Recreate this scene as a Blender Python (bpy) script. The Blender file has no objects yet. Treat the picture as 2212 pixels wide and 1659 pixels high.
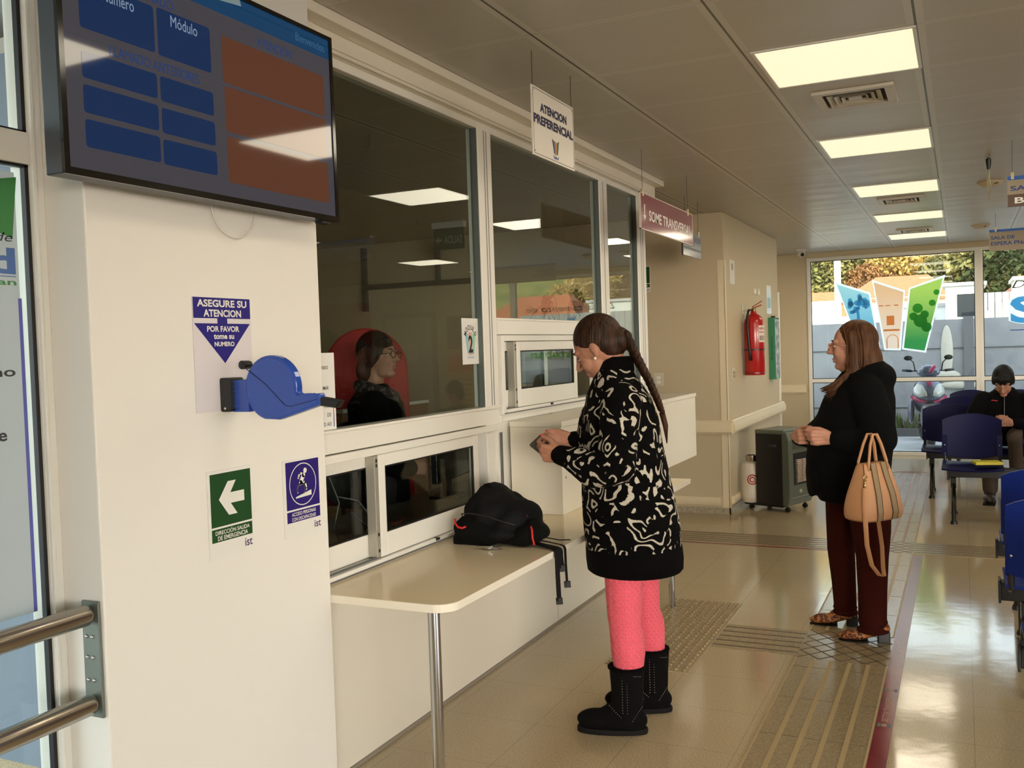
import bpy, bmesh, math, random
from mathutils import Vector, Matrix
random.seed(7)
S = bpy.context.scene
COL = S.collection

# ------------------------------------------------------------------ camera
CAM = bpy.data.cameras.new('camera')
cam = bpy.data.objects.new('camera', CAM)
COL.objects.link(cam)
CAM.sensor_fit = 'HORIZONTAL'
CAM.sensor_width = 36.0
CAM.lens = 2040.52 / 2212 * 36.0
CAM.clip_start = 0.05
CAM.clip_end = 300
def cam_axes(a, b, c):
    ca, sa, cb, sb, cc, sc = math.cos(a), math.sin(a), math.cos(b), math.sin(b), math.cos(c), math.sin(c)
    f = Vector((-sa * cb, ca * cb, sb)); r = Vector((ca, sa, 0)); u = r.cross(f)
    return cc * r + sc * u, -sc * r + cc * u, f
_r, _u, _f = cam_axes(0.445552, -0.0357136, -0.0328827)
_m = Matrix((_r, _u, -_f)).transposed().to_4x4()
_m.translation = Vector((0, 0, 1.5))
cam.matrix_world = _m
S.camera = cam

# ------------------------------------------------------------------ world, sun, exposure
W = bpy.data.worlds.new('world')
S.world = W
W.use_nodes = True
_nt = W.node_tree
_sky = _nt.nodes.new('ShaderNodeTexSky')
_sky.sky_type = 'NISHITA'
_sky.sun_disc = False
_sky.sun_elevation = math.radians(24)
_sky.sun_rotation = math.radians(150)
_sky.air_density = 1.0
_sky.dust_density = 1.0
_bg = _nt.nodes['Background']
_hs = _nt.nodes.new('ShaderNodeHueSaturation'); _hs.inputs['Saturation'].default_value = 0.40
_nt.links.new(_sky.outputs[0], _hs.inputs['Color']); _nt.links.new(_hs.outputs[0], _bg.inputs[0])
_bg.inputs[1].default_value = 1.25
_sun = bpy.data.lights.new('sun', 'SUN')
_sun.energy = 11.0
_sun.angle = math.radians(0.6)
_sun.color = (1.0, 0.86, 0.62)
sun = bpy.data.objects.new('sun', _sun)
COL.objects.link(sun)
sun.rotation_euler = Vector((-0.42, 0.80, -0.44)).to_track_quat('-Z', 'Y').to_euler()
VS = S.view_settings
VS.view_transform = 'Standard'
VS.look = 'None'
VS.gamma = 1.0
VS.exposure = -0.17
VS.use_curve_mapping = False
LAMP_W = 8.8            # watts of each ceiling panel lamp
LAMP_COL = (1.0, 0.87, 0.67)
S.cycles.max_bounces = 7
S.cycles.diffuse_bounces = 4
S.cycles.glossy_bounces = 4
S.cycles.transmission_bounces = 4
S.cycles.transparent_max_bounces = 12
S.cycles.caustics_reflective = False
S.cycles.caustics_refractive = False
S.cycles.sample_clamp_indirect = 4.0

# ------------------------------------------------------------------ helpers: objects
def link(o, parent=None):
    COL.objects.link(o)
    if parent is not None:
        o.parent = parent
    return o
def tag(o, label=None, cat=None, group=None, kind=None):
    if label: o['label'] = label
    if cat: o['category'] = cat
    if group: o['group'] = group
    if kind: o['kind'] = kind
    return o
def thing(name, label, cat, loc=(0, 0, 0), rz=0.0, group=None):
    o = bpy.data.objects.new(name, None)
    o.empty_display_size = 0.1
    o.location = loc
    o.rotation_euler = (0, 0, rz)
    link(o)
    return tag(o, label, cat, group)
def dup(o, parent=None):
    c = o.copy()
    COL.objects.link(c)
    if parent is not None:
        c.parent = parent
    for ch in [x for x in COL.objects if x.parent == o]:
        dup(ch, c)
    return c

class Frame:
    def __init__(s, o, U, V):
        s.o = Vector(o); s.U = Vector(U).normalized(); s.V = Vector(V).normalized(); s.W = s.U.cross(s.V)
    def __call__(s, u, v, w=0.0):
        return s.o + s.U * u + s.V * v + s.W * w
WORLD = Frame((0, 0, 0), (1, 0, 0), (0, 1, 0))
def east(x):   # plane facing +X: u = world y, v = world z
    return Frame((x, 0, 0), (0, 1, 0), (0, 0, 1))
def south(y):  # plane facing -Y: u = world x, v = world z
    return Frame((0, y, 0), (1, 0, 0), (0, 0, 1))

def axes_for(d):
    d = Vector(d).normalized()
    a = Vector((0, 0, 1)) if abs(d.z) < 0.9 else Vector((1, 0, 0))
    x = a.cross(d).normalized()
    return x, d.cross(x), d

class MB:
    def __init__(s):
        s.v = []; s.f = []
    def add(s, verts, faces):
        b = len(s.v)
        s.v += [tuple(p) for p in verts]
        s.f += [tuple(b + i for i in f) for f in faces]
        return s
    def box(s, x0, x1, y0, y1, z0, z1, F=WORLD):
        P = [F(x, y, z) for z in (z0, z1) for y in (y0, y1) for x in (x0, x1)]
        return s.add(P, [(0, 2, 3, 1), (4, 5, 7, 6), (0, 1, 5, 4), (2, 6, 7, 3), (0, 4, 6, 2), (1, 3, 7, 5)])
    def bar(s, a, b, w, h, up=(0, 0, 1)):
        a = Vector(a); b = Vector(b); d = (b - a)
        U = d.normalized(); N = Vector(up).cross(U)
        if N.length < 1e-5: N = Vector((1, 0, 0)).cross(U)
        N.normalize()
        return s.box(0, d.length, -w / 2, w / 2, -h / 2, h / 2, Frame(a, U, N))
    def prism(s, poly, w0, w1, F=WORLD):
        n = len(poly)
        ar = sum(poly[i][0] * poly[(i + 1) % n][1] - poly[(i + 1) % n][0] * poly[i][1] for i in range(n))
        if ar < 0: poly = poly[::-1]
        P = [F(u, v, w0) for u, v in poly] + [F(u, v, w1) for u, v in poly]
        return s.add(P, [tuple(range(n))[::-1], tuple(range(n, 2 * n))] + [(i, (i + 1) % n, n + (i + 1) % n, n + i) for i in range(n)])
    def rings(s, R, closed_caps=True):
        n = len(R[0]); V = [p for r in R for p in r]; f = []
        for k in range(len(R) - 1):
            for i in range(n):
                j = (i + 1) % n
                f.append((k * n + i, k * n + j, (k + 1) * n + j, (k + 1) * n + i))
        if closed_caps:
            f.append(tuple(range(n))[::-1]); f.append(tuple(range((len(R) - 1) * n, len(R) * n)))
        return s.add(V, f)
    def tube(s, pts, r, n=8, flat=1.0, up=None):
        pts = [Vector(p) for p in pts]; R = []
        rs = r if isinstance(r, (list, tuple)) else [r] * len(pts)
        px = None
        for i, p in enumerate(pts):
            d = (pts[min(i + 1, len(pts) - 1)] - pts[max(i - 1, 0)]).normalized()
            if px is None:
                px = Vector(up).cross(d) if up is not None and Vector(up).cross(d).length > 1e-4 else axes_for(d)[0]
            x = (px - d * px.dot(d))
            x = x.normalized() if x.length > 1e-6 else axes_for(d)[0]
            px = x; y = d.cross(x)
            R.append([p + rs[i] * (math.cos(2 * math.pi * k / n) * x + flat * math.sin(2 * math.pi * k / n) * y) for k in range(n)])
        return s.rings(R)
    def lathe(s, prof, c, axis=(0, 0, 1), n=20):
        x, y, d = axes_for(axis); c = Vector(c)
        R = [[c + d * h + max(r, 1e-4) * (math.cos(2 * math.pi * k / n) * x + math.sin(2 * math.pi * k / n) * y) for k in range(n)] for r, h in prof]
        return s.rings(R)
    def ell(s, c, rad, U=(1, 0, 0), V=(0, 1, 0), n=16, m=10):
        F = Frame(c, U, V); R = []
        for k in range(m + 1):
            t = math.pi * (0.02 + 0.96 * k / m)
            R.append([F(rad[0] * math.sin(t) * math.cos(2 * math.pi * i / n), rad[1] * math.sin(t) * math.sin(2 * math.pi * i / n), -rad[2] * math.cos(t)) for i in range(n)])
        return s.rings(R)
    def cap(s, a, ra, b, rb, n=14):
        a = Vector(a); b = Vector(b); x, y, d = axes_for(b - a); R = []
        for k in range(5):
            t = math.pi / 2 * (1 - k / 4) * 0.97
            R.append((a - d * ra * math.sin(t), ra * math.cos(t)))
        for k in range(5):
            t = math.pi / 2 * (k / 4) * 0.97
            R.append((b + d * rb * math.sin(t), rb * math.cos(t)))
        return s.rings([[c + r * (math.cos(2 * math.pi * i / n) * x + math.sin(2 * math.pi * i / n) * y) for i in range(n)] for c, r in R])
    def chain(s, pts, rs, n=14):
        for i in range(len(pts) - 1):
            s.cap(pts[i], rs[i], pts[i + 1], rs[i + 1], n)
        return s
    def oval(s, rows, n=24, F=WORLD):
        """rows of (cu, ca, hu, ha, z): stacked ellipses"""
        return s.rings([[F(cu + hu * math.cos(2 * math.pi * i / n), ca + ha * math.sin(2 * math.pi * i / n), z) for i in range(n)] for cu, ca, hu, ha, z in rows])
    def mesh(s, name):
        me = bpy.data.meshes.new(name)
        me.from_pydata(s.v, [], s.f)
        me.validate(); me.update()
        return me
    def build(s, name, m, parent=None, smooth=False, bevel=0.0, subsurf=0, seg=2):
        me = s.mesh(name)
        me.materials.append(m)
        bm = bmesh.new(); bm.from_mesh(me); bmesh.ops.recalc_face_normals(bm, faces=bm.faces); bm.to_mesh(me); bm.free()
        if smooth:
            me.polygons.foreach_set('use_smooth', [True] * len(me.polygons))
        o = link(bpy.data.objects.new(name, me), parent)
        if bevel:
            b = o.modifiers.new('bevel', 'BEVEL'); b.width = bevel; b.segments = seg; b.limit_method = 'ANGLE'; b.angle_limit = math.radians(40)
        if subsurf:
            b = o.modifiers.new('subsurf', 'SUBSURF'); b.levels = subsurf; b.render_levels = subsurf
        if smooth == 'auto':
            me.set_sharp_from_angle(angle=math.radians(38))
        return o
    def blob(s, name, m, parent=None, voxel=0.006, it=4, fac=0.5):
        """fuse everything added so far into one continuous skin"""
        me = s.mesh(name)
        o = bpy.data.objects.new(name, me); COL.objects.link(o)
        r = o.modifiers.new('r', 'REMESH'); r.mode = 'VOXEL'; r.voxel_size = voxel
        if it:
            q = o.modifiers.new('s', 'SMOOTH'); q.iterations = it; q.factor = fac
        dg = bpy.context.evaluated_depsgraph_get()
        ne = bpy.data.meshes.new_from_object(o.evaluated_get(dg))
        o.modifiers.clear()
        o.data = ne; ne.name = name
        bpy.data.meshes.remove(me)
        ne.materials.clear(); ne.materials.append(m)
        ne.polygons.foreach_set('use_smooth', [True] * len(ne.polygons))
        if parent is not None: o.parent = parent
        return o
    def text(s, body, F, u0, u1, v0, v1, depth=0.0008, bold=0.0, shear=0.0, spacing=1.0, mirror=False):
        """lettering stretched into the box u0..u1, v0..v1 of frame F"""
        c = bpy.data.curves.new('t', 'FONT'); c.body = body; c.size = 1.0; c.offset = bold; c.shear = shear
        c.space_character = spacing; c.resolution_u = 3; c.align_x = 'CENTER'
        o = bpy.data.objects.new('t', c); COL.objects.link(o)
        dg = bpy.context.evaluated_depsgraph_get()
        me = bpy.data.meshes.new_from_object(o.evaluated_get(dg))
        co = [v.co.copy() for v in me.vertices]
        if co:
            x0 = min(p.x for p in co); x1 = max(p.x for p in co); y0 = min(p.y for p in co); y1 = max(p.y for p in co)
            sx = (u1 - u0) / max(x1 - x0, 1e-6); sy = (v1 - v0) / max(y1 - y0, 1e-6)
            s.add([F(u0 + (p.x - x0) * sx, v0 + (p.y - y0) * sy, depth) for p in co], [tuple(p.vertices) for p in me.polygons])
        bpy.data.objects.remove(o); bpy.data.curves.remove(c); bpy.data.meshes.remove(me)
        return s
    def flat(s, poly, F, w):
        n = len(poly)
        ar = sum(poly[i][0] * poly[(i + 1) % n][1] - poly[(i + 1) % n][0] * poly[i][1] for i in range(n))
        if ar < 0: poly = poly[::-1]
        return s.add([F(u, v, w) for u, v in poly], [tuple(range(n))])

def rrect(u0, u1, v0, v1, r, n=5):
    P = []
    for cx, cy, a in ((u1 - r, v1 - r, 0), (u0 + r, v1 - r, 90), (u0 + r, v0 + r, 180), (u1 - r, v0 + r, 270)):
        for k in range(n + 1):
            t = math.radians(a + 90 * k / n); P.append((cx + r * math.cos(t), cy + r * math.sin(t)))
    return P
def circ(cu, cv, r, n=28, a0=0, a1=360):
    return [(cu + r * math.cos(math.radians(a0 + (a1 - a0) * k / n)), cv + r * math.sin(math.radians(a0 + (a1 - a0) * k / n))) for k in range(n if a1 - a0 == 360 else n + 1)]

# ------------------------------------------------------------------ helpers: materials
def lin(c):
    if isinstance(c, (int, float)): c = (c, c, c)
    return tuple(((x / 255) / 12.92 if x / 255 <= 0.04045 else ((x / 255 + 0.055) / 1.055) ** 2.4) for x in c)
_MC = {}
def mat(name, col, rough=0.5, metal=0.0, spec=0.5, noise=None, bump=None, emis=None, coat=0.0, sheen=0.0, aniso=None):
    """col sRGB 0-255; noise=(scale, other colour, low, high); bump=(scale, strength, detail)"""
    if name in _MC: return _MC[name]
    m = bpy.data.materials.new(name); m.use_nodes = True; nt = m.node_tree; b = nt.nodes['Principled BSDF']
    b.inputs['Base Color'].default_value = lin(col) + (1,)
    b.inputs['Roughness'].default_value = rough; b.inputs['Metallic'].default_value = metal
    b.inputs['Specular IOR Level'].default_value = spec
    if coat: b.inputs['Coat Weight'].default_value = coat; b.inputs['Coat Roughness'].default_value = 0.1
    if sheen: b.inputs['Sheen Weight'].default_value = sheen
    tc = nt.nodes.new('ShaderNodeTexCoord')
    def tex(scale, detail=3.0, stretch=None):
        n = nt.nodes.new('ShaderNodeTexNoise'); n.inputs['Scale'].default_value = scale; n.inputs['Detail'].default_value = detail
        if stretch:
            mp = nt.nodes.new('ShaderNodeMapping'); mp.inputs['Scale'].default_value = stretch
            nt.links.new(tc.outputs['Object'], mp.inputs[0]); nt.links.new(mp.outputs[0], n.inputs['Vector'])
        else:
            nt.links.new(tc.outputs['Object'], n.inputs['Vector'])
        return n
    if noise:
        n = tex(noise[0], 4.0, noise[4] if len(noise) > 4 else None)
        r = nt.nodes.new('ShaderNodeValToRGB'); e = r.color_ramp.elements
        e[0].position = noise[2]; e[1].position = noise[3]
        e[0].color = lin(col) + (1,); e[1].color = lin(noise[1]) + (1,)
        nt.links.new(n.outputs['Fac'], r.inputs[0]); nt.links.new(r.outputs[0], b.inputs['Base Color'])
    if bump:
        n = tex(bump[0], 3.0, bump[2] if len(bump) > 2 else None)
        bp = nt.nodes.new('ShaderNodeBump'); bp.inputs['Strength'].default_value = bump[1]; bp.inputs['Distance'].default_value = 0.01
        nt.links.new(n.outputs['Fac'], bp.inputs['Height']); nt.links.new(bp.outputs[0], b.inputs['Normal'])
    if emis:
        b.inputs['Emission Color'].default_value = lin(emis[0]) + (1,); b.inputs['Emission Strength'].default_value = emis[1]
    _MC[name] = m
    return m
def math_node(nt, op, a, b=None):
    n = nt.nodes.new('ShaderNodeMath'); n.operation = op
    for i, x in enumerate((a, b)):
        if x is None: continue
        if isinstance(x, (int, float)): n.inputs[i].default_value = x
        else: nt.links.new(x, n.inputs[i])
    return n.outputs[0]
def mix_col(nt, fac, a, b):
    n = nt.nodes.new('ShaderNodeMix'); n.data_type = 'RGBA'
    if isinstance(fac, (int, float)): n.inputs[0].default_value = fac
    else: nt.links.new(fac, n.inputs[0])
    for i, x in ((6, a), (7, b)):
        if isinstance(x, tuple): n.inputs[i].default_value = x + (1,)
        else: nt.links.new(x, n.inputs[i])
    return n.outputs[2]
def glass(name, tint=(240, 246, 244), r0=0.04, rough=0.0, film=None):
    """clear flat pane: what is behind it plus a mirror image that grows at grazing angles"""
    if name in _MC: return _MC[name]
    m = bpy.data.materials.new(name); m.use_nodes = True; nt = m.node_tree
    nt.nodes.remove(nt.nodes['Principled BSDF'])
    g = nt.nodes.new('ShaderNodeNewGeometry'); d = nt.nodes.new('ShaderNodeVectorMath'); d.operation = 'DOT_PRODUCT'
    nt.links.new(g.outputs['Normal'], d.inputs[0]); nt.links.new(g.outputs['Incoming'], d.inputs[1])
    c = math_node(nt, 'ABSOLUTE', d.outputs['Value'])
    k = math_node(nt, 'POWER', math_node(nt, 'SUBTRACT', 1.0, c), 5.0)
    fr = math_node(nt, 'ADD', math_node(nt, 'MULTIPLY', k, 1 - r0), r0)
    t = nt.nodes.new('ShaderNodeBsdfTransparent'); t.inputs[0].default_value = lin(tint) + (1,)
    body = t.outputs[0]
    if film:
        df = nt.nodes.new('ShaderNodeBsdfDiffuse'); df.inputs[0].default_value = lin(film[0]) + (1,)
        tl = nt.nodes.new('ShaderNodeBsdfTranslucent'); tl.inputs[0].default_value = lin(film[0]) + (1,)
        m1 = nt.nodes.new('ShaderNodeMixShader'); m1.inputs[0].default_value = 0.5
        nt.links.new(df.outputs[0], m1.inputs[1]); nt.links.new(tl.outputs[0], m1.inputs[2])
        m2 = nt.nodes.new('ShaderNodeMixShader'); m2.inputs[0].default_value = film[1]
        nt.links.new(t.outputs[0], m2.inputs[1]); nt.links.new(m1.outputs[0], m2.inputs[2]); body = m2.outputs[0]
    gl = nt.nodes.new('ShaderNodeBsdfGlossy'); gl.inputs['Roughness'].default_value = rough
    mx = nt.nodes.new('ShaderNodeMixShader')
    nt.links.new(fr, mx.inputs[0]); nt.links.new(body, mx.inputs[1]); nt.links.new(gl.outputs[0], mx.inputs[2])
    nt.links.new(mx.outputs[0], nt.nodes['Material Output'].inputs[0])
    _MC[name] = m
    return m
def emit(name, col, strength, rough=0.1, spec=0.5):
    return mat(name, (10, 10, 10), rough, 0, spec, emis=(col, strength))

M_WALL = mat('cream wall paint', (238, 235, 228), 0.55, bump=(60, 0.04))
M_WALL2 = mat('warm grey wall paint', (198, 182, 150), 0.55, bump=(60, 0.04))
M_ALU = mat('white lacquered aluminium', (236, 233, 224), 0.28, 0, 0.5)
M_LAM = mat('white laminate', (238, 231, 214), 0.32, 0, 0.5)
M_GASK = mat('black rubber gasket', (14, 14, 16), 0.5)
M_BLACK = mat('black plastic', (16, 16, 17), 0.38)
M_STEEL = mat('brushed steel', (176, 168, 156), 0.24, 1.0, bump=(220, 0.05, (1, 0.02, 1)))
M_CHROME = mat('polished chrome', (205, 205, 205), 0.1, 1.0)
M_WHITE = mat('white print', (236, 234, 228), 0.4)
M_PAPER = mat('white paper', (232, 230, 226), 0.7)
M_NAVY = mat('navy print', (38, 30, 128), 0.4)
M_DNAVY = mat('dark navy lettering', (26, 24, 70), 0.5)
M_GREEN = mat('dark green print', (28, 74, 34), 0.4)
M_DARK = mat('dark grey lettering', (52, 52, 56), 0.6)
M_GLASS = glass('clear pane')
M_PVC = mat('cream bumper vinyl', (226, 210, 176), 0.4)
# ------------------------------------------------------------------ floor and ceiling materials
def floor_material():
    m = bpy.data.materials.new('polished terrazzo tile'); m.use_nodes = True; nt = m.node_tree; b = nt.nodes['Principled BSDF']
    tc = nt.nodes.new('ShaderNodeTexCoord'); sp = nt.nodes.new('ShaderNodeSeparateXYZ'); nt.links.new(tc.outputs['Object'], sp.inputs[0])
    def joint(o, off, p):
        t = math_node(nt, 'FRACT', math_node(nt, 'DIVIDE', math_node(nt, 'SUBTRACT', o, off), p))
        return math_node(nt, 'MULTIPLY', math_node(nt, 'MINIMUM', t, math_node(nt, 'SUBTRACT', 1.0, t)), p)
    d = math_node(nt, 'MINIMUM', joint(sp.outputs[0], 0.06 - 4.0, 0.396), joint(sp.outputs[1], 3.79 - 3.96 * 4, 0.396))
    j = math_node(nt, 'LESS_THAN', d, 0.0018)
    n1 = nt.nodes.new('ShaderNodeTexNoise'); n1.inputs['Scale'].default_value = 170; n1.inputs['Detail'].default_value = 2
    n2 = nt.nodes.new('ShaderNodeTexNoise'); n2.inputs['Scale'].default_value = 2.2; n2.inputs['Detail'].default_value = 5
    for n in (n1, n2): nt.links.new(tc.outputs['Object'], n.inputs['Vector'])
    r = nt.nodes.new('ShaderNodeValToRGB'); e = r.color_ramp.elements
    e[0].position = 0.30; e[1].position = 0.62; e[0].color = lin((160, 143, 112)) + (1,); e[1].color = lin((200, 183, 150)) + (1,)
    nt.links.new(n1.outputs['Fac'], r.inputs[0])
    c = mix_col(nt, math_node(nt, 'MULTIPLY', n2.outputs['Fac'], 0.30), r.outputs[0], lin((166, 146, 110)))
    c = mix_col(nt, math_node(nt, 'MULTIPLY', j, 0.36), c, lin((96, 84, 62)))
    nt.links.new(c, b.inputs['Base Color'])
    rr = math_node(nt, 'ADD', math_node(nt, 'MULTIPLY', n2.outputs['Fac'], 0.08), 0.075)
    nt.links.new(rr, b.inputs['Roughness']); b.inputs['Specular IOR Level'].default_value = 0.85
    bp = nt.nodes.new('ShaderNodeBump'); bp.inputs['Strength'].default_value = 0.05; bp.inputs['Distance'].default_value = 0.01
    n3 = nt.nodes.new('ShaderNodeTexNoise'); n3.inputs['Scale'].default_value = 9; nt.links.new(tc.outputs['Object'], n3.inputs['Vector'])
    nt.links.new(math_node(nt, 'SUBTRACT', n3.outputs['Fac'], math_node(nt, 'MULTIPLY', j, 0.3)), bp.inputs['Height']); nt.links.new(bp.outputs[0], b.inputs['Normal'])
    return m
def ceiling_material():
    m = bpy.data.materials.new('perforated metal ceiling tile'); m.use_nodes = True; nt = m.node_tree; b = nt.nodes['Principled BSDF']
    tc = nt.nodes.new('ShaderNodeTexCoord'); sp = nt.nodes.new('ShaderNodeSeparateXYZ'); nt.links.new(tc.outputs['Object'], sp.inputs[0])
    def near(o, off, p):
        t = math_node(nt, 'FRACT', math_node(nt, 'DIVIDE', math_node(nt, 'SUBTRACT', o, off), p))
        return math_node(nt, 'MULTIPLY', math_node(nt, 'MINIMUM', t, math_node(nt, 'SUBTRACT', 1.0, t)), p)
    dx = near(sp.outputs[0], -0.137 - 0.63 * 20, 0.63); dy = near(sp.outputs[1], 3.806 - 0.6235 * 20, 0.6235)
    def dots(o): return math_node(nt, 'SINE', math_node(nt, 'MULTIPLY', o, 2 * math.pi / 0.0075))
    hole = math_node(nt, 'GREATER_THAN', math_node(nt, 'ADD', dots(math_node(nt, 'ADD', sp.outputs[0], sp.outputs[1])), dots(math_node(nt, 'SUBTRACT', sp.outputs[0], sp.outputs[1]))), 0.75)
    plain = math_node(nt, 'MAXIMUM', math_node(nt, 'LESS_THAN', dx, 0.030), math_node(nt, 'LESS_THAN', dy, 0.016))
    slit = math_node(nt, 'MAXIMUM', math_node(nt, 'LESS_THAN', dx, 0.0045), math_node(nt, 'MULTIPLY', math_node(nt, 'LESS_THAN', dy, 0.0016), 0.6))
    hole = math_node(nt, 'MULTIPLY', hole, math_node(nt, 'SUBTRACT', 1.0, plain))
    c = mix_col(nt, hole, lin((214, 208, 196)), lin((142, 134, 120)))
    c = mix_col(nt, slit, c, lin((92, 86, 76)))
    nt.links.new(c, b.inputs['Base Color']); b.inputs['Roughness'].default_value = 0.36
    n = nt.nodes.new('ShaderNodeTexNoise'); n.inputs['Scale'].default_value = 2.6; n.inputs['Detail'].default_value = 1
    mp = nt.nodes.new('ShaderNodeMapping'); mp.inputs['Scale'].default_value = (0.7, 1.6, 1); nt.links.new(tc.outputs['Object'], mp.inputs[0]); nt.links.new(mp.outputs[0], n.inputs['Vector'])
    bp = nt.nodes.new('ShaderNodeBump'); bp.inputs['Strength'].default_value = 0.35; bp.inputs['Distance'].default_value = 0.02
    h = math_node(nt, 'SUBTRACT', n.outputs['Fac'], math_node(nt, 'MULTIPLY', slit, 0.25))
    nt.links.new(h, bp.inputs['Height']); nt.links.new(bp.outputs[0], b.inputs['Normal'])
    return m
M_FLOOR = floor_material(); M_CEIL = ceiling_material()
CZ = 2.642

def struct(name, mb, m, parent=None, **k):
    o = mb.build(name, m, parent, **k)
    if parent is None: o['kind'] = 'structure'
    return o
struct('floor', MB().box(-7.2, 6.4, 2.37, 13.1, -0.12, 0).box(-2.10, 6.4, -3.2, 2.37, -0.12, 0), M_FLOOR)
struct('ceiling', MB().box(-7.2, 6.4, 2.37, 13.0, CZ, CZ + 0.06).box(-2.10, 6.4, -3.2, 2.37, CZ, CZ + 0.06), M_CEIL)
struct('roof', MB().box(-7.4, 6.6, 2.40, 13.25, 2.8, 4.3).box(-5.2, 6.6, -9.0, 2.40, 2.8, 4.3), mat('roof render', (200, 196, 188), 0.8))  # unseen; height and overhang shaped to shade the entrance and boundary wall

# ------------------------------------------------------------------ walls
struct('wall_left', MB().box(-2.10, -1.85, 1.583, 2.468, 0, CZ - 0.001), M_WALL, bevel=0.004)
struct('wall_office_side', MB().box(-7.2, -2.10, 2.36, 2.466, 0, CZ - 0.001), mat('grey blue outside render', (120, 132, 146), 0.7))
struct('wall_office_back', MB().box(-7.2, -7.05, 2.47, 8.24, 0, CZ - 0.001), M_WALL2)
struct('wall_corridor', MB().box(-7.2, -1.86, 8.24, 10.88, 0, CZ - 0.001), M_WALL2, bevel=0.004)
struct('wall_end', MB().box(-7.2, -1.83, 12.94, 13.1, 0, CZ - 0.001), M_WALL2)
struct('wall_end_head', MB().box(-1.83, 2.80, 12.90, 13.1, 2.575, CZ - 0.001), M_WALL2)
struct('wall_right', MB().box(6.2, 6.4, -3.2, 13.1, 0, 0.95).box(6.2, 6.4, -3.2, 13.1, 2.3, CZ - 0.001)
       .box(6.2, 6.4, -3.2, 0.0, 0.95, 2.3).box(6.2, 6.4, 5.2, 13.1, 0.95, 2.3), M_WALL2)  # unseen wall; window gap added to send daylight onto the left wall
struct('wall_back', MB().box(-2.1, 6.2, -3.2, -3.05, 2.35, CZ - 0.001).box(-2.1, 1.55, -3.2, -3.05, 0, 2.35).box(5.6, 6.2, -3.2, -3.05, 0, 2.35), M_WALL)  # unseen wall; opening placed and widened to add daylight near the entrance
struct('wall_end_seats', MB().box(2.80, 6.2, 12.94, 13.1, 0, CZ - 0.001), M_WALL2)
d3 = struct('door_3', MB().box(3.50, 3.57, 12.89, 12.94, 0, 2.14).box(4.40, 4.47, 12.89, 12.94, 0, 2.14).box(3.57, 4.40, 12.89, 12.94, 2.07, 2.14), mat('grey door frame', (150, 140, 122), 0.4))
MB().box(3.57, 4.40, 12.91, 12.938, 0.01, 2.07).build('leaf', mat('pale door', (214, 198, 176), 0.45), d3)
MB().box(3.84, 4.02, 12.9085, 12.9095, 1.35, 1.65).build('sign', M_WHITE, d3)
MB().tube([(3.93 + 0.055 * math.cos(math.radians(a)), 12.9075, 1.53 + 0.055 * math.sin(math.radians(a))) for a in range(0, 361, 20)], 0.005, 6).build('ring_mark', mat('bottle red', (176, 40, 30), 0.4), d3)
MB().bar((4.30, 12.90, 1.0), (4.36, 12.90, 1.0), 0.02, 0.02).build('door_handle', M_STEEL, d3)
struct('wall_left_rear', MB().box(-2.1, -1.98, -3.2, -0.9, 0, CZ - 0.001), M_WALL)
struct('wall_left_head', MB().box(-2.1, -1.98, -0.9, 1.583, 2.56, CZ - 0.001), M_WALL)

# low wall under the service windows
low = struct('wall_counter', MB().box(-2.12, -2.02, 2.468, 6.28, 0, 0.70), M_LAM, bevel=0.002)
seam = MB()
for y in (3.35, 4.72, 5.6): seam.box(-2.0203, -2.0195, y, y + 0.003, 0.02, 0.70)
seam.build('joint', mat('panel joint', (150, 140, 120), 0.6), low)
MB().box(-2.0205, -2.012, 2.468, 6.28, 0, 0.012).build('base_strip', mat('floor sealant', (150, 142, 128), 0.5), low)

# bulkhead over the windows with its moulding
bk = struct('wall_bulkhead', MB().box(-2.06, -1.928, 2.468, 6.46, 2.53, CZ - 0.001), M_LAM)
MB().box(-1.928, -1.86, 2.468, 6.46, 2.605, CZ - 0.001).box(-1.928, -1.915, 2.468, 6.40, 2.53, 2.537).box(-1.928, -1.920, 2.468, 6.40, 2.548, 2.558).build('cornice', M_LAM, bk, bevel=0.004)

# bumper rails, corner guard and skirting on the corridor wall
rail_prof = [(0, 0), (0.03, 0.0), (0.052, 0.022), (0.052, 0.080), (0.040, 0.096), (0.040, 0.108), (0.028, 0.122), (0, 0.122)]
t = MB()
FB = Frame((-1.86, 10.95, 0.704), (1, 0, 0), (0, 0, 1))        # W = -Y
t.prism(rail_prof, 0, 2.66, FB)
struct('trim_1', t, M_PVC, smooth='auto')
t = MB().prism([(-u, v) for u, v in rail_prof], 0, 1.2, Frame((-1.872, 8.24, 0.704), (0, 1, 0), (0, 0, 1)))
t2 = MB().prism([(u, v) for u, v in rail_prof], -1.15, 0.045, Frame((-1.86, 8.24, 0.704), (0, -1, 0), (0, 0, 1)))
# front face rail: profile pushed out towards -Y, run along X
R = []
for x in (-3.2, -1.815):
    R.append([Vector((x, 8.24 - u, 0.704 + v)) for u, v in rail_prof])
struct('trim_2', MB().rings(R), M_PVC, smooth='auto')
lp = [(0, 0), (0.018, 0.0), (0.03, 0.018), (0.03, 0.05), (0.018, 0.068), (0, 0.068)]
struct('trim_3', MB().rings([[Vector((x, 8.24 - u, 0.078 + v)) for u, v in lp] for x in (-3.2, -1.94)]), M_PVC, smooth='auto')
struct('trim_4', MB().rings([[Vector((-1.86 + u, y, 0.078 + v)) for u, v in lp] for y in (8.33, 10.88)]), M_PVC, smooth='auto')
struct('trim_5', MB().box(-1.915, -1.856, 8.2355, 8.2395, 0.055, 2.225).box(-1.862, -1.856, 8.236, 8.246, 0.055, 2.225).box(-1.8595, -1.8555, 8.2355, 8.29, 0.055, 2.225), M_PVC)
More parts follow.
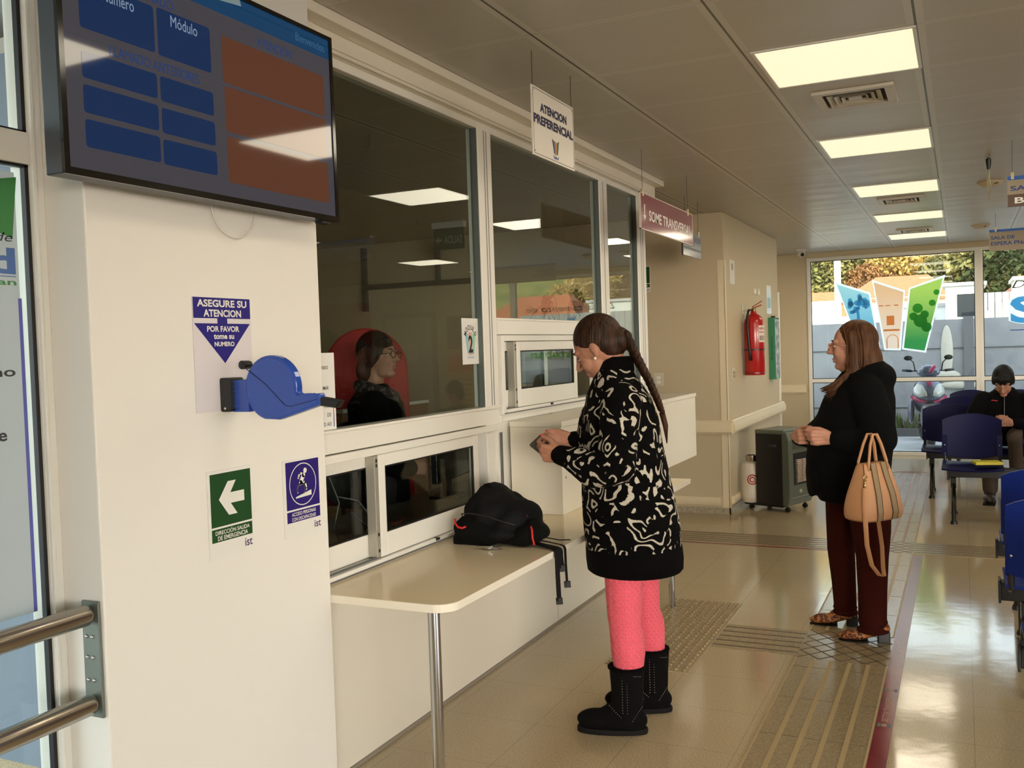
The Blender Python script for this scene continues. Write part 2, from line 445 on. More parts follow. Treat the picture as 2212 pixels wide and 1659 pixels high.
tb = MB().box(-3.2, -1.85, 8.228, 8.2395, 0, 0.055).box(-1.8595, -1.85, 8.228, 10.88, 0, 0.055)
bb = struct('baseboard_corridor', tb, mat('grey skirting tile', (176, 164, 142), 0.3, noise=(40, (150, 138, 116), 0.35, 0.65)))
j = MB()
for y in (8.62, 9.02, 9.42, 9.82, 10.22): j.box(-1.851, -1.8493, y, y + 0.004, 0, 0.055)
j.build('joint', mat('grout', (120, 110, 92), 0.8), bb)
struct('trim_6', MB().rings([[Vector((x, 12.94 - u, 0.80 + v)) for u, v in rail_prof] for x in (-3.2, -1.86)]), M_PVC, smooth='auto')
struct('trim_7', MB().box(-1.86, -1.845, 10.86, 10.895, 0.0, 2.05), M_ALU)

# ------------------------------------------------------------------ end window wall
def framebox(mb, y0, y1, x0, x1, z0, z1, w):
    mb.box(x0, x0 + w, y0, y1, z0, z1).box(x1 - w, x1, y0, y1, z0, z1).box(x0 + w, x1 - w, y0, y1, z0, z0 + w).box(x0 + w, x1 - w, y0, y1, z1 - w, z1)
wx = [-1.83, 0.195, 2.16, 2.80]
for i in range(3):
    x0, x1 = wx[i], wx[i + 1]
    mb = MB()
    framebox(mb, 12.92, 13.0, x0, x1, 0, 2.575, 0.045)
    mb.box(x0 + 0.045, x1 - 0.045, 12.92, 13.0, 0.943, 0.99)
    w = struct('window_%d' % (i + 1), mb, M_ALU, bevel=0.003)
    g = MB()
    k = MB()
    for z0, z1 in ((0.045, 0.943), (0.99, 2.53)):
        g.box(x0 + 0.045, x1 - 0.045, 12.955, 12.961, z0, z1)
        framebox(k, 12.945, 12.955, x0 + 0.045, x1 - 0.045, z0, z1, 0.009)
    g.build('pane', M_GLASS, w); k.build('gasket', M_GASK, w)

# ------------------------------------------------------------------ glazed side door at the entrance
d = MB()
d.box(-2.045, -1.98, 1.548, 1.583, 0, 2.56).box(-2.045, -1.98, -0.9, -0.86, 0, 2.56).box(-2.045, -1.98, -0.86, 1.548, 1.975, 2.05).box(-2.045, -1.98, -0.86, 1.548, 2.50, 2.56).box(-2.045, -1.98, -0.86, 1.548, 0, 0.06)
d.box(-2.045, -1.98, 0.32, 0.36, 0, 2.5)
door = struct('door_1', d, M_ALU, bevel=0.003)
MB().box(-1.979, -1.972, 1.5485, 1.556, 0, 2.56).build('bead', M_ALU, door)
g = MB(); k = MB()
for y0, y1 in ((-0.86, 0.32), (0.36, 1.548)):
    for z0, z1 in ((0.06, 1.975), (2.05, 2.5)):
        g.box(-2.012, -2.006, y0, y1, z0, z1)
        k.box(-2.0055, -1.990, y0, y0 + 0.010, z0, z1).box(-2.0055, -1.990, y1 - 0.010, y1, z0, z1).box(-2.0055, -1.990, y0, y1, z0, z0 + 0.006).box(-2.0055, -1.990, y0, y1, z1 - 0.006, z1)
g.build('pane', M_GLASS, door); k.build('gasket', M_GASK, door)

# printed film on the door pane
FD = east(-2.0045)
film = MB().box(0.40, 1.520, 0.915, 1.955, 0, 0.001, Frame((-2.0045, 0, 0), (0, 1, 0), (0, 0, 1))).build('window_film', glass('perforated window film', film=((214, 216, 216), 0.80), r0=0.03))
tag(film, 'grey translucent film printed with a blue and green health logo on the glazed door', 'window film')
MB().flat([(1.455, 1.93), (1.525, 1.945), (1.508, 1.80), (1.455, 1.815)], FD, 0.0016).build('logo_panel', mat('leaf green print', (62, 132, 72), 0.5), film)
MB().text('Departamento de', FD, 1.15, 1.508, 1.785, 1.812, 0.0016, shear=0.25).build('script_lettering', M_DARK, film)
MB().text('Salud', FD, 1.20, 1.512, 1.715, 1.778, 0.0016, bold=0.03).box(1.15, 1.512, 1.7095, 1.7115, 0.001, 0.0016, FD).build('name_lettering', mat('mid blue print', (76, 108, 168), 0.5), film)
MB().text('San Esteban', FD, 1.25, 1.512, 1.690, 1.705, 0.0016, bold=0.02).build('town_lettering', mat('leaf green print', (62, 132, 72), 0.5), film)
MB().text('ingreso, bueno', FD, 1.15, 1.498, 1.470, 1.500, 0.0016, bold=0.02).text('entre', FD, 1.36, 1.468, 1.328, 1.353, 0.0016, bold=0.02).build('notice_lettering', M_DARK, film)
MB().box(1.5145, 1.5235, 0.915, 1.66, 0.001, 0.0016, FD).build('border_line', mat('violet blue print', (92, 96, 176), 0.5), film)

# double push rail in front of the door
hr = thing('push_rail', 'pair of brushed steel tube rails with a bolted end plate beside the glazed door', 'handrail', (-1.885, 1.57, 0))
for z in (0.905, 0.690):
    MB().tube([(0.0, -1.6, z), (0, -0.4, z), (0, -0.012, z), (0, -0.002, z)], [0.0255, 0.0255, 0.0255, 0.021], 20).build('rail', M_STEEL, hr, smooth='auto')
MB().box(-0.030, 0.026, 0.004, 0.012, 0.655, 0.935).build('end_plate', mat('grey painted plate', (122, 128, 120), 0.45, 0.6), hr, bevel=0.002)
b = MB()
for z in (0.85, 0.80, 0.745):
    for x in (-0.016, 0.003): b.ell((x, 0.003, z), (0.005, 0.004, 0.005), n=10, m=6)
b.build('bolt', M_CHROME, hr, smooth=True)
# ------------------------------------------------------------------ glazed service partition
XF0, XF1, XG = -2.01, -1.95, -1.98
P = MB()
ZT = 2.545
# posts
for y0, y1 in ((2.468, 2.50), (3.805, 3.94), (5.38, 5.52), (6.10, 6.28)):
    P.box(XF0, XF1, y0, y1, 0.73, ZT)
# head rails
for y0, y1 in ((2.50, 3.805), (3.94, 5.38), (5.52, 6.10)):
    P.box(XF0, XF1, y0, y1, 2.50, ZT)
part = tag(P.build('service_partition', M_ALU, bevel=0.004), 'white aluminium glazed partition frame of the service counter', 'partition')
rv = MB()
for y0, y1 in ((3.862, 3.870), (3.885, 3.893), (5.44, 5.448), (6.17, 6.178), (6.21, 6.218)):
    rv.box(XF1 - 0.001, XF1 + 0.0012, y0, y1, 1.25 if y0 < 5 else 1.2, 2.50)
rv.build('post_groove', mat('frame shadow groove', (150, 150, 146), 0.5), part)
tr = MB().box(XF0, XF1 + 0.004, 2.50, 3.805, 1.166, 1.245).box(XF0, XF1 + 0.010, 2.468, 3.94, 1.236, 1.247)
tr.box(XF0, XF1 + 0.004, 3.94, 5.38, 1.575, 1.651).box(XF0, XF1 + 0.010, 3.94, 5.38, 1.642, 1.653)
tr.box(XF0, XF1 + 0.004, 3.94, 5.38, 1.165, 1.20)
tr.build('transom', M_ALU, part, bevel=0.003)
gl = MB().box(XG - 0.003, XG + 0.003, 2.50, 3.805, 1.245, 2.50)
gl.box(XG - 0.003, XG + 0.003, 3.94, 5.38, 1.651, 2.50)
gl.box(XG - 0.003, XG + 0.003, 5.52, 6.10, 0.78, 2.50)
gl.build('pane', M_GLASS, part)
MB().box(XF0, XF1, 5.52, 6.10, 0.73, 0.78).box(XF0, XF1, 3.94, 5.38, 0.73, 1.165).build('infill_panel', M_ALU, part)
dk = MB()
for y0, y1, z0, z1 in ((2.50, 3.805, 1.247, 2.50), (3.94, 5.38, 1.653, 2.50), (5.52, 6.10, 0.78, 2.50)):
    dk.box(XG - 0.006, XF1 - 0.004, y1 - 0.007, y1 + 0.001, z0, z1)
dk.build('gasket', mat('grey glazing seal', (92, 100, 96), 0.5), part)

# sliding ticket windows
def sash(parent, name, x, y0, y1, z0, z1, w, wb, stile_dark=False):
    fr = MB().box(x - 0.012, x + 0.012, y0, y0 + w, z0, z1).box(x - 0.012, x + 0.012, y1 - w, y1, z0, z1)
    fr.box(x - 0.012, x + 0.012, y0 + w, y1 - w, z0, z0 + wb).box(x - 0.012, x + 0.012, y0 + w, y1 - w, z1 - w, z1)
    o = fr.build(name, M_ALU, parent, bevel=0.002)
    MB().box(x - 0.003, x + 0.003, y0 + w, y1 - w, z0 + wb, z1 - w).build('pane', M_GLASS, o)
    k = MB(); F = Frame((x + 0.004, 0, 0), (0, 1, 0), (0, 0, 1))
    for a, bb_, c, dd in ((y0 + w, y0 + w + 0.006, z0 + wb, z1 - w), (y1 - w - 0.012, y1 - w, z0 + wb, z1 - w), (y0 + w, y1 - w, z0 + wb, z0 + wb + 0.005), (y0 + w, y1 - w, z1 - w - 0.006, z1 - w)):
        k.box(a, bb_, c, dd, 0, 0.006, F)
    k.build('gasket', M_GASK, o)
    return o
def slider(label, y0, y1, z0, z1, s1, s2):
    t = thing('sliding_window', label, 'sliding window', (0, 0, 0), 0, 'sliding service windows')
    fr = MB().box(-2.03, -1.935, y0, y0 + 0.03, z0, z1).box(-2.03, -1.935, y1 - 0.045, y1, z0, z1).box(-2.03, -1.935, y0 + 0.03, y1 - 0.045, z1 - 0.028, z1).box(-2.03, -1.930, y0 + 0.03, y1 - 0.045, z0, z0 + 0.022)
    fr.build('outer_frame', M_ALU, t, bevel=0.002)
    tk = MB().box(-1.93, -1.926, y0, y1, z0 + 0.003, z0 + 0.008).box(-1.952, -1.948, y0 + 0.03, y1 - 0.05, z0 + 0.0215, z0 + 0.03)
    tk.build('track', mat('grey track', (120, 122, 124), 0.4, 0.5), t)
    a = sash(t, 'sash', -1.995, s1[0], s1[1], z0 + 0.024, z1 - 0.03, 0.045, 0.085)
    b = sash(t, 'sash', -1.955, s2[0], s2[1], z0 + 0.024, z1 - 0.03, 0.045, 0.085)
    m = MB().box(-1.982, -1.9425, s2[0] - 0.026, s2[0] - 0.001, z0 + 0.026, z1 - 0.031)
    m.build('meeting_stile', mat('satin aluminium', (176, 172, 160), 0.4, 0.4), t, bevel=0.002)
    h = MB()
    for z in (z1 - 0.05, z1 - 0.068, z0 + 0.05, z0 + 0.11):
        h.ell((-1.942, s2[0] - 0.013, z), (0.002, 0.0055, 0.007), n=10, m=6)
    h.build('screw_hole', M_GASK, t, smooth=True)
    lk = MB().box(-1.942, -1.925, s2[1] - 0.42, s2[1] - 0.395, z0 + 0.012, z0 + 0.022)
    lk.build('catch', M_GASK, t)
    jb = MB().box(-1.936, -1.930, y1 - 0.03, y1 - 0.022, z0 + 0.03, z1 - 0.04).box(-1.936, -1.930, y1 - 0.014, y1 - 0.008, z0 + 0.03, z1 - 0.04)
    jb.build('jamb_groove', mat('grey track', (120, 122, 124), 0.4, 0.5), t)
    return t
slider('low sliding window half open above the white desk, behind the black backpack', 2.50, 3.93, 0.73, 1.162, (2.50, 3.00), (2.905, 3.70))
slider('high sliding window above the white counter box, in front of the woman with the braid', 3.955, 5.38, 1.20, 1.572, (3.985, 4.60), (4.13, 4.92))

# ------------------------------------------------------------------ desk, counter box
dp = [(-1.935, 2.470), (-1.49, 2.470)] + [(-1.487 + 0.07 * math.sin(math.radians(a)), 2.54 - 0.07 * math.cos(math.radians(a))) for a in range(10, 100, 10)] + [(-1.417, 5.30), (-1.935, 5.30)]
desk = thing('service_desk', 'white laminate service desk with a rounded corner below the sliding windows', 'desk', (0, 0, 0))
MB().prism(dp, 0.7295, 0.730, WORLD).build('top_surface', mat('cream laminate top', (246, 228, 192), 0.16, 0, 0.5), desk)
MB().prism(dp, 0.703, 0.7293, WORLD).build('desktop', M_LAM, desk, bevel=0.002)
MB().box(-2.02, -1.936, 2.470, 6.2, 0.703, 0.7293).build('back_rail', M_LAM, desk)
lg = MB().tube([(-1.515, 2.545, 0.012), (-1.515, 2.545, 0.703)], 0.0195, 24)
lo = lg.build('leg', M_CHROME, desk, smooth='auto')
MB().lathe([(0.0, 0), (0.05, 0), (0.05, 0.006), (0.03, 0.012), (0.0, 0.012)], (-1.515, 2.545, 0)).build('foot', M_CHROME, lo, smooth='auto')
MB().tube([(-1.515, 5.2, 0.0), (-1.515, 5.2, 0.703)], 0.0195, 24).build('leg', M_CHROME, desk, smooth='auto')
# raised counter box
cb = thing('counter_box', 'tall white laminate box standing on the desk, running behind the woman with the braid', 'counter', (0, 0, 0))
bx = MB().box(-1.935, -1.674, 4.012, 6.44, 0.7305, 1.138)
bx.build('body', M_LAM, cb, bevel=0.0015)
MB().box(-1.935, -1.668, 4.006, 6.446, 1.139, 1.164).build('lid', M_LAM, cb, bevel=0.002)
h = MB()
for y, z in ((4.055, 0.90), (4.20, 0.885)): h.ell((-1.674, y, z), (0.002, 0.004, 0.006), n=8, m=6)
h.build('screw_hole', M_GASK, cb, smooth=True)
MB().box(-1.935, -1.93, 4.5, 4.505, 1.164, 1.166).build('joint', M_DARK, cb)
# papers flat on the desk behind the backpack
pl = MB().box(-1.90, -1.70, 3.62, 3.86, 0.7304, 0.7312).build('leaflet', mat('grey leaflet', (150, 140, 122), 0.6))
tag(pl, 'grey leaflet lying flat on the desk behind the backpack', 'leaflet')

# notices taped on the partition glass
FG = east(XG + 0.0031)
nt_ = MB().box(2.55, 2.705, 1.24, 1.512, 0, 0.001, FG).build('glass_notice', M_PAPER)
tag(nt_, 'white text notice on the glass beside the ticket dispenser', 'notice')
lt = MB()
for s_, z, y1 in (('HORARIO', 1.455, 2.668), ('TOMAR', 1.385, 2.668), ('ENTRAR', 1.323, 2.676), ('DE', 1.292, 2.676), ('SALUD AD', 1.260, 2.676)):
    wd = 0.0105 * len(s_)
    lt.text(s_, FG, y1 - wd, y1, z, z + 0.0125, 0.0016, bold=0.008)
lt.build('lettering', M_DARK, nt_)
MB().box(2.690, 2.693, 1.255, 1.305, 0.001, 0.0016, FG).build('blue_line', M_NAVY, nt_)
MB().box(2.690, 2.693, 1.305, 1.330, 0.001, 0.0016, FG).build('red_line', mat('red print', (190, 40, 50), 0.5), nt_)
mo = MB().box(3.645, 3.800, 1.444, 1.648, 0, 0.001, FG).build('module_sign', M_PAPER)
tag(mo, 'white paper sign reading MÓDULO 2 on the partition glass', 'sign')
lt = MB()
for i, ch in enumerate('MÓDULO'):
    a = math.radians(62 - i * 124 / 5)
    cu, cv = 3.722 - 0.052 * math.sin(a), 1.555 + 0.052 * math.cos(a)
    F2 = Frame(FG(cu, cv, 0), (0, math.cos(a), math.sin(a)), (0, -math.sin(a), math.cos(a)))
    w_ = 0.0088
    lt.text(ch, F2, -w_, w_, -0.010, 0.012 if ch != 'Ó' else 0.017, 0.0017, bold=0.02)
lt.text('2', FG, 3.702, 3.744, 1.495, 1.572, 0.0019, bold=0.03)
lt.build('lettering', mat('soft black print', (44, 40, 48), 0.6), mo)
for nm, q, c in (('logo_blue', [(3.672, 1.585), (3.702, 1.578), (3.706, 1.485), (3.692, 1.49)], (150, 200, 214)), ('logo_orange', [(3.706, 1.586), (3.738, 1.586), (3.734, 1.485), (3.710, 1.485)], (232, 176, 160)), ('logo_green', [(3.742, 1.578), (3.774, 1.588), (3.752, 1.488), (3.738, 1.485)], (160, 214, 180))):
    MB().flat(q, FG, 0.0014).build(nm, mat(nm + ' tint', c, 0.6), mo)
MB().text('ATENCION', FG, 3.690, 3.752, 1.470, 1.480, 0.0016).build('small_lettering', mat('soft blue print', (96, 130, 190), 0.6), mo)

# ------------------------------------------------------------------ wall signs beside the dispenser
FW = east(-1.8495)
sg = MB().box(1.910, 2.136, 1.359, 1.671, 0, 0.003, FW).build('ticket_sign', mat('pale board', (226, 220, 224), 0.4))
tag(sg, 'white board with a blue arrow reading ASEGURE SU ATENCION above the ticket dispenser', 'sign')
ar = MB().flat([(1.9115, 1.6705), (2.1345, 1.6705), (2.1345, 1.614), (1.9115, 1.614)], FW, 0.0034).flat([(2.001, 1.614), (2.040, 1.614), (2.040, 1.600), (2.001, 1.600)], FW, 0.0034).flat([(1.913, 1.600), (2.132, 1.600), (2.025, 1.490)], FW, 0.0034)
ar.build('arrow', M_NAVY, sg)
lt = MB()
for s_, u0, u1, v0, v1 in (('ASEGURE SU', 1.926, 2.120, 1.645, 1.665), ('ATENCION', 1.949, 2.096, 1.618, 1.638), ('POR FAVOR', 1.960, 2.086, 1.577, 1.593), ('tome su', 1.984, 2.064, 1.557, 1.571), ('NUMERO', 1.986, 2.064, 1.537, 1.550)):
    lt.text(s_, FW, u0, u1, v0, v1, 0.0040, bold=0.03)
lt.build('lettering', M_WHITE, sg)

def iso_sign(name, label, u0, u1, v0, v1, body, color, lines, band, foot):
    o = MB().box(u0, u1, v0, v1, 0, 0.003, FW).build(name, M_WHITE)
    tag(o, label, 'sign')
    MB().box(body[0], body[1], body[2], body[3], 0.003, 0.0034, FW).box(body[0], body[1], band[0], band[1], 0.003, 0.0034, FW).build('colour_field', color, o)
    l = MB()
    for s_, a, b_, c, d_ in lines: l.text(s_, FW, a, b_, c, d_, 0.0040, bold=0.015)
    l.build('lettering', M_WHITE, o)
    a, b_, c, d_ = foot
    MB().text('ist', FW, a, b_, c, d_, 0.0036, bold=0.01).build('brand_mark', mat('purple print', (70, 30, 96), 0.5), o)
    return o
g = iso_sign('emergency_exit_sign', 'white sign with a green field and white arrow reading DIRECCIÓN SALIDA DE EMERGENCIA', 1.935, 2.111, 0.955, 1.197, (1.945, 2.106, 1.042, 1.188), M_GREEN,
    [('DIRECCIÓN SALIDA', 1.958, 2.094, 1.020, 1.034), ('DE EMERGENCIA', 1.966, 2.086, 1.004, 1.0165)], (1.0005, 1.0365), (2.074, 2.104, 0.969, 0.992))
MB().flat([(1.976, 1.116), (2.013, 1.163), (2.045, 1.163), (2.022, 1.131), (2.077, 1.131), (2.077, 1.101), (2.022, 1.101), (2.047, 1.069), (2.013, 1.069)], FW, 0.0040).build('arrow_mark', M_WHITE, g)
g = iso_sign('accessibility_sign', 'white sign with a blue wheelchair symbol reading ACCESO PERSONAS CON DISCAPACIDAD', 2.249, 2.430, 0.951, 1.188, (2.262, 2.423, 1.036, 1.182), mat('indigo print', (44, 28, 116), 0.4),
    [('ACCESO PERSONAS', 2.283, 2.400, 1.0155, 1.0265), ('CON DISCAPACIDAD', 2.283, 2.400, 1.000, 1.011)], (0.997, 1.0305), (2.392, 2.424, 0.965, 0.987))
q = MB()
co = circ(2.342, 1.109, 0.0655, 40); ci = circ(2.342, 1.109, 0.0625, 40)
for i in range(40):
    jx = (i + 1) % 40
    q.flat([co[i], co[jx], ci[jx], ci[i]], FW, 0.0040)
q.flat(circ(2.3545, 1.149, 0.0085, 16), FW, 0.0040)
def seg(q, pts, w):
    for (a, b), (c, d_) in zip(pts, pts[1:]):
        L = math.hypot(c - a, d_ - b); nx, ny = -(d_ - b) / L * w / 2, (c - a) / L * w / 2
        q.flat([(a + nx, b + ny), (c + nx, d_ + ny), (c - nx, d_ - ny), (a - nx, b - ny)], FW, 0.0040)
        q.flat(circ(a, b, w / 2, 10), FW, 0.0040).flat(circ(c, d_, w / 2, 10), FW, 0.0040)
seg(q, [(2.346, 1.136), (2.331, 1.114)], 0.016); seg(q, [(2.343, 1.139), (2.328, 1.143), (2.320, 1.130)], 0.007)
seg(q, [(2.331, 1.112), (2.353, 1.112), (2.357, 1.092)], 0.009)
wo = circ(2.3335, 1.092, 0.0195, 20, -60, 200)
seg(q, wo, 0.0055)
q.flat([(2.305, 1.068), (2.382, 1.070), (2.382, 1.086), (2.306, 1.0725)], FW, 0.0041)
q.build('wheelchair_symbol', M_WHITE, g)

# ------------------------------------------------------------------ ticket dispenser
td = thing('ticket_dispenser', 'blue plastic snail shaped ticket dispenser on a black wall bracket', 'ticket dispenser', (-1.85, 2.03, 1.40))
FT = Frame((0, 0, 0), (1, 0, 0), (0, 0, 1))     # u out from wall, v up, W = -Y (towards the viewer)
M_BLUE = mat('glossy blue plastic', (28, 74, 172), 0.22, 0, 0.5, coat=0.3)
MB().prism(rrect(-0.0, 0.036, -0.047, 0.047, 0.008), -0.030, 0.030, Frame((0.0005, 0, 0.003), (1, 0, 0), (0, 0, 1))).build('bracket', M_BLACK, td, bevel=0.003)
MB().ell((0.02, -0.031, -0.034), (0.004, 0.003, 0.004), n=10, m=6).build('bracket_screw', M_CHROME, td, smooth=True)
out = [(0.165 + 0.088 * math.cos(math.radians(a)) * (1.0 if a > 60 else 1.0), 0.02 + 0.088 * math.sin(math.radians(a))) for a in range(-8, 262, 9)]
snail = [(0.330, -0.022), (0.325, 0.004), (0.290, 0.002), (0.278, 0.005), (0.262, -0.004)] + out + [(0.190, -0.066), (0.27, -0.044), (0.330, -0.026)]
inn = [(0.165 + (u - 0.165) * 0.93, (v - 0.02) * 0.93 + 0.02) for u, v in snail]
MB().prism(snail, -0.013, 0.013, FT).build('shell', M_BLUE, td, bevel=0.006, seg=3)
MB().prism(inn, 0.012, 0.0145, FT).build('face_rim', M_BLUE, td, bevel=0.002)
ln = MB().tube([FT(0.082, 0.076, 0.0152), FT(0.150, 0.03, 0.0152), FT(0.214, -0.028, 0.0152), FT(0.235, -0.030, 0.0152), FT(0.318, -0.012, 0.0138)], 0.0012, 6)
ln.build('seam', mat('dark blue seam', (12, 34, 92), 0.5), td)
rb = MB()
for k in range(7):
    z = 0.042 - k * 0.0135
    rb.bar((0.026, -0.012, z - 0.004), (0.09, -0.012, z + 0.002), 0.006, 0.003).bar((0.026, 0.012, z - 0.004), (0.09, 0.012, z + 0.002), 0.006, 0.003)
rb.box(0.03, 0.085, -0.0095, 0.0095, -0.045, 0.042).build('ribbed_neck', M_BLUE, td)
MB().lathe([(0.0, -0.018), (0.0105, -0.018), (0.012, -0.014), (0.012, 0.014), (0.0, 0.018)], (0.070, 0, 0.084), (0, -1, 0)).build('knob', M_BLACK, td, smooth='auto')
MB().prism([(0.318, -0.012), (0.330, -0.006), (0.392, -0.016), (0.376, -0.036), (0.326, -0.030), (0.318, -0.022)], -0.012, 0.012, FT).build('nozzle', M_BLACK, td, bevel=0.004)
# ------------------------------------------------------------------ television
tv = thing('television', 'large black framed television showing blue and orange call boxes on the wall', 'television', (-1.731, 0, 0))
tv.rotation_euler = (0, math.radians(-0.36), 0)
FS = Frame((0, 0, 0), (0, 1, 0), (0, 0, 1))
MB().box(1.445, 2.436, 1.915, 2.478, -0.058, -0.002, FS).build('housing', mat('dark blue grey plastic', (52, 56, 64), 0.35), tv, bevel=0.003)
bz = MB()
for a, b, c, d in ((1.444, 1.458, 1.914, 2.480), (2.424, 2.438, 1.914, 2.480), (1.458, 2.424, 1.914, 1.930), (1.458, 2.424, 2.468, 2.480)):
    bz.box(a, b, c, d, -0.006, 0.004, FS)
bz.build('bezel', mat('gloss black bezel', (14, 12, 10), 0.12), tv)
def screen_mat(name, c, k=0.80): return mat(name, (8, 8, 9), 0.045, 0, 0.55, emis=(c, k))
MB().box(1.458, 2.424, 1.930, 2.468, -0.004, 0.0005, FS).build('screen', screen_mat('screen grey', (74, 72, 80)), tv)
MB().box(1.458, 2.424, 2.409, 2.468, 0.0005, 0.0009, FS).build('screen_header', screen_mat('screen header blue', (4, 66, 108)), tv)
bl = MB()
for a, b, c, d in ((1.504, 1.720, 2.244, 2.354), (1.730, 1.909, 2.242, 2.357), (1.504, 1.721, 2.134, 2.193), (1.731, 1.911, 2.132, 2.192), (1.504, 1.721, 2.057, 2.119), (1.731, 1.912, 2.055, 2.116), (1.505, 1.722, 1.981, 2.043), (1.731, 1.914, 1.979, 2.040)):
    bl.flat(rrect(a, b, c, d, 0.008), FS, 0.0009)
bl.build('screen_blue_boxes', screen_mat('screen box blue', (4, 46, 92)), tv)
og = MB()
for a, b, c, d in ((1.951, 2.390, 2.230, 2.352), (1.954, 2.391, 2.102, 2.221), (1.955, 2.394, 1.968, 2.089)):
    og.flat(rrect(a, b, c, d, 0.007), FS, 0.0009)
og.build('screen_orange_boxes', screen_mat('screen orange', (102, 60, 42)), tv)
l = MB()
l.text('Módulo', FS, 1.774, 1.864, 2.322, 2.350, 0.0013).text('Número', FS, 1.567, 1.660, 2.321, 2.349, 0.0013)
l.build('screen_white_lettering', screen_mat('screen pale text', (150, 168, 190)), tv)
l = MB().text('LLAMADO ANTERIORES', FS, 1.583, 1.863, 2.202, 2.226, 0.0013).text('ATENCIÓN', FS, 2.094, 2.242, 2.364, 2.394, 0.0013).text('LLAMADO', FS, 1.655, 1.785, 2.362, 2.386, 0.0013)
l.build('screen_blue_lettering', screen_mat('screen text blue', (24, 66, 130)), tv)
MB().text('Bienvenidos', FS, 2.264, 2.401, 2.426, 2.450, 0.0013).build('screen_greeting', screen_mat('screen greeting', (60, 110, 140)), tv)
MB().flat([(1.93, 2.44), (1.99, 2.468), (2.03, 2.468), (2.035, 2.452)], FS, 0.0012).build('screen_logo', screen_mat('screen logo tint', (130, 150, 150)), tv)
MB().box(2.36, 2.40, 1.905, 1.914, -0.03, -0.002, FS).build('sensor', M_BLACK, tv)
MB().box(1.75, 2.15, 2.10, 2.30, -0.1005, -0.058, FS).build('wall_bracket', M_BLACK, tv)
cb_ = MB().tube([(-1.834, 2.072 - 0.088 * math.cos(math.radians(a)), 1.925 - (0.085 if a < 90 else 0.072 + 0.013 * math.sin(math.radians(a))) * math.sin(math.radians(a))) for a in range(-8, 190, 9)], 0.0025, 8)
tag(cb_.build('cable_loop', mat('white cable', (226, 222, 214), 0.4), smooth=True), 'thin white cable loop hanging below the television', 'cable')

# ------------------------------------------------------------------ hanging signs
def wires(parent, pts, z0, dark=True):
    for x, y in pts:
        MB().tube([(x, y, z0), (x, y, CZ - 0.0005)], 0.0014, 6).build('hanging_wire', mat('black wire', (30, 28, 26), 0.4), parent)
def clips(parent, pts, z, ax='x'):
    for x, y in pts:
        MB().box(x - 0.008, x + 0.008, y - 0.012, y + 0.012, z - 0.02, z + 0.022).build('clip', mat('nickel clip', (196, 184, 150), 0.3, 0.6), parent, bevel=0.002)
def w_logo(parent, F, u, v, s, w):
    for nm, q, c in (('logo_blue', [(-.50, .5), (-.20, .38), (-.13, -.28), (-.26, -.24)], (32, 56, 110)), ('logo_orange', [(-.17, .42), (.13, .36), (.08, -.30), (-.08, -.30)], (196, 120, 60)), ('logo_green', [(.17, .36), (.46, .5), (.26, -.26), (.12, -.28)], (38, 96, 52))):
        MB().flat([(u + a * s, v + b * s) for a, b in q], F, w).build(nm, mat(nm + ' print', c, 0.5), parent)
hs = thing('hanging_sign', 'white hanging sign reading ATENCION PREFERENCIAL', 'sign', (0, 0, 0))
F1 = east(-1.467)
MB().box(3.330, 3.758, 2.246, 2.512, -0.006, 0, F1).build('board', mat('sign board white', (232, 226, 214), 0.35), hs, bevel=0.001)
fr = MB()
for a, b, c, d in ((3.338, 3.750, 2.2535, 2.2555), (3.338, 3.750, 2.5025, 2.5045), (3.338, 3.340, 2.2535, 2.5045), (3.748, 3.750, 2.2535, 2.5045)): fr.box(a, b, c, d, 0.0, 0.0006, F1)
fr.build('border_line', M_DARK, hs)
MB().text('ATENCION', F1, 3.404, 3.676, 2.423, 2.458, 0.0008, bold=0.05).text('PREFERENCIAL', F1, 3.341, 3.744, 2.371, 2.408, 0.0008, bold=0.05).build('lettering', M_DNAVY, hs)
w_logo(hs, F1, 3.553, 2.302, 0.075, 0.0008)
MB().text('Salud', F1, 3.527, 3.579, 2.262, 2.276, 0.0008, bold=0.03).build('small_lettering', mat('mid blue print', (76, 108, 168), 0.5), hs)
wires(hs, [(-1.470, 3.345), (-1.470, 3.742)], 2.505)
s_ = MB()
for u, v in ((3.347, 2.495), (3.742, 2.495), (3.347, 2.264), (3.742, 2.264)): s_.ell(F1(u, v, 0.0), (0.003, 0.004, 0.004), n=8, m=6)
s_.build('rivet', M_CHROME, hs, smooth=True)

hs = thing('hanging_sign', 'red hanging sign with a white arrow reading SOME TRANSVERSAL', 'sign', (0, 0, 0))
F1 = east(-1.662)
MB().box(5.278, 6.440, 2.180, 2.388, -0.008, 0, F1).build('board', mat('sign red gloss', (138, 34, 40), 0.14, coat=0.6), hs)
fr = MB()
for a, b, c, d in ((5.274, 6.444, 2.176, 2.182), (5.274, 6.444, 2.386, 2.391), (5.274, 5.281, 2.176, 2.391), (6.437, 6.444, 2.176, 2.391)): fr.box(a, b, c, d, -0.009, 0.0008, F1)
fr.build('edge_trim', mat('sign edge white', (220, 210, 200), 0.4), hs)
MB().text('SOME TRANSVERSAL', F1, 5.435, 6.385, 2.238, 2.302, 0.0008, bold=0.025).build('lettering', M_WHITE, hs)
MB().flat([(5.340, 2.325), (5.360, 2.325), (5.360, 2.262), (5.376, 2.262), (5.350, 2.228), (5.324, 2.262), (5.340, 2.262)], F1, 0.0008).build('arrow_mark', M_WHITE, hs)
wires(hs, [(-1.666, 5.33), (-1.666, 6.33)], 2.385); clips(hs, [(-1.666, 5.33), (-1.666, 6.33)], 2.39)

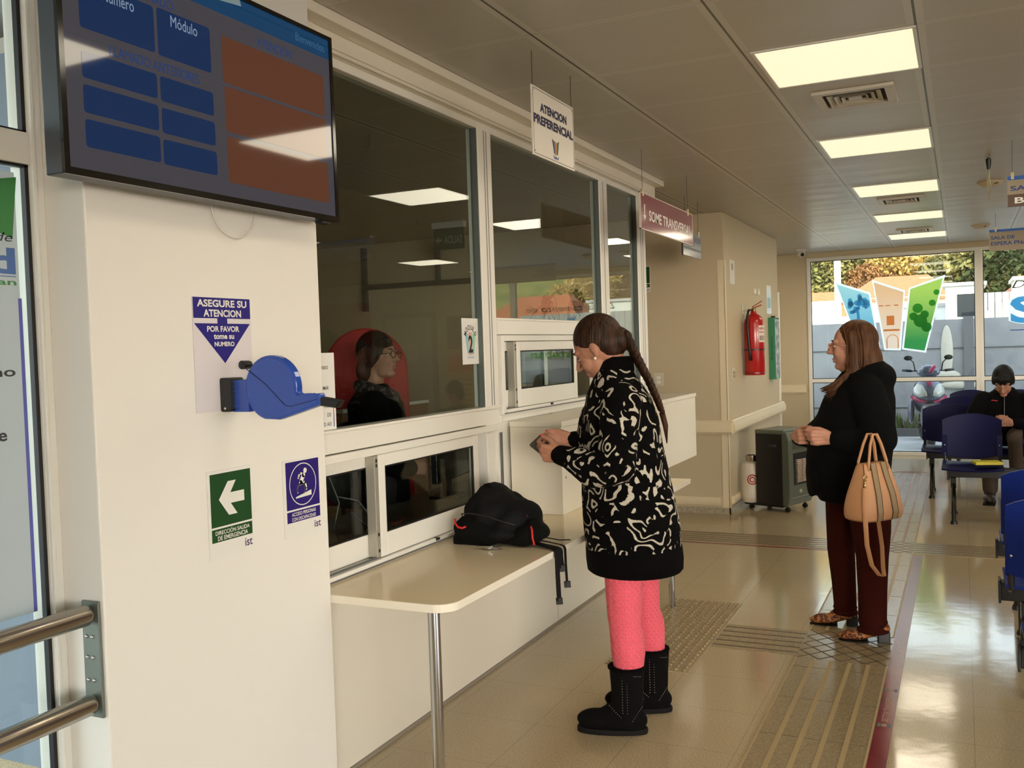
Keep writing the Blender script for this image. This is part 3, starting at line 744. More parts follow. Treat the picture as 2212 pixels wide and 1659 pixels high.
hs = thing('hanging_sign', 'small grey hanging sign partly hidden behind the red sign', 'sign', (0, 0, 0))
F1 = east(-1.90)
MB().box(7.06, 7.62, 2.185, 2.375, -0.008, 0, F1).build('board', mat('sign grey', (128, 130, 140), 0.2, coat=0.3), hs)
MB().box(7.06, 7.62, 2.30, 2.345, 0, 0.0006, F1).box(7.06, 7.62, 2.235, 2.255, 0, 0.0006, F1).build('dark_band', mat('sign slate', (70, 70, 84), 0.3), hs)
MB().box(7.055, 7.07, 2.18, 2.38, -0.009, 0.0008, F1).build('edge_trim', M_DARK, hs)
wires(hs, [(-1.904, 7.16), (-1.904, 7.55)], 2.372); clips(hs, [(-1.904, 7.16), (-1.904, 7.55)], 2.376)

def room_sign(label, y, x0, x1, z0, z1, band_z, rows, lower=None, wirex=()):
    hs = thing('hanging_sign', label, 'sign', (0, 0, 0))
    F1 = south(y)
    MB().box(x0, x1, z0, z1, -0.008, 0, F1).build('board', mat('sign taupe', (150, 138, 116), 0.3), hs)
    MB().box(x0, x1, band_z, z1, 0, 0.0006, F1).build('blue_band', mat('sign blue band', (30, 92, 176), 0.35), hs)
    if lower: MB().box(x0, x1, z0, lower, 0, 0.0006, F1).build('brown_band', mat('sign brown', (82, 62, 46), 0.35), hs)
    l = MB(); l2 = MB()
    for s_, a, b, c, d, white in rows:
        (l2 if white else l).text(s_, F1, a, b, c, d, 0.0010, bold=0.02)
    l.build('lettering', mat('sign deep blue', (26, 58, 130), 0.4), hs)
    if l2.v: l2.build('white_lettering', M_WHITE, hs)
    wires(hs, [(x, y + 0.004) for x in wirex], z1 - 0.004); clips(hs, [(x, y + 0.004) for x in wirex], z1)
    return hs
room_sign('taupe hanging sign whose lower brown band starts with BO', 6.36, 0.255, 1.15, 2.25, 2.43, 2.407, [('SALA DE ESPERA', 0.270, 0.80, 2.343, 2.372, False), ('BOX', 0.292, 0.50, 2.268, 2.304, True)], 2.322, (0.282, 1.1))
room_sign('taupe hanging sign reading SALA DE ESPERA PNA near the end window', 10.05, 0.245, 1.30, 2.285, 2.485, 2.462, [('SALA DE', 0.258, 0.458, 2.392, 2.424, False), ('ESPERA PNA', 0.258, 0.56, 2.336, 2.372, False)], None, (0.30, 1.2))

# ------------------------------------------------------------------ ceiling lamps, vents, detectors
M_LAMP = mat('lit diffuser', (240, 236, 220), 0.5, emis=((252, 243, 206), 1.0))
def lamp(label, x, y, group='lit ceiling panels', w=0.572, d=0.567):
    t = thing('ceiling_lamp', label, 'ceiling lamp', (x, y, CZ), 0, group)
    MB().box(-w / 2, w / 2, -d / 2, d / 2, -0.004, -0.0005).build('diffuser', M_LAMP, t)
    f = MB()
    for a, b, c, e in ((-0.301, 0.301, d / 2 + 0.002, d / 2 + 0.014), (-0.301, 0.301, -d / 2 - 0.014, -d / 2 - 0.002), (-0.301, -w / 2 - 0.002, -d / 2, d / 2), (w / 2 + 0.002, 0.301, -d / 2, d / 2)): f.box(a, b, c, e, -0.006, -0.0005)
    f.build('frame', M_ALU, t)
    L = bpy.data.lights.new('panel light', 'AREA'); L.shape = 'RECTANGLE'; L.size = w; L.size_y = d; L.energy = LAMP_W; L.color = LAMP_COL
    o = bpy.data.objects.new('panel_light', L); link(o, t); o.location = (0, 0, -0.008)
    return t
LY = 3.806 + 0.6235 / 2
names = ['largest lit ceiling panel, in front of the first air vent', 'second lit ceiling panel of the row, between two plain tiles behind the first air vent', 'third lit ceiling panel of the row, just before the second air vent', 'fourth lit ceiling panel of the row, between the second and third air vents', 'last lit ceiling panel of the row, close to the end window']
for i, k in enumerate((0, 3, 6, 9, 12)): lamp(names[i], -0.437, LY + 0.6235 * k)
for k in (-3,): lamp('lit ceiling panel of the same row, behind the viewpoint near the television', -0.437, LY + 0.6235 * k)
for k in (-6, -2, 2, 6, 10, 13): lamp('lit ceiling panel of the far row over the waiting room seats', 2.10, LY + 0.6235 * k, 'lit ceiling panels over the seats')

M_VENT = mat('vent white metal', (206, 198, 182), 0.4)
def vent(label, y):
    t = thing('air_vent', label, 'air vent', (-0.437, y, CZ), 0, 'square ceiling diffusers')
    f = MB()
    def sq(h0, h1, k0, k1, z0, z1):
        for a, b, c, d in ((-h1, h1, -k1, -k0), (-h1, h1, k0, k1), (-h1, -h0, -k0, k0), (h0, h1, -k0, k0)): f.box(a, b, c, d, z0, z1)
    sq(0.135, 0.178, 0.135, 0.178, -0.016, -0.0005); f.build('rim', M_VENT, t, bevel=0.003)
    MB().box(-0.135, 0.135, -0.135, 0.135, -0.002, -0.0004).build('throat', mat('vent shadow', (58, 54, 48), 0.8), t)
    for r in (0.118, 0.088, 0.058):
        R0 = [(-r, -r), (r, -r), (r, r), (-r, r)]; m = MB()
        o0 = [Vector((x, yy, -0.016)) for x, yy in R0]; i0 = [Vector((x * 0.80, yy * 0.80, -0.004)) for x, yy in R0]; i1 = [Vector((x * 0.79, yy * 0.79, -0.004)) for x, yy in R0]; o1 = [Vector((x * 0.985, yy * 0.985, -0.0165)) for x, yy in R0]
        m.rings([o0, i0, i1, o1, o0], False).build('louvre', M_VENT, t)
    MB().box(-0.030, 0.030, -0.030, 0.030, -0.014, -0.003).build('centre_plate', M_VENT, t, bevel=0.002)
for i, k in enumerate((1, 7, 11)):
    vent(('nearest square air vent, right behind the largest lit ceiling panel', 'second square air vent, behind the third lit ceiling panel', 'third square air vent, before the last lit ceiling panel')[i], LY + 0.6235 * k + 0.02)

def detector(label, x, y, r):
    t = thing('smoke_detector', label, 'smoke detector', (x, y, CZ), 0, 'round ceiling detectors')
    MB().lathe([(0, -0.0005), (r, -0.0005), (r, -0.008), (r * 0.9, -0.018), (r * 0.62, -0.036), (0, -0.038)], (0, 0, 0), n=28).build('cover', mat('aged white plastic', (196, 180, 150), 0.45), t, smooth='auto')
    MB().box(0.02, 0.05, -r * 0.78, -r * 0.72, -0.026, -0.018).build('slot', M_DARK, t)
detector('round smoke detector beside the dangling black connector', 0.205, 7.98, 0.088)
detector('round smoke detector farther back, above the SALA DE ESPERA PNA sign', 0.19, 11.05, 0.095)
t = thing('hanging_connector', 'black cable connector with pale loose wires dangling from the ceiling', 'connector', (0.17, 6.9, 0))
MB().tube([(0, 0, CZ - 0.0005), (0, 0, 2.635)], 0.004, 6).lathe([(0.0, 2.565), (0.010, 2.567), (0.015, 2.60), (0.017, 2.632), (0.010, 2.638), (0, 2.638)], (0, 0, 0)).build('connector_body', M_BLACK, t, smooth='auto')
for k, (a, b) in enumerate(((0.0, 0.0), (0.006, -0.004), (-0.006, 0.004))):
    MB().tube([(a * 0.4, b, 2.57), (a, b, 2.50), (a * 1.6 + 0.003, b, 2.43 + 0.012 * k), (a * 1.2 - 0.003, b, 2.375 + 0.022 * k)], 0.0032, 6).build('loose_wire', mat('pale green wire', (206, 204, 168), 0.5), t, smooth=True)
t = thing('dome_camera', 'white dome security camera on the ceiling at the window corner', 'security camera', (-1.80, 12.30, CZ))
MB().lathe([(0, -0.0005), (0.062, -0.0005), (0.062, -0.02), (0.052, -0.026), (0, -0.026)], (0, 0, 0)).build('base', mat('camera white', (214, 208, 198), 0.35), t, smooth='auto')
MB().ell((0, 0, -0.052), (0.048, 0.048, 0.044)).build('dome', mat('camera white', (214, 208, 198), 0.35), t, smooth=True)
MB().ell((0.014, -0.026, -0.066), (0.026, 0.026, 0.026)).build('lens', mat('lens black', (12, 12, 14), 0.12), t, smooth=True)

# ------------------------------------------------------------------ corridor wall: extinguisher, dispenser, notices, switches
ex = thing('fire_extinguisher', 'red fire extinguisher hung on the cream corridor wall', 'fire extinguisher', (-1.755, 8.96, 0))
M_RED = mat('extinguisher red', (170, 22, 24), 0.25, coat=0.3)
MB().lathe([(0, 1.194), (0.088, 1.194), (0.092, 1.20), (0.092, 1.67), (0.085, 1.71), (0.062, 1.745), (0.032, 1.765), (0.024, 1.79), (0, 1.79)], (0, 0, 0), n=32).build('cylinder', M_RED, ex, smooth='auto')
MB().lathe([(0.0935, 1.207), (0.0935, 1.222)], (0, 0, 0), n=32).build('base_band', mat('extinguisher dark red', (120, 14, 16), 0.3), ex, smooth='auto')
MB().lathe([(0.0, 1.785), (0.02, 1.785), (0.022, 1.81), (0.014, 1.825), (0, 1.825)], (0, 0, 0)).build('valve', mat('brass', (170, 140, 80), 0.3, 0.9), ex, smooth='auto')
MB().bar((-0.01, 0, 1.815), (0.075, 0.0, 1.845), 0.018, 0.008).bar((-0.01, 0, 1.83), (0.08, 0.0, 1.882), 0.018, 0.007).build('lever', M_RED, ex, bevel=0.002)
MB().tube([(0.0, -0.02, 1.80), (-0.03, -0.075, 1.80), (-0.04, -0.102, 1.74), (-0.035, -0.106, 1.60), (-0.022, -0.106, 1.42), (-0.015, -0.106, 1.33)], [0.011, 0.011, 0.011, 0.011, 0.011, 0.016], 10).build('hose', M_BLACK, ex, smooth=True)
MB().lathe([(0.0945, 1.425), (0.0945, 1.437)], (0, 0, 0), n=32).build('strap', M_BLACK, ex, smooth='auto')
lab = MB(); R = []
for a in range(-52, 14, 6):
    c_, s_ = 0.0928 * math.cos(math.radians(a)), 0.0928 * math.sin(math.radians(a)); R.append((c_, s_))
lab.rings([[Vector((x, y, 1.50)), Vector((x, y, 1.655))] for x, y in R], False)
lo = lab.build('label', mat('extinguisher label', (226, 214, 200), 0.4), ex)
for z, h, c in ((1.615, 0.022, M_RED), (1.585, 0.015, M_RED), (1.515, 0.045, M_DARK)):
    q = MB()
    for (x, y), (x2, y2) in zip(R[1:-2:2], R[2:-1:2]): q.add([(x * 1.004, y * 1.004, z), (x2 * 1.004, y2 * 1.004, z), (x2 * 1.004, y2 * 1.004, z + h), (x * 1.004, y * 1.004, z + h)], [(0, 1, 2, 3)])
    q.build('label_print', c, lo)
MB().box(-0.105, -0.012, -0.012, 0.012, 1.792, 1.802).box(-0.105, -0.100, -0.02, 0.02, 1.77, 1.86).build('wall_hook', M_STEEL, ex)

FC = east(-1.8595)
t = thing('leaflet_dispenser', 'tall green leaflet dispenser mounted beside the fire extinguisher', 'leaflet dispenser', (0, 0, 0))
MB().box(-1.8598, -1.790, 10.26, 10.275, 1.10, 1.755).box(-1.8598, -1.790, 10.50, 10.515, 1.10, 1.755).box(-1.8598, -1.850, 10.275, 10.50, 1.10, 1.755).box(-1.850, -1.790, 10.275, 10.50, 1.10, 1.115).build('case', mat('dispenser green', (40, 118, 84), 0.35), t, bevel=0.002)
MB().box(-1.850, -1.792, 10.276, 10.499, 1.116, 1.74).build('leaflets', mat('leaflet stack', (190, 196, 196), 0.6, noise=(14, (120, 130, 136), 0.45, 0.55)), t)
MB().text('dispositivo', Frame((-1.825, 10.2598, 1.43), (0, 0, 1), (-1, 0, 0)), -0.13, 0.13, -0.016, 0.016, 0.0008, bold=0.02).build('lettering', mat('dispenser dark green', (16, 64, 46), 0.4), t)
MB().box(-1.84, -1.80, 10.32, 10.38, 1.755, 1.775).build('top_clip', M_BLACK, t)
MB().box(-1.7905, -1.788, 10.35, 10.42, 1.10, 1.14).build('corner_mark', mat('dispenser mint', (120, 200, 160), 0.4), t)

def wallpaper(name, label, F, u0, u1, v0, v1, m=M_PAPER, cat='notice'):
    return tag(MB().box(u0, u1, v0, v1, 0, 0.0012, F).build(name, m), label, cat)
o = wallpaper('notice', 'narrow white notice with a grey symbol high on the corridor wall by the corner', FC, 8.47, 8.66, 2.03, 2.245)
MB().flat(circ(8.565, 2.185, 0.035, 20), FC, 0.0016).build('symbol', mat('soft grey print', (150, 150, 146), 0.6), o)
o = wallpaper('notice', 'glossy white notice high on the wall above the green leaflet dispenser', FC, 10.20, 10.46, 1.80, 2.10, mat('laminated paper', (232, 232, 232), 0.15))
MB().flat([(10.24, 1.86), (10.42, 1.86), (10.42, 1.97), (10.24, 1.97)], FC, 0.0016).build('picture_print', mat('soft teal print', (150, 186, 200), 0.4), o)
def plate(label, F, u0, u1, v0, v1, n=1, name='switch_plate', vert=False):
    t = thing(name, label, 'switch' if name == 'switch_plate' else 'socket', (0, 0, 0))
    MB().box(u0, u1, v0, v1, 0, 0.008, F).build('plate', mat('switch plastic', (214, 204, 182), 0.35), t, bevel=0.002)
    for k in range(n):
        if vert: a, b = u0 + 0.3 * (u1 - u0), u1 - 0.3 * (u1 - u0); c = v0 + (v1 - v0) * (0.18 + 0.34 * k); d = c + (v1 - v0) * 0.24
        else: a = u0 + 0.15 * (u1 - u0); b = u1 - 0.15 * (u1 - u0); c = v0 + (v1 - v0) * (0.2 + 0.6 * k / n); d = c + (v1 - v0) * 0.5 / n
        MB().box(a, b, c, d, 0.008, 0.011, F).build('rocker', M_WHITE if name == 'switch_plate' else mat('socket grey', (150, 140, 118), 0.4), t)
    return t
plate('small white switch above the fire extinguisher, nearer to the corner', FC, 9.50, 9.62, 1.975, 2.035)
plate('small pale blue thermostat beside the switch above the fire extinguisher', FC, 9.70, 9.80, 1.970, 2.040)
plate('white wall socket on the corridor wall below the fire extinguisher', FC, 8.45, 8.55, 1.165, 1.275, 2, 'wall_socket')
plate('double light switch on the wall beside the glazed partition end', south(8.2395), -2.512, -2.425, 1.135, 1.252, 2, 'switch_plate', True)
F8 = south(8.2395)
o = wallpaper('exit_notice', 'narrow dark green exit notice behind the end post of the partition', F8, -2.70, -2.523, 1.985, 2.215)
MB().box(-2.695, -2.528, 2.062, 2.210, 0.0012, 0.0016, F8).box(-2.695, -2.528, 2.025, 2.055, 0.0012, 0.0016, F8).build('colour_field', M_GREEN, o)
MB().text('SALIDA', F8, -2.68, -2.545, 2.033, 2.047, 0.002).build('lettering', M_WHITE, o)
MB().text('ist', F8, -2.565, -2.530, 1.992, 2.016, 0.0018).build('brand_mark', mat('purple print', (70, 30, 96), 0.5), o)

# ------------------------------------------------------------------ floor: tactile paving and tape
M_TAC = mat('grey tactile tile', (142, 126, 98), 0.20, 0, 0.6, noise=(120, (166, 150, 118), 0.35, 0.65))
M_GRV = mat('sand groove', (176, 154, 112), 0.5)
M_GRD = mat('dark groove', (92, 78, 56), 0.6)
M_TDK = mat('tile joint', (90, 78, 58), 0.6)
def paving(name, label, x0, x1, y0, y1, h=0.003):
    o = MB().box(x0, x1, y0, y1, 0.0002, h).build(name, M_TAC)
    return tag(o, label, 'tactile paving', 'tactile paving tiles in the floor')
def long_strip(label, y0, y1, grow=M_GRV, end=True):
    o = paving('tactile_strip', label, -0.733, -0.327, y0, y1)
    g = MB()
    for x in (-0.652, -0.571, -0.490, -0.409): g.box(x - 0.009, x + 0.009, y0 + 0.01, y1 - 0.01, 0.003, 0.0042)
    for x in (-0.731, -0.331): g.box(x - 0.004, x + 0.004, y0, y1, 0.003, 0.0042)
    g.build('guide_rib', grow, o)
    j = MB(); y = y0 + 0.4
    while y < y1 - 0.1:
        j.box(-0.733, -0.327, y - 0.0015, y + 0.0015, 0.0031, 0.0035); y += 0.405
    j.build('joint', M_TDK, o)
    return o
long_strip('ribbed tactile strip beside the lettered red tape, nearest the viewer', 1.2, 4.56)
long_strip('ribbed tactile strip between the two diamond tiles, under the woman with the tan bag', 5.02, 7.035)
o = long_strip('ribbed tactile strip running beyond the second diamond tile towards the window', 7.42, 11.20, mat('reddish groove', (150, 112, 92), 0.5))
g = MB()
for k, r in enumerate((0.20, 0.12, 0.04)):
    g.tube([(-0.53 + r * math.cos(math.radians(a)), 11.20 + 0.45 * r * math.sin(math.radians(a)) * 2, 0.003) for a in range(0, 181, 15)], 0.006, 6, 0.3, (0, 0, 1))
g.build('loop_end', mat('reddish groove', (150, 112, 92), 0.5), o)
def diamond(label, y0, y1):
    o = paving('tactile_tile', label, -0.733, -0.327, y0 + 0.002, y1 - 0.002)
    g = MB(); n = 4
    x0, x1 = -0.73, -0.33
    for k in range(-n, n + 1):
        for sgn in (1, -1):
            pts = []
            for t_ in range(0, 41):
                u = t_ / 40; v = (u if sgn > 0 else 1 - u) + k / n * 1.0
                if 0 <= v <= 1: pts.append((x0 + u * (x1 - x0), y0 + v * (y1 - y0), 0.0032))
            if len(pts) > 1: g.bar(pts[0], pts[-1], 0.007, 0.0012)
    g.build('diamond_groove', M_GRD, o)
diamond('diamond grooved tactile tile where the short side strip meets the main strip', 4.56, 5.02)
diamond('diamond grooved tactile tile at the crossing with the strip across the hall', 7.035, 7.42)
def cross_strip(label, x0, x1, y0, y1):
    o = paving('tactile_strip', label, x0, x1, y0, y1)
    g = MB(); n = 5
    for k in range(n):
        y = y0 + (y1 - y0) * (0.12 + 0.76 * k / (n - 1)); g.box(x0, x1, y - 0.006, y + 0.006, 0.003, 0.0040)
    g.build('guide_rib', M_GRD, o)
    j = MB(); x = x0 + 0.4
    while x < x1 - 0.1:
        j.box(x - 0.0015, x + 0.0015, y0, y1, 0.0031, 0.0035); x += 0.4
    if j.v: j.build('joint', M_TDK, o)
cross_strip('short tactile strip between the studded plate and the diamond tile', -1.148, -0.736, 4.578, 4.985)
cross_strip('tactile strip across the hall, on the counter side of the crossing', -2.6, -0.736, 7.035, 7.42)
cross_strip('tactile strip across the hall, on the seat side of the crossing', -0.324, 2.4, 7.035, 7.42)
o = paving('tactile_plate', 'studded tactile warning plate behind the pink legs', -1.552, -1.154, 4.17, 5.402)
g = MB()
for i in range(10):
    for k in range(26):
        x, y = -1.532 + i * 0.0398, 4.195 + k * 0.0472
        g.ell((x, y, 0.0035), (0.011, 0.014, 0.0075), n=8, m=4)
g.build('stud', mat('tactile stud', (150, 128, 90), 0.3), o, smooth=True)

tp = thing('floor_tape', 'dark red floor tape lettered SECTOR TRANSVERSAL along the tactile strip', 'floor tape', (0, 0, 0))
MB().box(-0.3255, -0.262, 0.6, 7.0, 0.0003, 0.0016).build('tape', mat('dark red tape', (112, 30, 40), 0.24, noise=(5, (126, 44, 54), 0.4, 0.6)), tp)
FTp = Frame((-0.294, 0, 0.0016), (0, 1, 0), (-1, 0, 0))
MB().text('SECTOR TRANSVERSAL', FTp, 3.895, 4.200, -0.011, 0.013, 0.0004, bold=0.005).build('lettering', mat('tape lettering', (196, 160, 140), 0.5), tp)
for yy in (3.855, 4.255):
    q = MB()
    q.flat([(yy - 0.018, 0.024), (yy + 0.022, 0.024), (yy + 0.016, 0.012), (yy - 0.012, 0.012)], FTp, 0.0004); q.build('emblem', mat('tape emblem green', (90, 118, 96), 0.5), tp)
    MB().flat([(yy - 0.012, 0.009), (yy + 0.016, 0.009), (yy + 0.016, -0.009), (yy - 0.012, -0.009)], FTp, 0.0004).build('emblem', mat('tape emblem tan', (176, 136, 112), 0.5), tp)
    MB().flat([(yy - 0.018, -0.024), (yy + 0.022, -0.024), (yy + 0.016, -0.012), (yy - 0.012, -0.012)], FTp, 0.0004).build('emblem', mat('tape emblem blue', (84, 100, 124), 0.5), tp)
tag(MB().box(-2.0, -0.327, 6.985, 7.012, 0.0003, 0.0016).build('floor_tape', mat('dark red tape', (112, 30, 40), 0.24)), 'thin dark red tape line crossing the floor towards the counter', 'floor tape')
# ------------------------------------------------------------------ beam seating
M_SEAT = mat('navy seat plastic', (8, 11, 62), 0.5, 0, 0.2)
M_SEATB = mat('royal blue seat plastic', (8, 36, 118), 0.45, 0, 0.25)
M_SFR = mat('black painted steel', (18, 16, 15), 0.3, 0, 0.5)
def seat_back(w, h, n=9):
    """curved back panel: polygon in (u, v), crowned top and rounded bottom"""
    P = []
    for k in range(n + 1):
        t = k / n; P.append((-w / 2 + w * t, -0.03 * math.sin(math.pi * t)))
    for k in range(n + 1):
        t = k / n; u = w / 2 - w * t
        P.append((u, h - 0.055 + 0.055 * math.sin(math.pi * t) ** 0.75))
    return P
def beam_row(label, x0, n, y, face, msh, beam_pad=0.0, gap=0.53, legs_at=None, group='blue beam seats'):
    """face=-1: seats look towards -Y; +1: towards +Y"""
    t = thing('beam_seating', label, 'seating', (x0, y, 0), 0, group)
    L = gap * (n - 1) + 0.46
    MB().box(-0.01 + beam_pad, L + 0.0, -0.035, 0.035, 0.345, 0.425).build('beam', M_SFR, t, bevel=0.004)
    MB().box(-0.018 + beam_pad, -0.008 + beam_pad, -0.045, 0.045, 0.335, 0.435).build('beam_cap', M_BLACK, t, bevel=0.003)
    for k in range(n):
        cx = 0.23 + gap * k
        # seat pan, dished
        rows = []
        for j in range(8):
            v = -0.21 + 0.42 * j / 7
            z = 0.455 + (0.012 * math.cos(v * 9) * -1) + (0.0 if v * face < 0.12 else -0.02 * (v * face - 0.12) / 0.09)
            rows.append([Vector((cx + (-0.225 + 0.45 * i / 6), v * 1.0, z - 0.014 * math.cos((i - 3) / 3 * math.pi / 2))) for i in range(7)])
        m = MB(); V = [p for r in rows for p in r] + [p - Vector((0, 0, 0.014)) for r in rows for p in r]
        Fc = []; nn = 7; N = 56
        for j in range(7):
            for i in range(6):
                a = j * nn + i; Fc.append((a, a + 1, a + nn + 1, a + nn)); Fc.append((N + a, N + a + nn, N + a + nn + 1, N + a + 1))
        for i in range(6): Fc.append((i, N + i, N + i + 1, i + 1)); a = 49 + i; Fc.append((a, a + 1, N + a + 1, N + a))
        for j in range(7): a = j * nn; Fc.append((a, a + nn, N + a + nn, N + a)); a += 6; Fc.append((a, N + a, N + a + nn, a + nn))
        m.add(V, Fc); m.build('seat', msh, t, smooth='auto')
        # back panel
        yb = -face * 0.205
        ff = Frame((cx, yb, 0.505), (1, 0, 0), (0, -face * 0.10, 1))
        pb = seat_back(0.45, 0.345)
        m = MB(); nP = len(pb)
        def P3(u, v, w): 
            return ff(u, v, w * 1.0 + 0.030 * (1 - (u / 0.225) ** 2) * face)
        # grid fill so the panel can curve
        cols = 12; g0 = []; 
        for i in range(cols + 1):
            tt = i / cols; u = -0.225 + 0.45 * tt
            vb = -0.03 * math.sin(math.pi * tt); vt = 0.345 - 0.055 + 0.055 * max(math.sin(math.pi * tt), 0) ** 0.75
            g0.append((u, vb, vt))
        V = []; Fc = []
        for w in (-0.007, 0.007):
            for u, vb, vt in g0:
                for j in range(5): V.append(P3(u, vb + (vt - vb) * j / 4, w))
        Q = 5 * (cols + 1)
        for i in range(cols):
            for j in range(4):
                a = i * 5 + j; Fc.append((a, a + 5, a + 6, a + 1)); Fc.append((Q + a, Q + a + 1, Q + a + 6, Q + a + 5))
            a = i * 5; Fc.append((a, Q + a, Q + a + 5, a + 5)); a += 4; Fc.append((a, a + 5, Q + a + 5, Q + a))
        for j in range(4):
            Fc.append((j, j + 1, Q + j + 1, Q + j)); a = cols * 5 + j; Fc.append((a, Q + a, Q + a + 1, a + 1))
        m.add(V, Fc); bo = m.build('backrest', msh, t, smooth='auto', bevel=0.003)
        rb = MB()
        for sx in (-0.205, 0.205):
            rb.prism(rrect(sx - 0.022, sx + 0.022, -0.01, 0.165, 0.006), -face * 0.0 - 0.012 if face > 0 else -0.002, 0.002 if face > 0 else 0.012, Frame(ff(0, 0, 0), (1, 0, 0), (0, -face * 0.10, 1)))
        rb.build('bracket_cover', msh, bo, bevel=0.002)
        sb = MB()
        for sx in (-0.205, 0.205): sb.ell(ff(sx, 0.08, 0.0135 * 1.0), (0.006, 0.004, 0.006), n=10, m=6).ell(ff(sx, 0.08, -0.0135), (0.006, 0.004, 0.006), n=10, m=6)
        sb.build('bolt', M_CHROME, bo, smooth=True)
        for sx in (-0.205, 0.205):
            MB().tube([(cx + sx, yb, 0.52), (cx + sx, yb * 0.98, 0.44), (cx + sx, yb * 0.75, 0.425), (cx + sx, 0, 0.425)], 0.013, 8).build('back_post', M_SFR, t, smooth='auto')
    for lx in (legs_at or (0.09, L - 0.09)):
        MB().box(lx - 0.022, lx + 0.022, -0.04, 0.04, 0.26, 0.345).build('leg_bracket', M_SFR, t, bevel=0.003)
        for s in (-1, 1):
            lg = MB().tube([(lx, 0, 0.32), (lx, s * 0.07, 0.24), (lx, s * 0.20, 0.15), (lx, s * 0.245, 0.012)], 0.017, 10).build('leg', M_SFR, t, smooth='auto')
            MB().lathe([(0, 0), (0.026, 0), (0.026, 0.012), (0.018, 0.03), (0, 0.03)], (lx, s * 0.245, 0)).build('foot_cap', M_BLACK, lg, smooth='auto')
    return t
beam_row('row of blue seats facing the counter hall, with a yellow book on its end seat', -0.170, 2, 8.50, -1, M_SEAT, 0.06, 0.60)
beam_row('row of blue seats where the woman in the black jacket is sitting', -0.365, 3, 9.78, -1, M_SEAT, 0.06, 0.50)
beam_row('row of blue seats behind the seated woman, third from the tactile crossing', -0.230, 3, 11.08, -1, M_SEAT, 0.06, 0.50)
beam_row('last row of blue seats, right in front of the end window', -0.150, 3, 12.34, -1, M_SEAT, 0.06, 0.50)
beam_row('rearmost of the three blue seat rows with bolted backs, nearest the yellow book', 0.160, 3, 5.52, 1, M_SEATB, 0.0, 0.5)
beam_row('middle one of the three blue seat rows with bolted backs', 0.145, 3, 4.60, 1, M_SEATB, 0.0, 0.5)
beam_row('nearest blue seat row with bolted backs, at the picture edge', 0.175, 3, 3.68, 1, M_SEATB, 0.0, 0.5)
bk_ = thing('book', 'thin yellow book lying on the end blue seat', 'book', (0.165, 8.40, 0.468), 0.25)
MB().box(-0.10, 0.10, -0.07, 0.07, 0.0, 0.022).build('cover', mat('yellow cover', (206, 196, 50), 0.4), bk_, bevel=0.002)
MB().box(-0.098, 0.102, -0.068, 0.0715, 0.004, 0.018).build('pages', M_PAPER, bk_)

# ------------------------------------------------------------------ gas heater with its bottle
hx = Vector((-1.39, 8.40, 0)); hs_ = Vector((-0.29, 0.11, 0)).normalized(); hf = Vector((0.11, 0.29, 0)).normalized()
# local: x = along front face (away), y = towards the back/side
ht = thing('gas_heater', 'grey and black cabinet gas heater on castors against the corridor wall', 'heater', hx, math.atan2(hf.y, hf.x))
HW, HD, HH = 0.40, 0.31, 0.725
M_HG = mat('heater grey', (96, 102, 88), 0.35, 0.2)
M_HB = mat('heater black', (26, 24, 22), 0.4)
prof = [(0.0, 0.065), (-0.006, 0.065)]
MB().box(0.0, HW, 0.045, HD, 0.06, HH - 0.03).build('cabinet', M_HB, ht, bevel=0.006)
MB().box(-0.004, HW + 0.004, 0.02, HD + 0.004, HH - 0.04, HH).build('top_panel', M_HG, ht, bevel=0.012, seg=3)
fp = [(0.045, 0.06), (0.045, HH - 0.02), (0.0, HH - 0.02), (-0.022, HH - 0.09), (-0.026, 0.2), (-0.02, 0.11), (0.0, 0.06)]
MB().rings([[Vector((x, y, z)) for y, z in fp] for x in (-0.003, HW + 0.003)]).build('front_panel', M_HG, ht, bevel=0.006)
MB().box(0.07, HW - 0.05, -0.0285, -0.018, 0.24, 0.52).build('grille_recess', M_BLACK, ht)
MB().box(0.12, HW - 0.10, -0.030, -0.0286, 0.26, 0.46).build('burner_plaque', mat('ceramic burner', (176, 150, 120), 0.6, noise=(60, (150, 118, 92), 0.4, 0.6)), ht)
gr = MB()
for k in range(13):
    z = 0.262 + k * 0.0165; gr.tube([(0.085, -0.034, z), (HW - 0.065, -0.034, z)], 0.0022, 6)
for x in (0.11, 0.20, 0.29): gr.tube([(x, -0.036, 0.25), (x, -0.036, 0.47)], 0.0022, 6)
gr.build('grille', M_CHROME, ht)
vt = MB()
for k in range(8): vt.box(0.06, HW - 0.06, -0.0265, -0.02, 0.555 + k * 0.011, 0.559 + k * 0.011)
vt.build('vent_slot', mat('heater shadow', (56, 60, 50), 0.6), ht)
MB().box(0.16, 0.205, -0.0262, -0.02, 0.165, 0.195).build('badge', mat('heater badge', (166, 166, 150), 0.4), ht)
MB().box(0.02, HW - 0.02, -0.0262, -0.021, 0.128, 0.131).build('trim_line', mat('heater badge', (166, 166, 150), 0.4), ht)
MB().prism(rrect(0.10 - 0.001, 0.19, 0.575, 0.598, 0.006), 0, 0.003, Frame((0, 0, 0), (0, 1, 0), (0, 0, 1))).build('side_handle', mat('grey handle', (110, 112, 110), 0.3), ht)
MB().box(0.0, HW, 0.05, HD + 0.12, 0.045, 0.06).build('base_plate', M_BLACK, ht)
for x, y in ((0.05, 0.03), (HW - 0.05, 0.03), (0.05, HD + 0.08), (HW - 0.05, HD + 0.08)):
    MB().lathe([(0, -0.012), (0.022, -0.012), (0.022, 0.012), (0, 0.012)], (x, y, 0.0225), (1, 0, 0)).box(x - 0.008, x + 0.008, y - 0.006, y + 0.006, 0.03, 0.05).build('caster', M_BLACK, ht, smooth='auto')
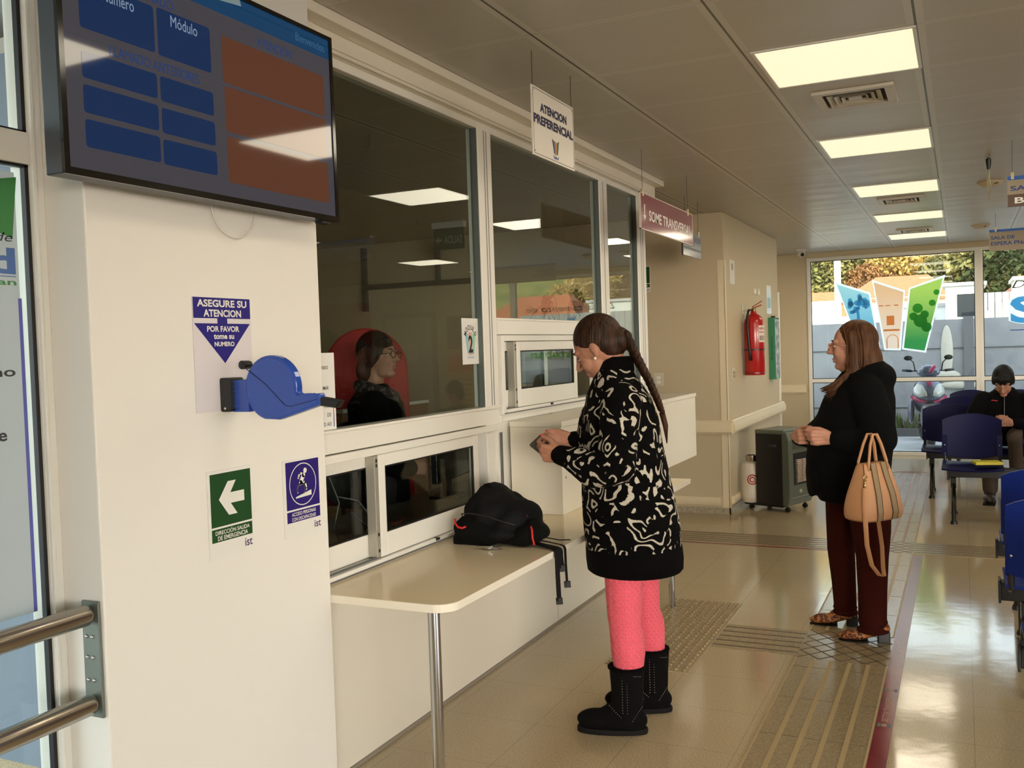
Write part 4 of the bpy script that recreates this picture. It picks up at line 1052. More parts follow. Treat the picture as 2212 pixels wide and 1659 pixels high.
gb = thing('gas_bottle', 'white gas bottle with a red ring mark behind the heater', 'gas bottle', (-1.735, 8.62, 0.0608))
MB().lathe([(0, 0.0), (0.085, 0.0), (0.098, 0.03), (0.10, 0.06), (0.10, 0.30), (0.085, 0.35), (0.05, 0.37), (0, 0.37)], (0, 0, 0.0), n=28).build('tank', mat('bottle white', (222, 212, 196), 0.35), gb, smooth='auto')
MB().lathe([(0.05, 0.36), (0.055, 0.37), (0.055, 0.42), (0.045, 0.42), (0.045, 0.37)], (0, 0, 0), n=20).build('collar', M_STEEL, gb, smooth='auto')
mk = MB()
for r in (0.042, 0.022):
    pts = []
    for a in range(0, 361, 20):
        u, v = r * math.cos(math.radians(a)), r * math.sin(math.radians(a))
        th = math.radians(-78) + u / 0.10; pts.append((0.1012 * math.cos(th), 0.1012 * math.sin(th), 0.21 + v))
    mk.tube(pts, 0.005, 6)
mk.build('ring_mark', mat('bottle red', (176, 40, 30), 0.4), gb, smooth=True)

# ------------------------------------------------------------------ backpack on the desk
bp = thing('backpack', 'black backpack with red zip pulls slumped on the white desk', 'backpack', (-1.68, 3.40, 0.7305), 0)
M_BAG = mat('black nylon', (9, 9, 10), 0.75, 0, 0.2, bump=(300, 0.3)); M_BAG2 = mat('black mesh fabric', (8, 8, 7), 0.85, 0, 0.15, bump=(500, 0.5))
def crease(o, sc, st, seed):
    for v in o.data.vertices:
        p = v.co * sc; q = noise_v(p + Vector((seed, 0, 0)))
        v.co += v.normal * st * (abs(q) - 0.25)
from mathutils import noise as _noise
def noise_v(p): return _noise.noise(p)
m = MB()
m.ell((-0.055, 0.04, 0.105), (0.130, 0.150, 0.108)).ell((-0.060, 0.03, 0.150), (0.085, 0.120, 0.076)).ell((0.035, 0.03, 0.085), (0.115, 0.135, 0.088)).ell((0.105, 0.0, 0.045), (0.085, 0.110, 0.050)).ell((-0.125, 0.03, 0.065), (0.065, 0.120, 0.064)).ell((0.0, 0.0, 0.045), (0.175, 0.130, 0.046))
crease(m.blob('main_compartment', M_BAG, bp, 0.006, 8), 11, 0.016, 3)
m = MB().ell((-0.100, -0.080, 0.060), (0.085, 0.052, 0.058)).ell((-0.05, -0.085, 0.042), (0.095, 0.042, 0.040)).ell((-0.135, -0.045, 0.055), (0.050, 0.058, 0.054)).box(-0.175, -0.02, -0.115, -0.05, 0.0, 0.035)
crease(m.blob('front_pocket', M_BAG2, bp, 0.006, 5), 16, 0.012, 7)
m = MB().ell((0.125, -0.070, 0.040), (0.055, 0.045, 0.041)).ell((0.150, -0.050, 0.060), (0.034, 0.055, 0.046)).ell((0.11, -0.080, 0.026), (0.065, 0.035, 0.026))
crease(m.blob('side_pocket', M_BAG2, bp, 0.006, 5), 18, 0.010, 1)
M_CORD = mat('red cord', (196, 30, 30), 0.5)
MB().tube([(-0.155, -0.126, 0.105), (-0.15, -0.134, 0.09), (-0.135, -0.141, 0.077), (-0.115, -0.142, 0.073), (-0.10, -0.139, 0.080)], 0.0042, 8).build('zip_pull', M_CORD, bp, smooth=True)
MB().tube([(0.168, -0.108, 0.088), (0.178, -0.120, 0.075), (0.183, -0.128, 0.045), (0.192, -0.132, 0.022)], 0.0042, 8).build('zip_pull', M_CORD, bp, smooth=True)
MB().tube([(0.088, -0.02, 0.142), (0.105, -0.03, 0.130), (0.12, -0.035, 0.112)], 0.003, 6).build('zip_pull', M_CORD, bp, smooth=True)
MB().tube([(-0.085, 0.01, 0.205), (-0.080, 0.0, 0.226), (-0.055, -0.005, 0.230), (-0.035, 0.0, 0.212)], 0.006, 8).build('grab_loop', M_BAG, bp, smooth=True)
MB().tube([(-0.178, -0.02, 0.095), (-0.150, -0.080, 0.118), (-0.09, -0.112, 0.128), (-0.02, -0.108, 0.118), (0.04, -0.10, 0.10), (0.095, -0.095, 0.088)], 0.0028, 6).build('zip_line', mat('zip tape', (30, 30, 32), 0.6), bp, smooth=True)
def strap(pts, w, end=None, px=(0.7, 0.6, 0)):
    o = MB().tube(pts, w, 8, 0.16, px).build('strap', mat('black webbing', (12, 11, 12), 0.7, 0, 0.2, bump=(400, 0.3)), bp, smooth='auto')
    if end: MB().bar(Vector(end) + Vector((0, 0, 0.012)), Vector(end) - Vector((-0.002, 0, 0.014)), 0.026, 0.008, (0.3, -0.95, 0)).build('buckle', M_BLACK, o, bevel=0.002)
def over(x0, y0, x1, y1, drop, w, end=True):
    """webbing that lies on the desk, bends over its front edge and hangs"""
    a = Vector((x0, y0, 0.012)); b = Vector((x1, y1, 0.006)); d = (b - a).normalized(); U = Vector((0, 0, 1))
    P = [a, a.lerp(b, 0.5), b - d * 0.012, b + d * 0.004 - U * 0.003, b + d * 0.009 - U * 0.014, b + d * 0.010 - U * drop * 0.5, b + d * 0.014 - U * drop]
    strap(P, w, P[-1] if end else None, (0, 0, 1))
over(0.150, -0.055, 0.268, -0.110, 0.195, 0.012)
over(0.150, -0.045, 0.270, -0.085, 0.075, 0.017)
over(0.160, 0.0, 0.268, -0.030, 0.150, 0.008)
strap([(0.16, 0.03, 0.02), (0.22, 0.05, 0.007), (0.255, 0.075, 0.006)], 0.009, None, (0, 0, 1))
ky = thing('keys', 'bunch of silver keys on the desk edge of the black backpack', 'keys', (-1.665, 3.235, 0.731), 0.3)
for k, a in enumerate((10, 60, 120, 165)):
    a = math.radians(a); d_ = Vector((math.cos(a), math.sin(a) * 0.6 - 0.25, 0)).normalized()
    o = MB().bar(Vector((0, 0, 0.004 + k * 0.003)), d_ * 0.05 + Vector((0, 0, 0.002 + k * 0.004)), 0.008, 0.002).lathe([(0.004, 0.0), (0.011, 0.0), (0.011, 0.002), (0.004, 0.002)], d_ * -0.004 + Vector((0, 0, 0.004 + k * 0.003)), n=12)
    o.build('key', M_CHROME, ky)

# ------------------------------------------------------------------ office behind the glass
M_BEIGE = mat('office melamine', (150, 134, 108), 0.4)
od = thing('office_desk', 'long dark office desk behind the sliding windows', 'desk', (0, 0, 0))
MB().box(-2.75, -2.14, 2.50, 6.9, 0.69, 0.72).build('top', mat('desk top grey', (120, 112, 100), 0.35), od, bevel=0.003)
for y in (2.56, 4.3, 6.8): MB().box(-2.72, -2.2, y - 0.015, y + 0.015, 0, 0.69).build('side_panel', M_BEIGE, od)
def monitor(label, x, y, rz, h=0.33):
    t = thing('monitor', label, 'monitor', (x, y, 0.7205), rz, 'desk monitors behind the glass')
    MB().box(-0.25, 0.25, -0.018, 0.018, 0.10, 0.10 + h).build('housing', M_BLACK, t, bevel=0.006)
    MB().box(-0.24, 0.24, -0.0195, -0.0182, 0.11, 0.09 + h).build('screen', mat('dark screen', (10, 12, 16), 0.1), t)
    MB().box(-0.03, 0.03, 0.018, 0.05, 0.0, 0.26).build('stand', M_BLACK, t)
    MB().box(-0.10, 0.10, -0.06, 0.10, 0.0, 0.012).build('base', M_BLACK, t, bevel=0.003)
monitor('black computer monitor behind the left sash of the low sliding window', -2.42, 2.86, 1.2)
monitor('black computer monitor behind the open gap of the low sliding window', -2.50, 4.45, 1.7)
oc = thing('office_chair', 'grey office chair with a black rim behind the low sliding window', 'office chair', (-3.15, 4.45, 0), 0.5)
MB().ell((0, 0, 0.86), (0.21, 0.05, 0.24), n=20).build('backrest', mat('chair grey fabric', (92, 88, 84), 0.8), oc, smooth=True)
MB().tube([(0.215 * math.cos(math.radians(a)), -0.01, 0.86 + 0.25 * math.sin(math.radians(a))) for a in range(-10, 200, 15)], 0.018, 8).build('rim', M_BLACK, oc, smooth=True)
MB().ell((0, -0.25, 0.5), (0.24, 0.23, 0.05), n=20).build('seat', M_BLACK, oc, smooth=True)
MB().tube([(0, -0.2, 0.08), (0, -0.2, 0.48)], 0.03, 10).build('column', M_BLACK, oc)
for k in range(5):
    a = math.radians(72 * k); MB().bar((0, -0.2, 0.09), (0.28 * math.cos(a), -0.2 + 0.28 * math.sin(a), 0.05), 0.04, 0.03).ell((0.28 * math.cos(a), -0.2 + 0.28 * math.sin(a), 0.026), (0.026, 0.026, 0.026), n=10, m=6).build('leg', M_BLACK, oc)
cbl = MB()
for P_ in ([(-2.30, 3.15, 0.7215), (-2.32, 3.13, 0.80), (-2.31, 3.16, 0.90), (-2.33, 3.12, 1.02)], [(-2.28, 3.22, 0.724), (-2.265, 3.29, 0.77), (-2.28, 3.32, 0.83), (-2.30, 3.28, 0.89), (-2.33, 3.18, 0.92)], [(-2.26, 3.25, 0.724), (-2.29, 3.33, 0.77), (-2.34, 3.28, 0.84)]): cbl.tube(P_, 0.003, 6)
tag(cbl.build('cable_bundle', mat('grey cable', (120, 118, 116), 0.4), smooth=True), 'loose grey cables standing on the office desk behind the right sash', 'cable')
ob = thing('desk_divider', 'beige desk divider behind the right sash of the low sliding window', 'divider', (0, 0, 0))
MB().box(-3.35, -3.32, 4.6, 5.6, 0, 1.16).build('panel', mat('divider ochre', (150, 110, 80), 0.6), ob)
MB().box(-3.36, -3.31, 4.6, 5.6, 1.16, 1.18).build('edge', M_ALU, ob)

# back wall of the office and what the glass mirrors from the seat side
struct('window_4', MB().box(-5.60, -5.55, 8.19, 8.238, 1.95, 2.60).box(-4.2, -4.15, 8.19, 8.238, 1.95, 2.60).box(-5.55, -4.2, 8.19, 8.238, 2.17, 2.22).box(-4.72, -4.68, 8.19, 8.238, 2.22, 2.60), mat('office dark frame', (96, 92, 84), 0.4))
rbd = MB().prism(rrect(4.72, 5.85, 0.15, 2.35, 0.03), 0, 0.03, south(12.938)).build('red_board', mat('red board', (176, 50, 44), 0.5))
tag(rbd, 'tall dark red board on the end wall, mirrored faintly in the partition glass', 'board')
rc = MB().prism([(-0.28, 0.0)] + circ(0, 0.86, 0.26, 24, 180, 0) + [(0.28, 0.0)], 0, 0.05, Frame((-3.44, 5.05, 0.55), Vector((0.828, 0.561, 0)), (0, 0, 1)))
rco = thing('rounded_screen', 'bright red round topped screen standing behind the clerk', 'screen', (0, 0, 0))
rc.build('panel', mat('bright red fabric', (186, 30, 24), 0.6), rco, bevel=0.01)
MB().box(-3.72, -3.16, 4.95, 5.15, 0, 0.03).build('base', M_BLACK, rco)
MB().bar((-3.44, 5.03, 0.03), (-3.44, 5.03, 0.56), 0.05, 0.05).build('post', M_BLACK, rco)
FP = south(12.939)
po = MB().box(2.86, 3.32, 0.35, 2.06, 0, 0.002, FP).build('wall_poster', mat('poster cream', (214, 180, 120), 0.6))
tag(po, 'tall brown and orange poster on the end wall, mirrored behind the module sign', 'poster')
MB().box(2.86, 3.32, 1.55, 2.06, 0.002, 0.003, FP).build('brown_field', mat('poster brown', (106, 66, 50), 0.6), po)
MB().box(2.86, 3.32, 1.20, 1.45, 0.002, 0.003, FP).build('orange_field', mat('poster orange', (214, 116, 60), 0.6), po)
q = MB()
for k in range(8): q.box(2.92, 3.22, 0.50 + 0.08 * k, 0.52 + 0.08 * k, 0.002, 0.003, FP)
q.build('text_lines', mat('poster text', (120, 96, 60), 0.6), po)
xs = thing('exit_sign', 'green exit lightbox seen through the glass on the office ceiling', 'exit sign', (-4.05, 7.3, 0))
MB().box(-0.16, 0.16, -0.03, 0.03, CZ - 0.055, CZ - 0.0005).build('housing', M_ALU, xs, bevel=0.004)
MB().box(-0.15, 0.15, -0.004, 0.004, CZ - 0.24, CZ - 0.056).build('panel', mat('exit panel', (82, 96, 74), 0.3), xs)
MB().text('SALIDA', Frame((0, -0.0045, 0), (-1, 0, 0), (0, 0, 1)), -0.13, 0.05, CZ - 0.19, CZ - 0.12, -0.0004, bold=0.02).flat([(-0.14, CZ - 0.155), (-0.10, CZ - 0.125), (-0.10, CZ - 0.145), (-0.07, CZ - 0.145), (-0.07, CZ - 0.165), (-0.10, CZ - 0.165), (-0.10, CZ - 0.185)], Frame((0, -0.0045, 0), (1, 0, 0), (0, 0, 1)), 0.0004).build('lettering', mat('exit lettering', (170, 172, 150), 0.4), xs)
# potted plant behind the glass near the second post
pp = thing('potted_plant', 'dark leaved plant on the office shelf, showing behind the second partition post', 'plant', (-2.60, 6.35, 1.45))
MB().lathe([(0, 0), (0.06, 0), (0.08, 0.13), (0.07, 0.13), (0.065, 0.11), (0, 0.11)], (0, 0, 0)).build('pot', mat('clay pot', (150, 96, 66), 0.6), pp, smooth='auto')
M_LEAF = mat('dark leaf', (34, 62, 36), 0.4)
for k, (a, l, tlt) in enumerate(((20, 0.34, 62), (75, 0.40, 75), (140, 0.36, 58), (200, 0.30, 66), (260, 0.38, 70), (315, 0.33, 60))):
    a = math.radians(a); tp_ = math.radians(tlt); d_ = Vector((math.cos(a) * math.cos(tp_), math.sin(a) * math.cos(tp_), math.sin(tp_)))
    tipp = Vector((0, 0, 0.1)) + d_ * l
    MB().tube([(0, 0, 0.1), Vector((0, 0, 0.1)) + d_ * l * 0.5 + Vector((0, 0, 0.02)), tipp], 0.004, 6).build('stem', mat('leaf stem', (60, 80, 44), 0.5), pp)
    s_ = Vector((-math.sin(a), math.cos(a), 0)); o_ = Vector((math.cos(a), math.sin(a), -0.4)).normalized()
    R = []
    for t_, w_ in ((0, 0.004), (0.03, 0.035), (0.07, 0.048), (0.11, 0.036), (0.15, 0.004)):
        c = tipp + o_ * t_ - Vector((0, 0, t_ * t_ * 3)); R.append([c - s_ * w_ + Vector((0, 0, w_ * 0.25)), c + Vector((0, 0, -0.001)), c + s_ * w_ + Vector((0, 0, w_ * 0.25)), c + Vector((0, 0, -0.003))])
    MB().rings(R).build('leaf', M_LEAF, pp, smooth=True)
sh = thing('office_shelf', 'low office cabinet under the dark leaved plant', 'cabinet', (0, 0, 0))
MB().box(-2.85, -2.35, 6.55 - 0.35, 6.55 + 0.15, 0.0, 1.449).build('body', M_BEIGE, sh)
MB().box(-2.345, -2.35, 6.22, 6.68, 0.1, 1.40).build('door', M_LAM, sh)
# ------------------------------------------------------------------ people
M_SKIN = mat('skin', (178, 130, 106), 0.5, 0, 0.3, noise=(30, (166, 114, 92), 0.35, 0.7))
M_SKIN2 = mat('fair skin', (184, 136, 114), 0.5, 0, 0.3, noise=(30, (172, 120, 100), 0.35, 0.7))
M_LIP = mat('lips', (160, 84, 76), 0.4)
M_EYEW = mat('eye white', (220, 214, 206), 0.2)
M_IRIS = mat('iris', (34, 22, 16), 0.15)
M_JACKET = mat('black knit jacket', (5, 5, 5), 0.9, 0, 0.12, bump=(260, 0.5))
M_FLEECE = mat('black fleece', (6, 6, 8), 0.9, 0, 0.15, bump=(200, 0.4))
def ortho(d, s):
    d = Vector(d).normalized(); s = Vector(s); s = (s - d * s.dot(d)).normalized()
    return d, s
class Head:
    def __init__(h, c, f, pitch=0.0, roll=0.0):
        f = Vector(f).normalized(); up = Vector((0, 0, 1)); l = up.cross(f).normalized(); up = f.cross(l)
        p = math.radians(pitch); f, up = f * math.cos(p) + up * math.sin(p), up * math.cos(p) - f * math.sin(p)
        q = math.radians(roll); l, up = l * math.cos(q) + up * math.sin(q), up * math.cos(q) - l * math.sin(q)
        h.c = Vector(c); h.f = f; h.l = l; h.u = up
    def __call__(h, x, y, z): return h.c + h.f * x + h.l * y + h.u * z
    def ell(h, m, p, r, n=20, k=14): m.ell(h(*p), r, h.f, h.l, n, k)
    def skin(h, m, neck, ears=True, cheek=1.0):
        h.ell(m, (-0.012, 0, 0.025), (0.098, 0.076, 0.096)); h.ell(m, (0.024, 0, -0.045), (0.058, 0.056 * cheek, 0.070))
        h.ell(m, (0.058, 0, -0.099), (0.025, 0.028, 0.018)); h.ell(m, (0.02, 0, -0.085), (0.045, 0.046 * cheek, 0.030))
        h.ell(m, (0.052, 0, -0.050), (0.036, 0.036, 0.040)); h.ell(m, (0.058, 0, -0.005), (0.030, 0.050, 0.045))
        m.cap(h(0.084, 0, 0.022), 0.0085, h(0.110, 0, -0.027), 0.0118)
        for s in (-1, 1):
            h.ell(m, (0.093, s * 0.011, -0.031), (0.011, 0.007, 0.008)); h.ell(m, (0.050, s * 0.034, -0.032), (0.032, 0.024 * cheek, 0.032))
            h.ell(m, (0.067, s * 0.030, 0.026), (0.019, 0.026, 0.012))
            if ears:
                h.ell(m, (-0.010, s * 0.077, -0.004), (0.016, 0.007, 0.027)); h.ell(m, (-0.004, s * 0.076, -0.027), (0.009, 0.006, 0.009))
        h.ell(m, (0.081, 0, -0.062), (0.012, 0.023, 0.0065)); h.ell(m, (0.078, 0, -0.074), (0.012, 0.019, 0.0070))
        m.cap(h(-0.028, 0, -0.06), 0.052, neck, 0.056)
    def cap(h, m, e=0.004, dx=-0.010, dz=0.012):
        h.ell(m, (-0.012 + dx, 0, 0.025 + dz), (0.098 + e, 0.076 + e, 0.096 + e), 28, 20)
    def features(h, root, lids=0.0, brow=(46, 30, 22)):
        e = MB(); i = MB(); b = MB(); lp = MB()
        for s in (-1, 1):
            h.ell(e, (0.0722, s * 0.031, 0.004 - lids * 2), (0.0115, 0.0130, 0.0070 if not lids else 0.003), 12, 8); h.ell(i, (0.0815, s * 0.031, 0.003 - lids * 2), (0.0032, 0.0055, 0.0050 if not lids else 0.0026), 10, 6)
            b.tube([h(0.089, s * 0.014, 0.027), h(0.089, s * 0.030, 0.033), h(0.074, s * 0.050, 0.028)], [0.003, 0.0035, 0.002], 6)
        e.build('eye', M_EYEW, root, smooth=True); i.build('iris', M_IRIS, root, smooth=True)
        b.build('eyebrow', mat('brow %d' % brow[0], brow, 0.8), root, smooth=True)
        h.ell(lp, (0.0840, 0, -0.0622), (0.0100, 0.020, 0.0050), 12, 8); h.ell(lp, (0.0810, 0, -0.0738), (0.0100, 0.017, 0.0055), 12, 8)
        lp.build('lips', M_LIP, root, smooth=True)
    def glasses(h, root, m, w=0.0014):
        g = MB()
        for s in (-1, 1):
            P = [h(0.104, s * (0.033 + 0.024 * math.cos(t)), 0.002 + 0.018 * math.sin(t)) for t in [k * 2 * math.pi / 18 for k in range(19)]]
            g.tube(P, w, 6); g.tube([h(0.102, s * 0.057, 0.008), h(0.05, s * 0.078, 0.008), h(-0.012, s * 0.082, 0.004)], w, 6)
        g.tube([h(0.104, -0.009, 0.006), h(0.108, 0, 0.009), h(0.104, 0.009, 0.006)], w, 6)
        g.build('glasses', m, root, smooth=True)
FING = ((0.040, 0.025, 0.020), (0.044, 0.028, 0.021), (0.041, 0.026, 0.020), (0.032, 0.020, 0.018))
def hand(m, wrist, d, s, curls, thumb, k=1.0, spread=0.02, left_n=None):
    """d towards the fingers, s towards the thumb side, left_n = palm normal (fingers bend to it)"""
    w = Vector(wrist); d, s = ortho(d, s); n = d.cross(s)
    if left_n is not None and n.dot(Vector(left_n)) < 0: n = -n
    tips = []
    m.cap(w - d * 0.03, 0.024 * k, w + d * 0.012, 0.024 * k)
    for i in range(4):
        off = s * (0.030 - spread * i) * k
        kn = w + d * (0.082, 0.088, 0.084, 0.074)[i] * k + off
        m.cap(w + d * 0.008 + off * 0.62, 0.0165 * k, kn, 0.0112 * k)
        a = 0.0; p = kn
        for j in range(3):
            a += math.radians(curls[i][j]); q = p + (d * math.cos(a) + n * math.sin(a)) * FING[i][j] * k + s * (0.002 * (1.5 - i))
            m.cap(p, (0.0100, 0.0090, 0.0082)[j] * k, q, (0.0090, 0.0082, 0.0068)[j] * k); p = q
        tips.append(p)
    p = w + d * 0.018 * k + s * 0.024 * k + n * 0.006
    for j, (a, b, c) in enumerate(thumb):
        v = (d * a + s * b + n * c).normalized(); q = p + v * (0.040, 0.032, 0.025)[j] * k
        m.cap(p, (0.0165, 0.0118, 0.0102)[j] * k, q, (0.0120, 0.0102, 0.0078)[j] * k); p = q
    tips.append(p)
    return tips
def hair_mat(name, c, c2, st=(1, 1, 0.12)):
    return mat(name, c, 0.5, 0, 0.22, noise=(60, c2, 0.35, 0.7, st), bump=(120, 0.6, st))
def rotz(v, a):
    return Vector((v[0] * math.cos(a) - v[1] * math.sin(a), v[0] * math.sin(a) + v[1] * math.cos(a), v[2] if len(v) > 2 else 0))

# ---- the woman at the counter: patterned cardigan, braid, pink leggings, phone
def cardigan_material():
    m = bpy.data.materials.new('black and white fuzzy knit'); m.use_nodes = True; nt = m.node_tree; b = nt.nodes['Principled BSDF']
    tc = nt.nodes.new('ShaderNodeTexCoord'); mp = nt.nodes.new('ShaderNodeMapping'); mp.inputs['Scale'].default_value = (1.0, 1.0, 1.0)
    nt.links.new(tc.outputs['Object'], mp.inputs[0])
    def noise(sc, dt, dist=0.0):
        n = nt.nodes.new('ShaderNodeTexNoise'); n.inputs['Scale'].default_value = sc; n.inputs['Detail'].default_value = dt; n.inputs['Distortion'].default_value = dist
        nt.links.new(mp.outputs[0], n.inputs['Vector']); return n.outputs['Fac']
    fuzz = noise(260, 2)
    a = noise(14, 0.0, 0.35)
    a = math_node(nt, 'ADD', a, math_node(nt, 'MULTIPLY', math_node(nt, 'SUBTRACT', fuzz, 0.5), 0.035))
    band = math_node(nt, 'SINE', math_node(nt, 'MULTIPLY', a, 30.0))
    w = math_node(nt, 'GREATER_THAN', band, 0.52)
    gap = math_node(nt, 'GREATER_THAN', math_node(nt, 'ADD', noise(24, 0.0, 0.2), math_node(nt, 'MULTIPLY', math_node(nt, 'SUBTRACT', fuzz, 0.5), 0.08)), 0.48)
    fac = math_node(nt, 'MULTIPLY', w, gap)
    c = mix_col(nt, fac, lin((6, 5, 5)), lin((200, 192, 176)))
    nt.links.new(c, b.inputs['Base Color']); b.inputs['Roughness'].default_value = 0.95; b.inputs['Specular IOR Level'].default_value = 0.1
    bp_ = nt.nodes.new('ShaderNodeBump'); bp_.inputs['Strength'].default_value = 0.8; bp_.inputs['Distance'].default_value = 0.01
    nt.links.new(fuzz, bp_.inputs['Height']); nt.links.new(bp_.outputs[0], b.inputs['Normal'])
    return m
def legging_material():
    m = bpy.data.materials.new('pink honeycomb leggings'); m.use_nodes = True; nt = m.node_tree; b = nt.nodes['Principled BSDF']
    tc = nt.nodes.new('ShaderNodeTexCoord'); sp = nt.nodes.new('ShaderNodeSeparateXYZ'); nt.links.new(tc.outputs['Object'], sp.inputs[0])
    # honeycomb: distance to the nearest of two interleaved grids of cell centres
    far = math_node(nt, 'GREATER_THAN', sp.outputs[1], 0.006)      # which of the two legs
    dx_ = math_node(nt, 'SUBTRACT', sp.outputs[0], math_node(nt, 'ADD', math_node(nt, 'MULTIPLY', far, 0.088), 0.024))
    dy_ = math_node(nt, 'SUBTRACT', sp.outputs[1], math_node(nt, 'SUBTRACT', math_node(nt, 'MULTIPLY', far, 0.208), 0.098))
    ang = math_node(nt, 'ARCTAN2', dx_, dy_)
    u = math_node(nt, 'MULTIPLY', ang, 0.065 / 0.0220); v = math_node(nt, 'DIVIDE', sp.outputs[2], 0.0155)
    def cell(off):
        a = math_node(nt, 'SUBTRACT', math_node(nt, 'FRACT', math_node(nt, 'ADD', u, 50 + off)), 0.5)
        c = math_node(nt, 'MULTIPLY', math_node(nt, 'SUBTRACT', math_node(nt, 'FRACT', math_node(nt, 'ADD', math_node(nt, 'DIVIDE', v, 1.732), 50 + off)), 0.5), 1.732)
        a = math_node(nt, 'ABSOLUTE', a); c = math_node(nt, 'ABSOLUTE', c)
        return math_node(nt, 'MAXIMUM', a, math_node(nt, 'ADD', math_node(nt, 'MULTIPLY', a, 0.5), math_node(nt, 'MULTIPLY', c, 0.866)))
    d = math_node(nt, 'MINIMUM', cell(0.0), cell(0.5))
    mr = nt.nodes.new('ShaderNodeMapRange'); mr.inputs[1].default_value = 0.36; mr.inputs[2].default_value = 0.49; nt.links.new(d, mr.inputs[0])
    nt.links.new(mix_col(nt, mr.outputs[0], lin((224, 86, 104)), lin((238, 116, 128))), b.inputs['Base Color']); b.inputs['Roughness'].default_value = 0.65; b.inputs['Specular IOR Level'].default_value = 0.2; b.inputs['Sheen Weight'].default_value = 0.1
    bp_ = nt.nodes.new('ShaderNodeBump'); bp_.inputs['Strength'].default_value = 0.6; bp_.inputs['Distance'].default_value = 0.004; bp_.invert = True
    nt.links.new(mr.outputs[0], bp_.inputs['Height']); nt.links.new(bp_.outputs[0], b.inputs['Normal'])
    return m
w1 = thing('person', 'person in a black and white patterned cardigan and pink leggings holding a phone', 'person', (-1.25, 3.542, 0), math.radians(19.43))
M_CARD = cardigan_material(); M_RIB = mat('black ribbed knit', (5, 4, 4), 0.95, 0, 0.1, bump=(300, 0.6))
f1 = Vector((-0.95, 0.31, 0))
H1 = Head((-0.054, 0.003, 1.492), f1, -30)
m = MB()
H1.skin(m, (0.012, -0.005, 1.385))
m.oval([(0.05, 0, 0.14, 0.15, 0.72), (0.04, 0, 0.13, 0.15, 0.95), (0.03, 0, 0.11, 0.15, 1.15), (0.02, 0, 0.085, 0.13, 1.29), (0.015, 0, 0.05, 0.06, 1.38)])
m.chain([(0.03, -0.165, 1.29), (0.0, -0.215, 1.05), (-0.17, -0.14, 1.08), (-0.205, -0.125, 1.086)], [0.045, 0.038, 0.028, 0.025])
m.chain([(0.01, 0.165, 1.29), (-0.05, 0.20, 1.07), (-0.135, 0.05, 1.125), (-0.16, 0.025, 1.132)], [0.045, 0.038, 0.028, 0.025])
m.chain([(0.03, -0.08, 0.78), (0.02, -0.095, 0.44), (0.035, -0.10, 0.10)], [0.06, 0.045, 0.03])
m.chain([(0.07, 0.09, 0.78), (0.10, 0.105, 0.44), (0.13, 0.115, 0.10)], [0.06, 0.045, 0.03])
tl = hand(m, (-0.205, -0.122, 1.088), (-0.92, 0.32, 0.12), (0.15, -0.35, 0.9), ((40, 45, 25), (48, 50, 25), (55, 52, 25), (60, 55, 25)), ((0.75, 0.55, 0.35), (0.9, 0.25, 0.35), (0.95, 0.05, 0.3)), 0.95, left_n=(-0.1, 0.8, 0.5))
tr_ = hand(m, (-0.165, 0.022, 1.132), (-0.95, -0.12, -0.10), (0.0, 0.25, 1.0), ((35, 45, 25), (42, 48, 25), (48, 50, 25), (55, 52, 25)), ((0.85, 0.55, -0.05), (0.95, 0.25, -0.1), (0.95, -0.05, -0.15)), 0.92, left_n=(0, -0.9, 0.2))
m.blob('body', M_SKIN, w1, 0.0042, 3)
H1.features(w1, lids=0.003)
nl = MB()
for t_ in (tl[4], tr_[4], tl[0]): nl.ell(t_ + Vector((0, -0.003, 0.004)), (0.006, 0.006, 0.006), n=8, m=6)
nl.build('fingernail', mat('red nail polish', (206, 60, 50), 0.2), w1, smooth=True)
er = MB(); er.ell(H1(0.002, 0.090, -0.038), (0.006, 0.006, 0.006), n=10, m=8); er.ell(H1(0.002, -0.090, -0.038), (0.006, 0.006, 0.006), n=10, m=8)
er.build('pearl_earring', mat('pearl', (236, 226, 206), 0.2), w1, smooth=True)
# hair and braid
M_H1 = hair_mat('dark brown hair', (34, 21, 13), (62, 38, 22))
m = MB()
H1.cap(m, 0.0045, -0.011, 0.013); H1.ell(m, (-0.052, 0, 0.012), (0.066, 0.077, 0.080)); H1.ell(m, (-0.094, 0, -0.012), (0.050, 0.050, 0.052))
H1.ell(m, (-0.055, 0, -0.03), (0.045, 0.060, 0.045))
m.blob('hair', M_H1, w1, 0.005, 6)
br_ = MB(); P = [H1(-0.125, 0, -0.015), (0.100, -0.045, 1.445), (0.137, -0.055, 1.37), (0.170, -0.062, 1.29), (0.186, -0.066, 1.24)]
P = [Vector(p) for p in P]; S_ = []
for i in range(len(P) - 1):
    for t_ in range(4): S_.append(P[i].lerp(P[i + 1], t_ / 4))
S_.append(P[-1])
for i in range(len(S_) - 1):
    d_ = (S_[i + 1] - S_[i]).normalized(); sx = Vector((0.3, -1, 0.1)); sx = (sx - d_ * sx.dot(d_)).normalized(); r = 0.034 - 0.0010 * i
    for s in (-1, 1):
        c = S_[i] + sx * s * r * 0.42 + d_ * (0.010 if s > 0 else -0.004)
        u_ = (d_ * 0.8 - sx * s * 0.6).normalized(); br_.ell(c, (r * 0.95, r * 0.52, r * 0.6), u_, d_.cross(sx), 10, 8)
br_.build('braid', M_H1, w1, smooth=True)
MB().tube([S_[-1], S_[-1] + Vector((0.012, 0, -0.05)), S_[-1] + Vector((0.016, 0, -0.12))], [0.012, 0.011, 0.002], 10).build('braid_end', M_H1, w1, smooth=True)
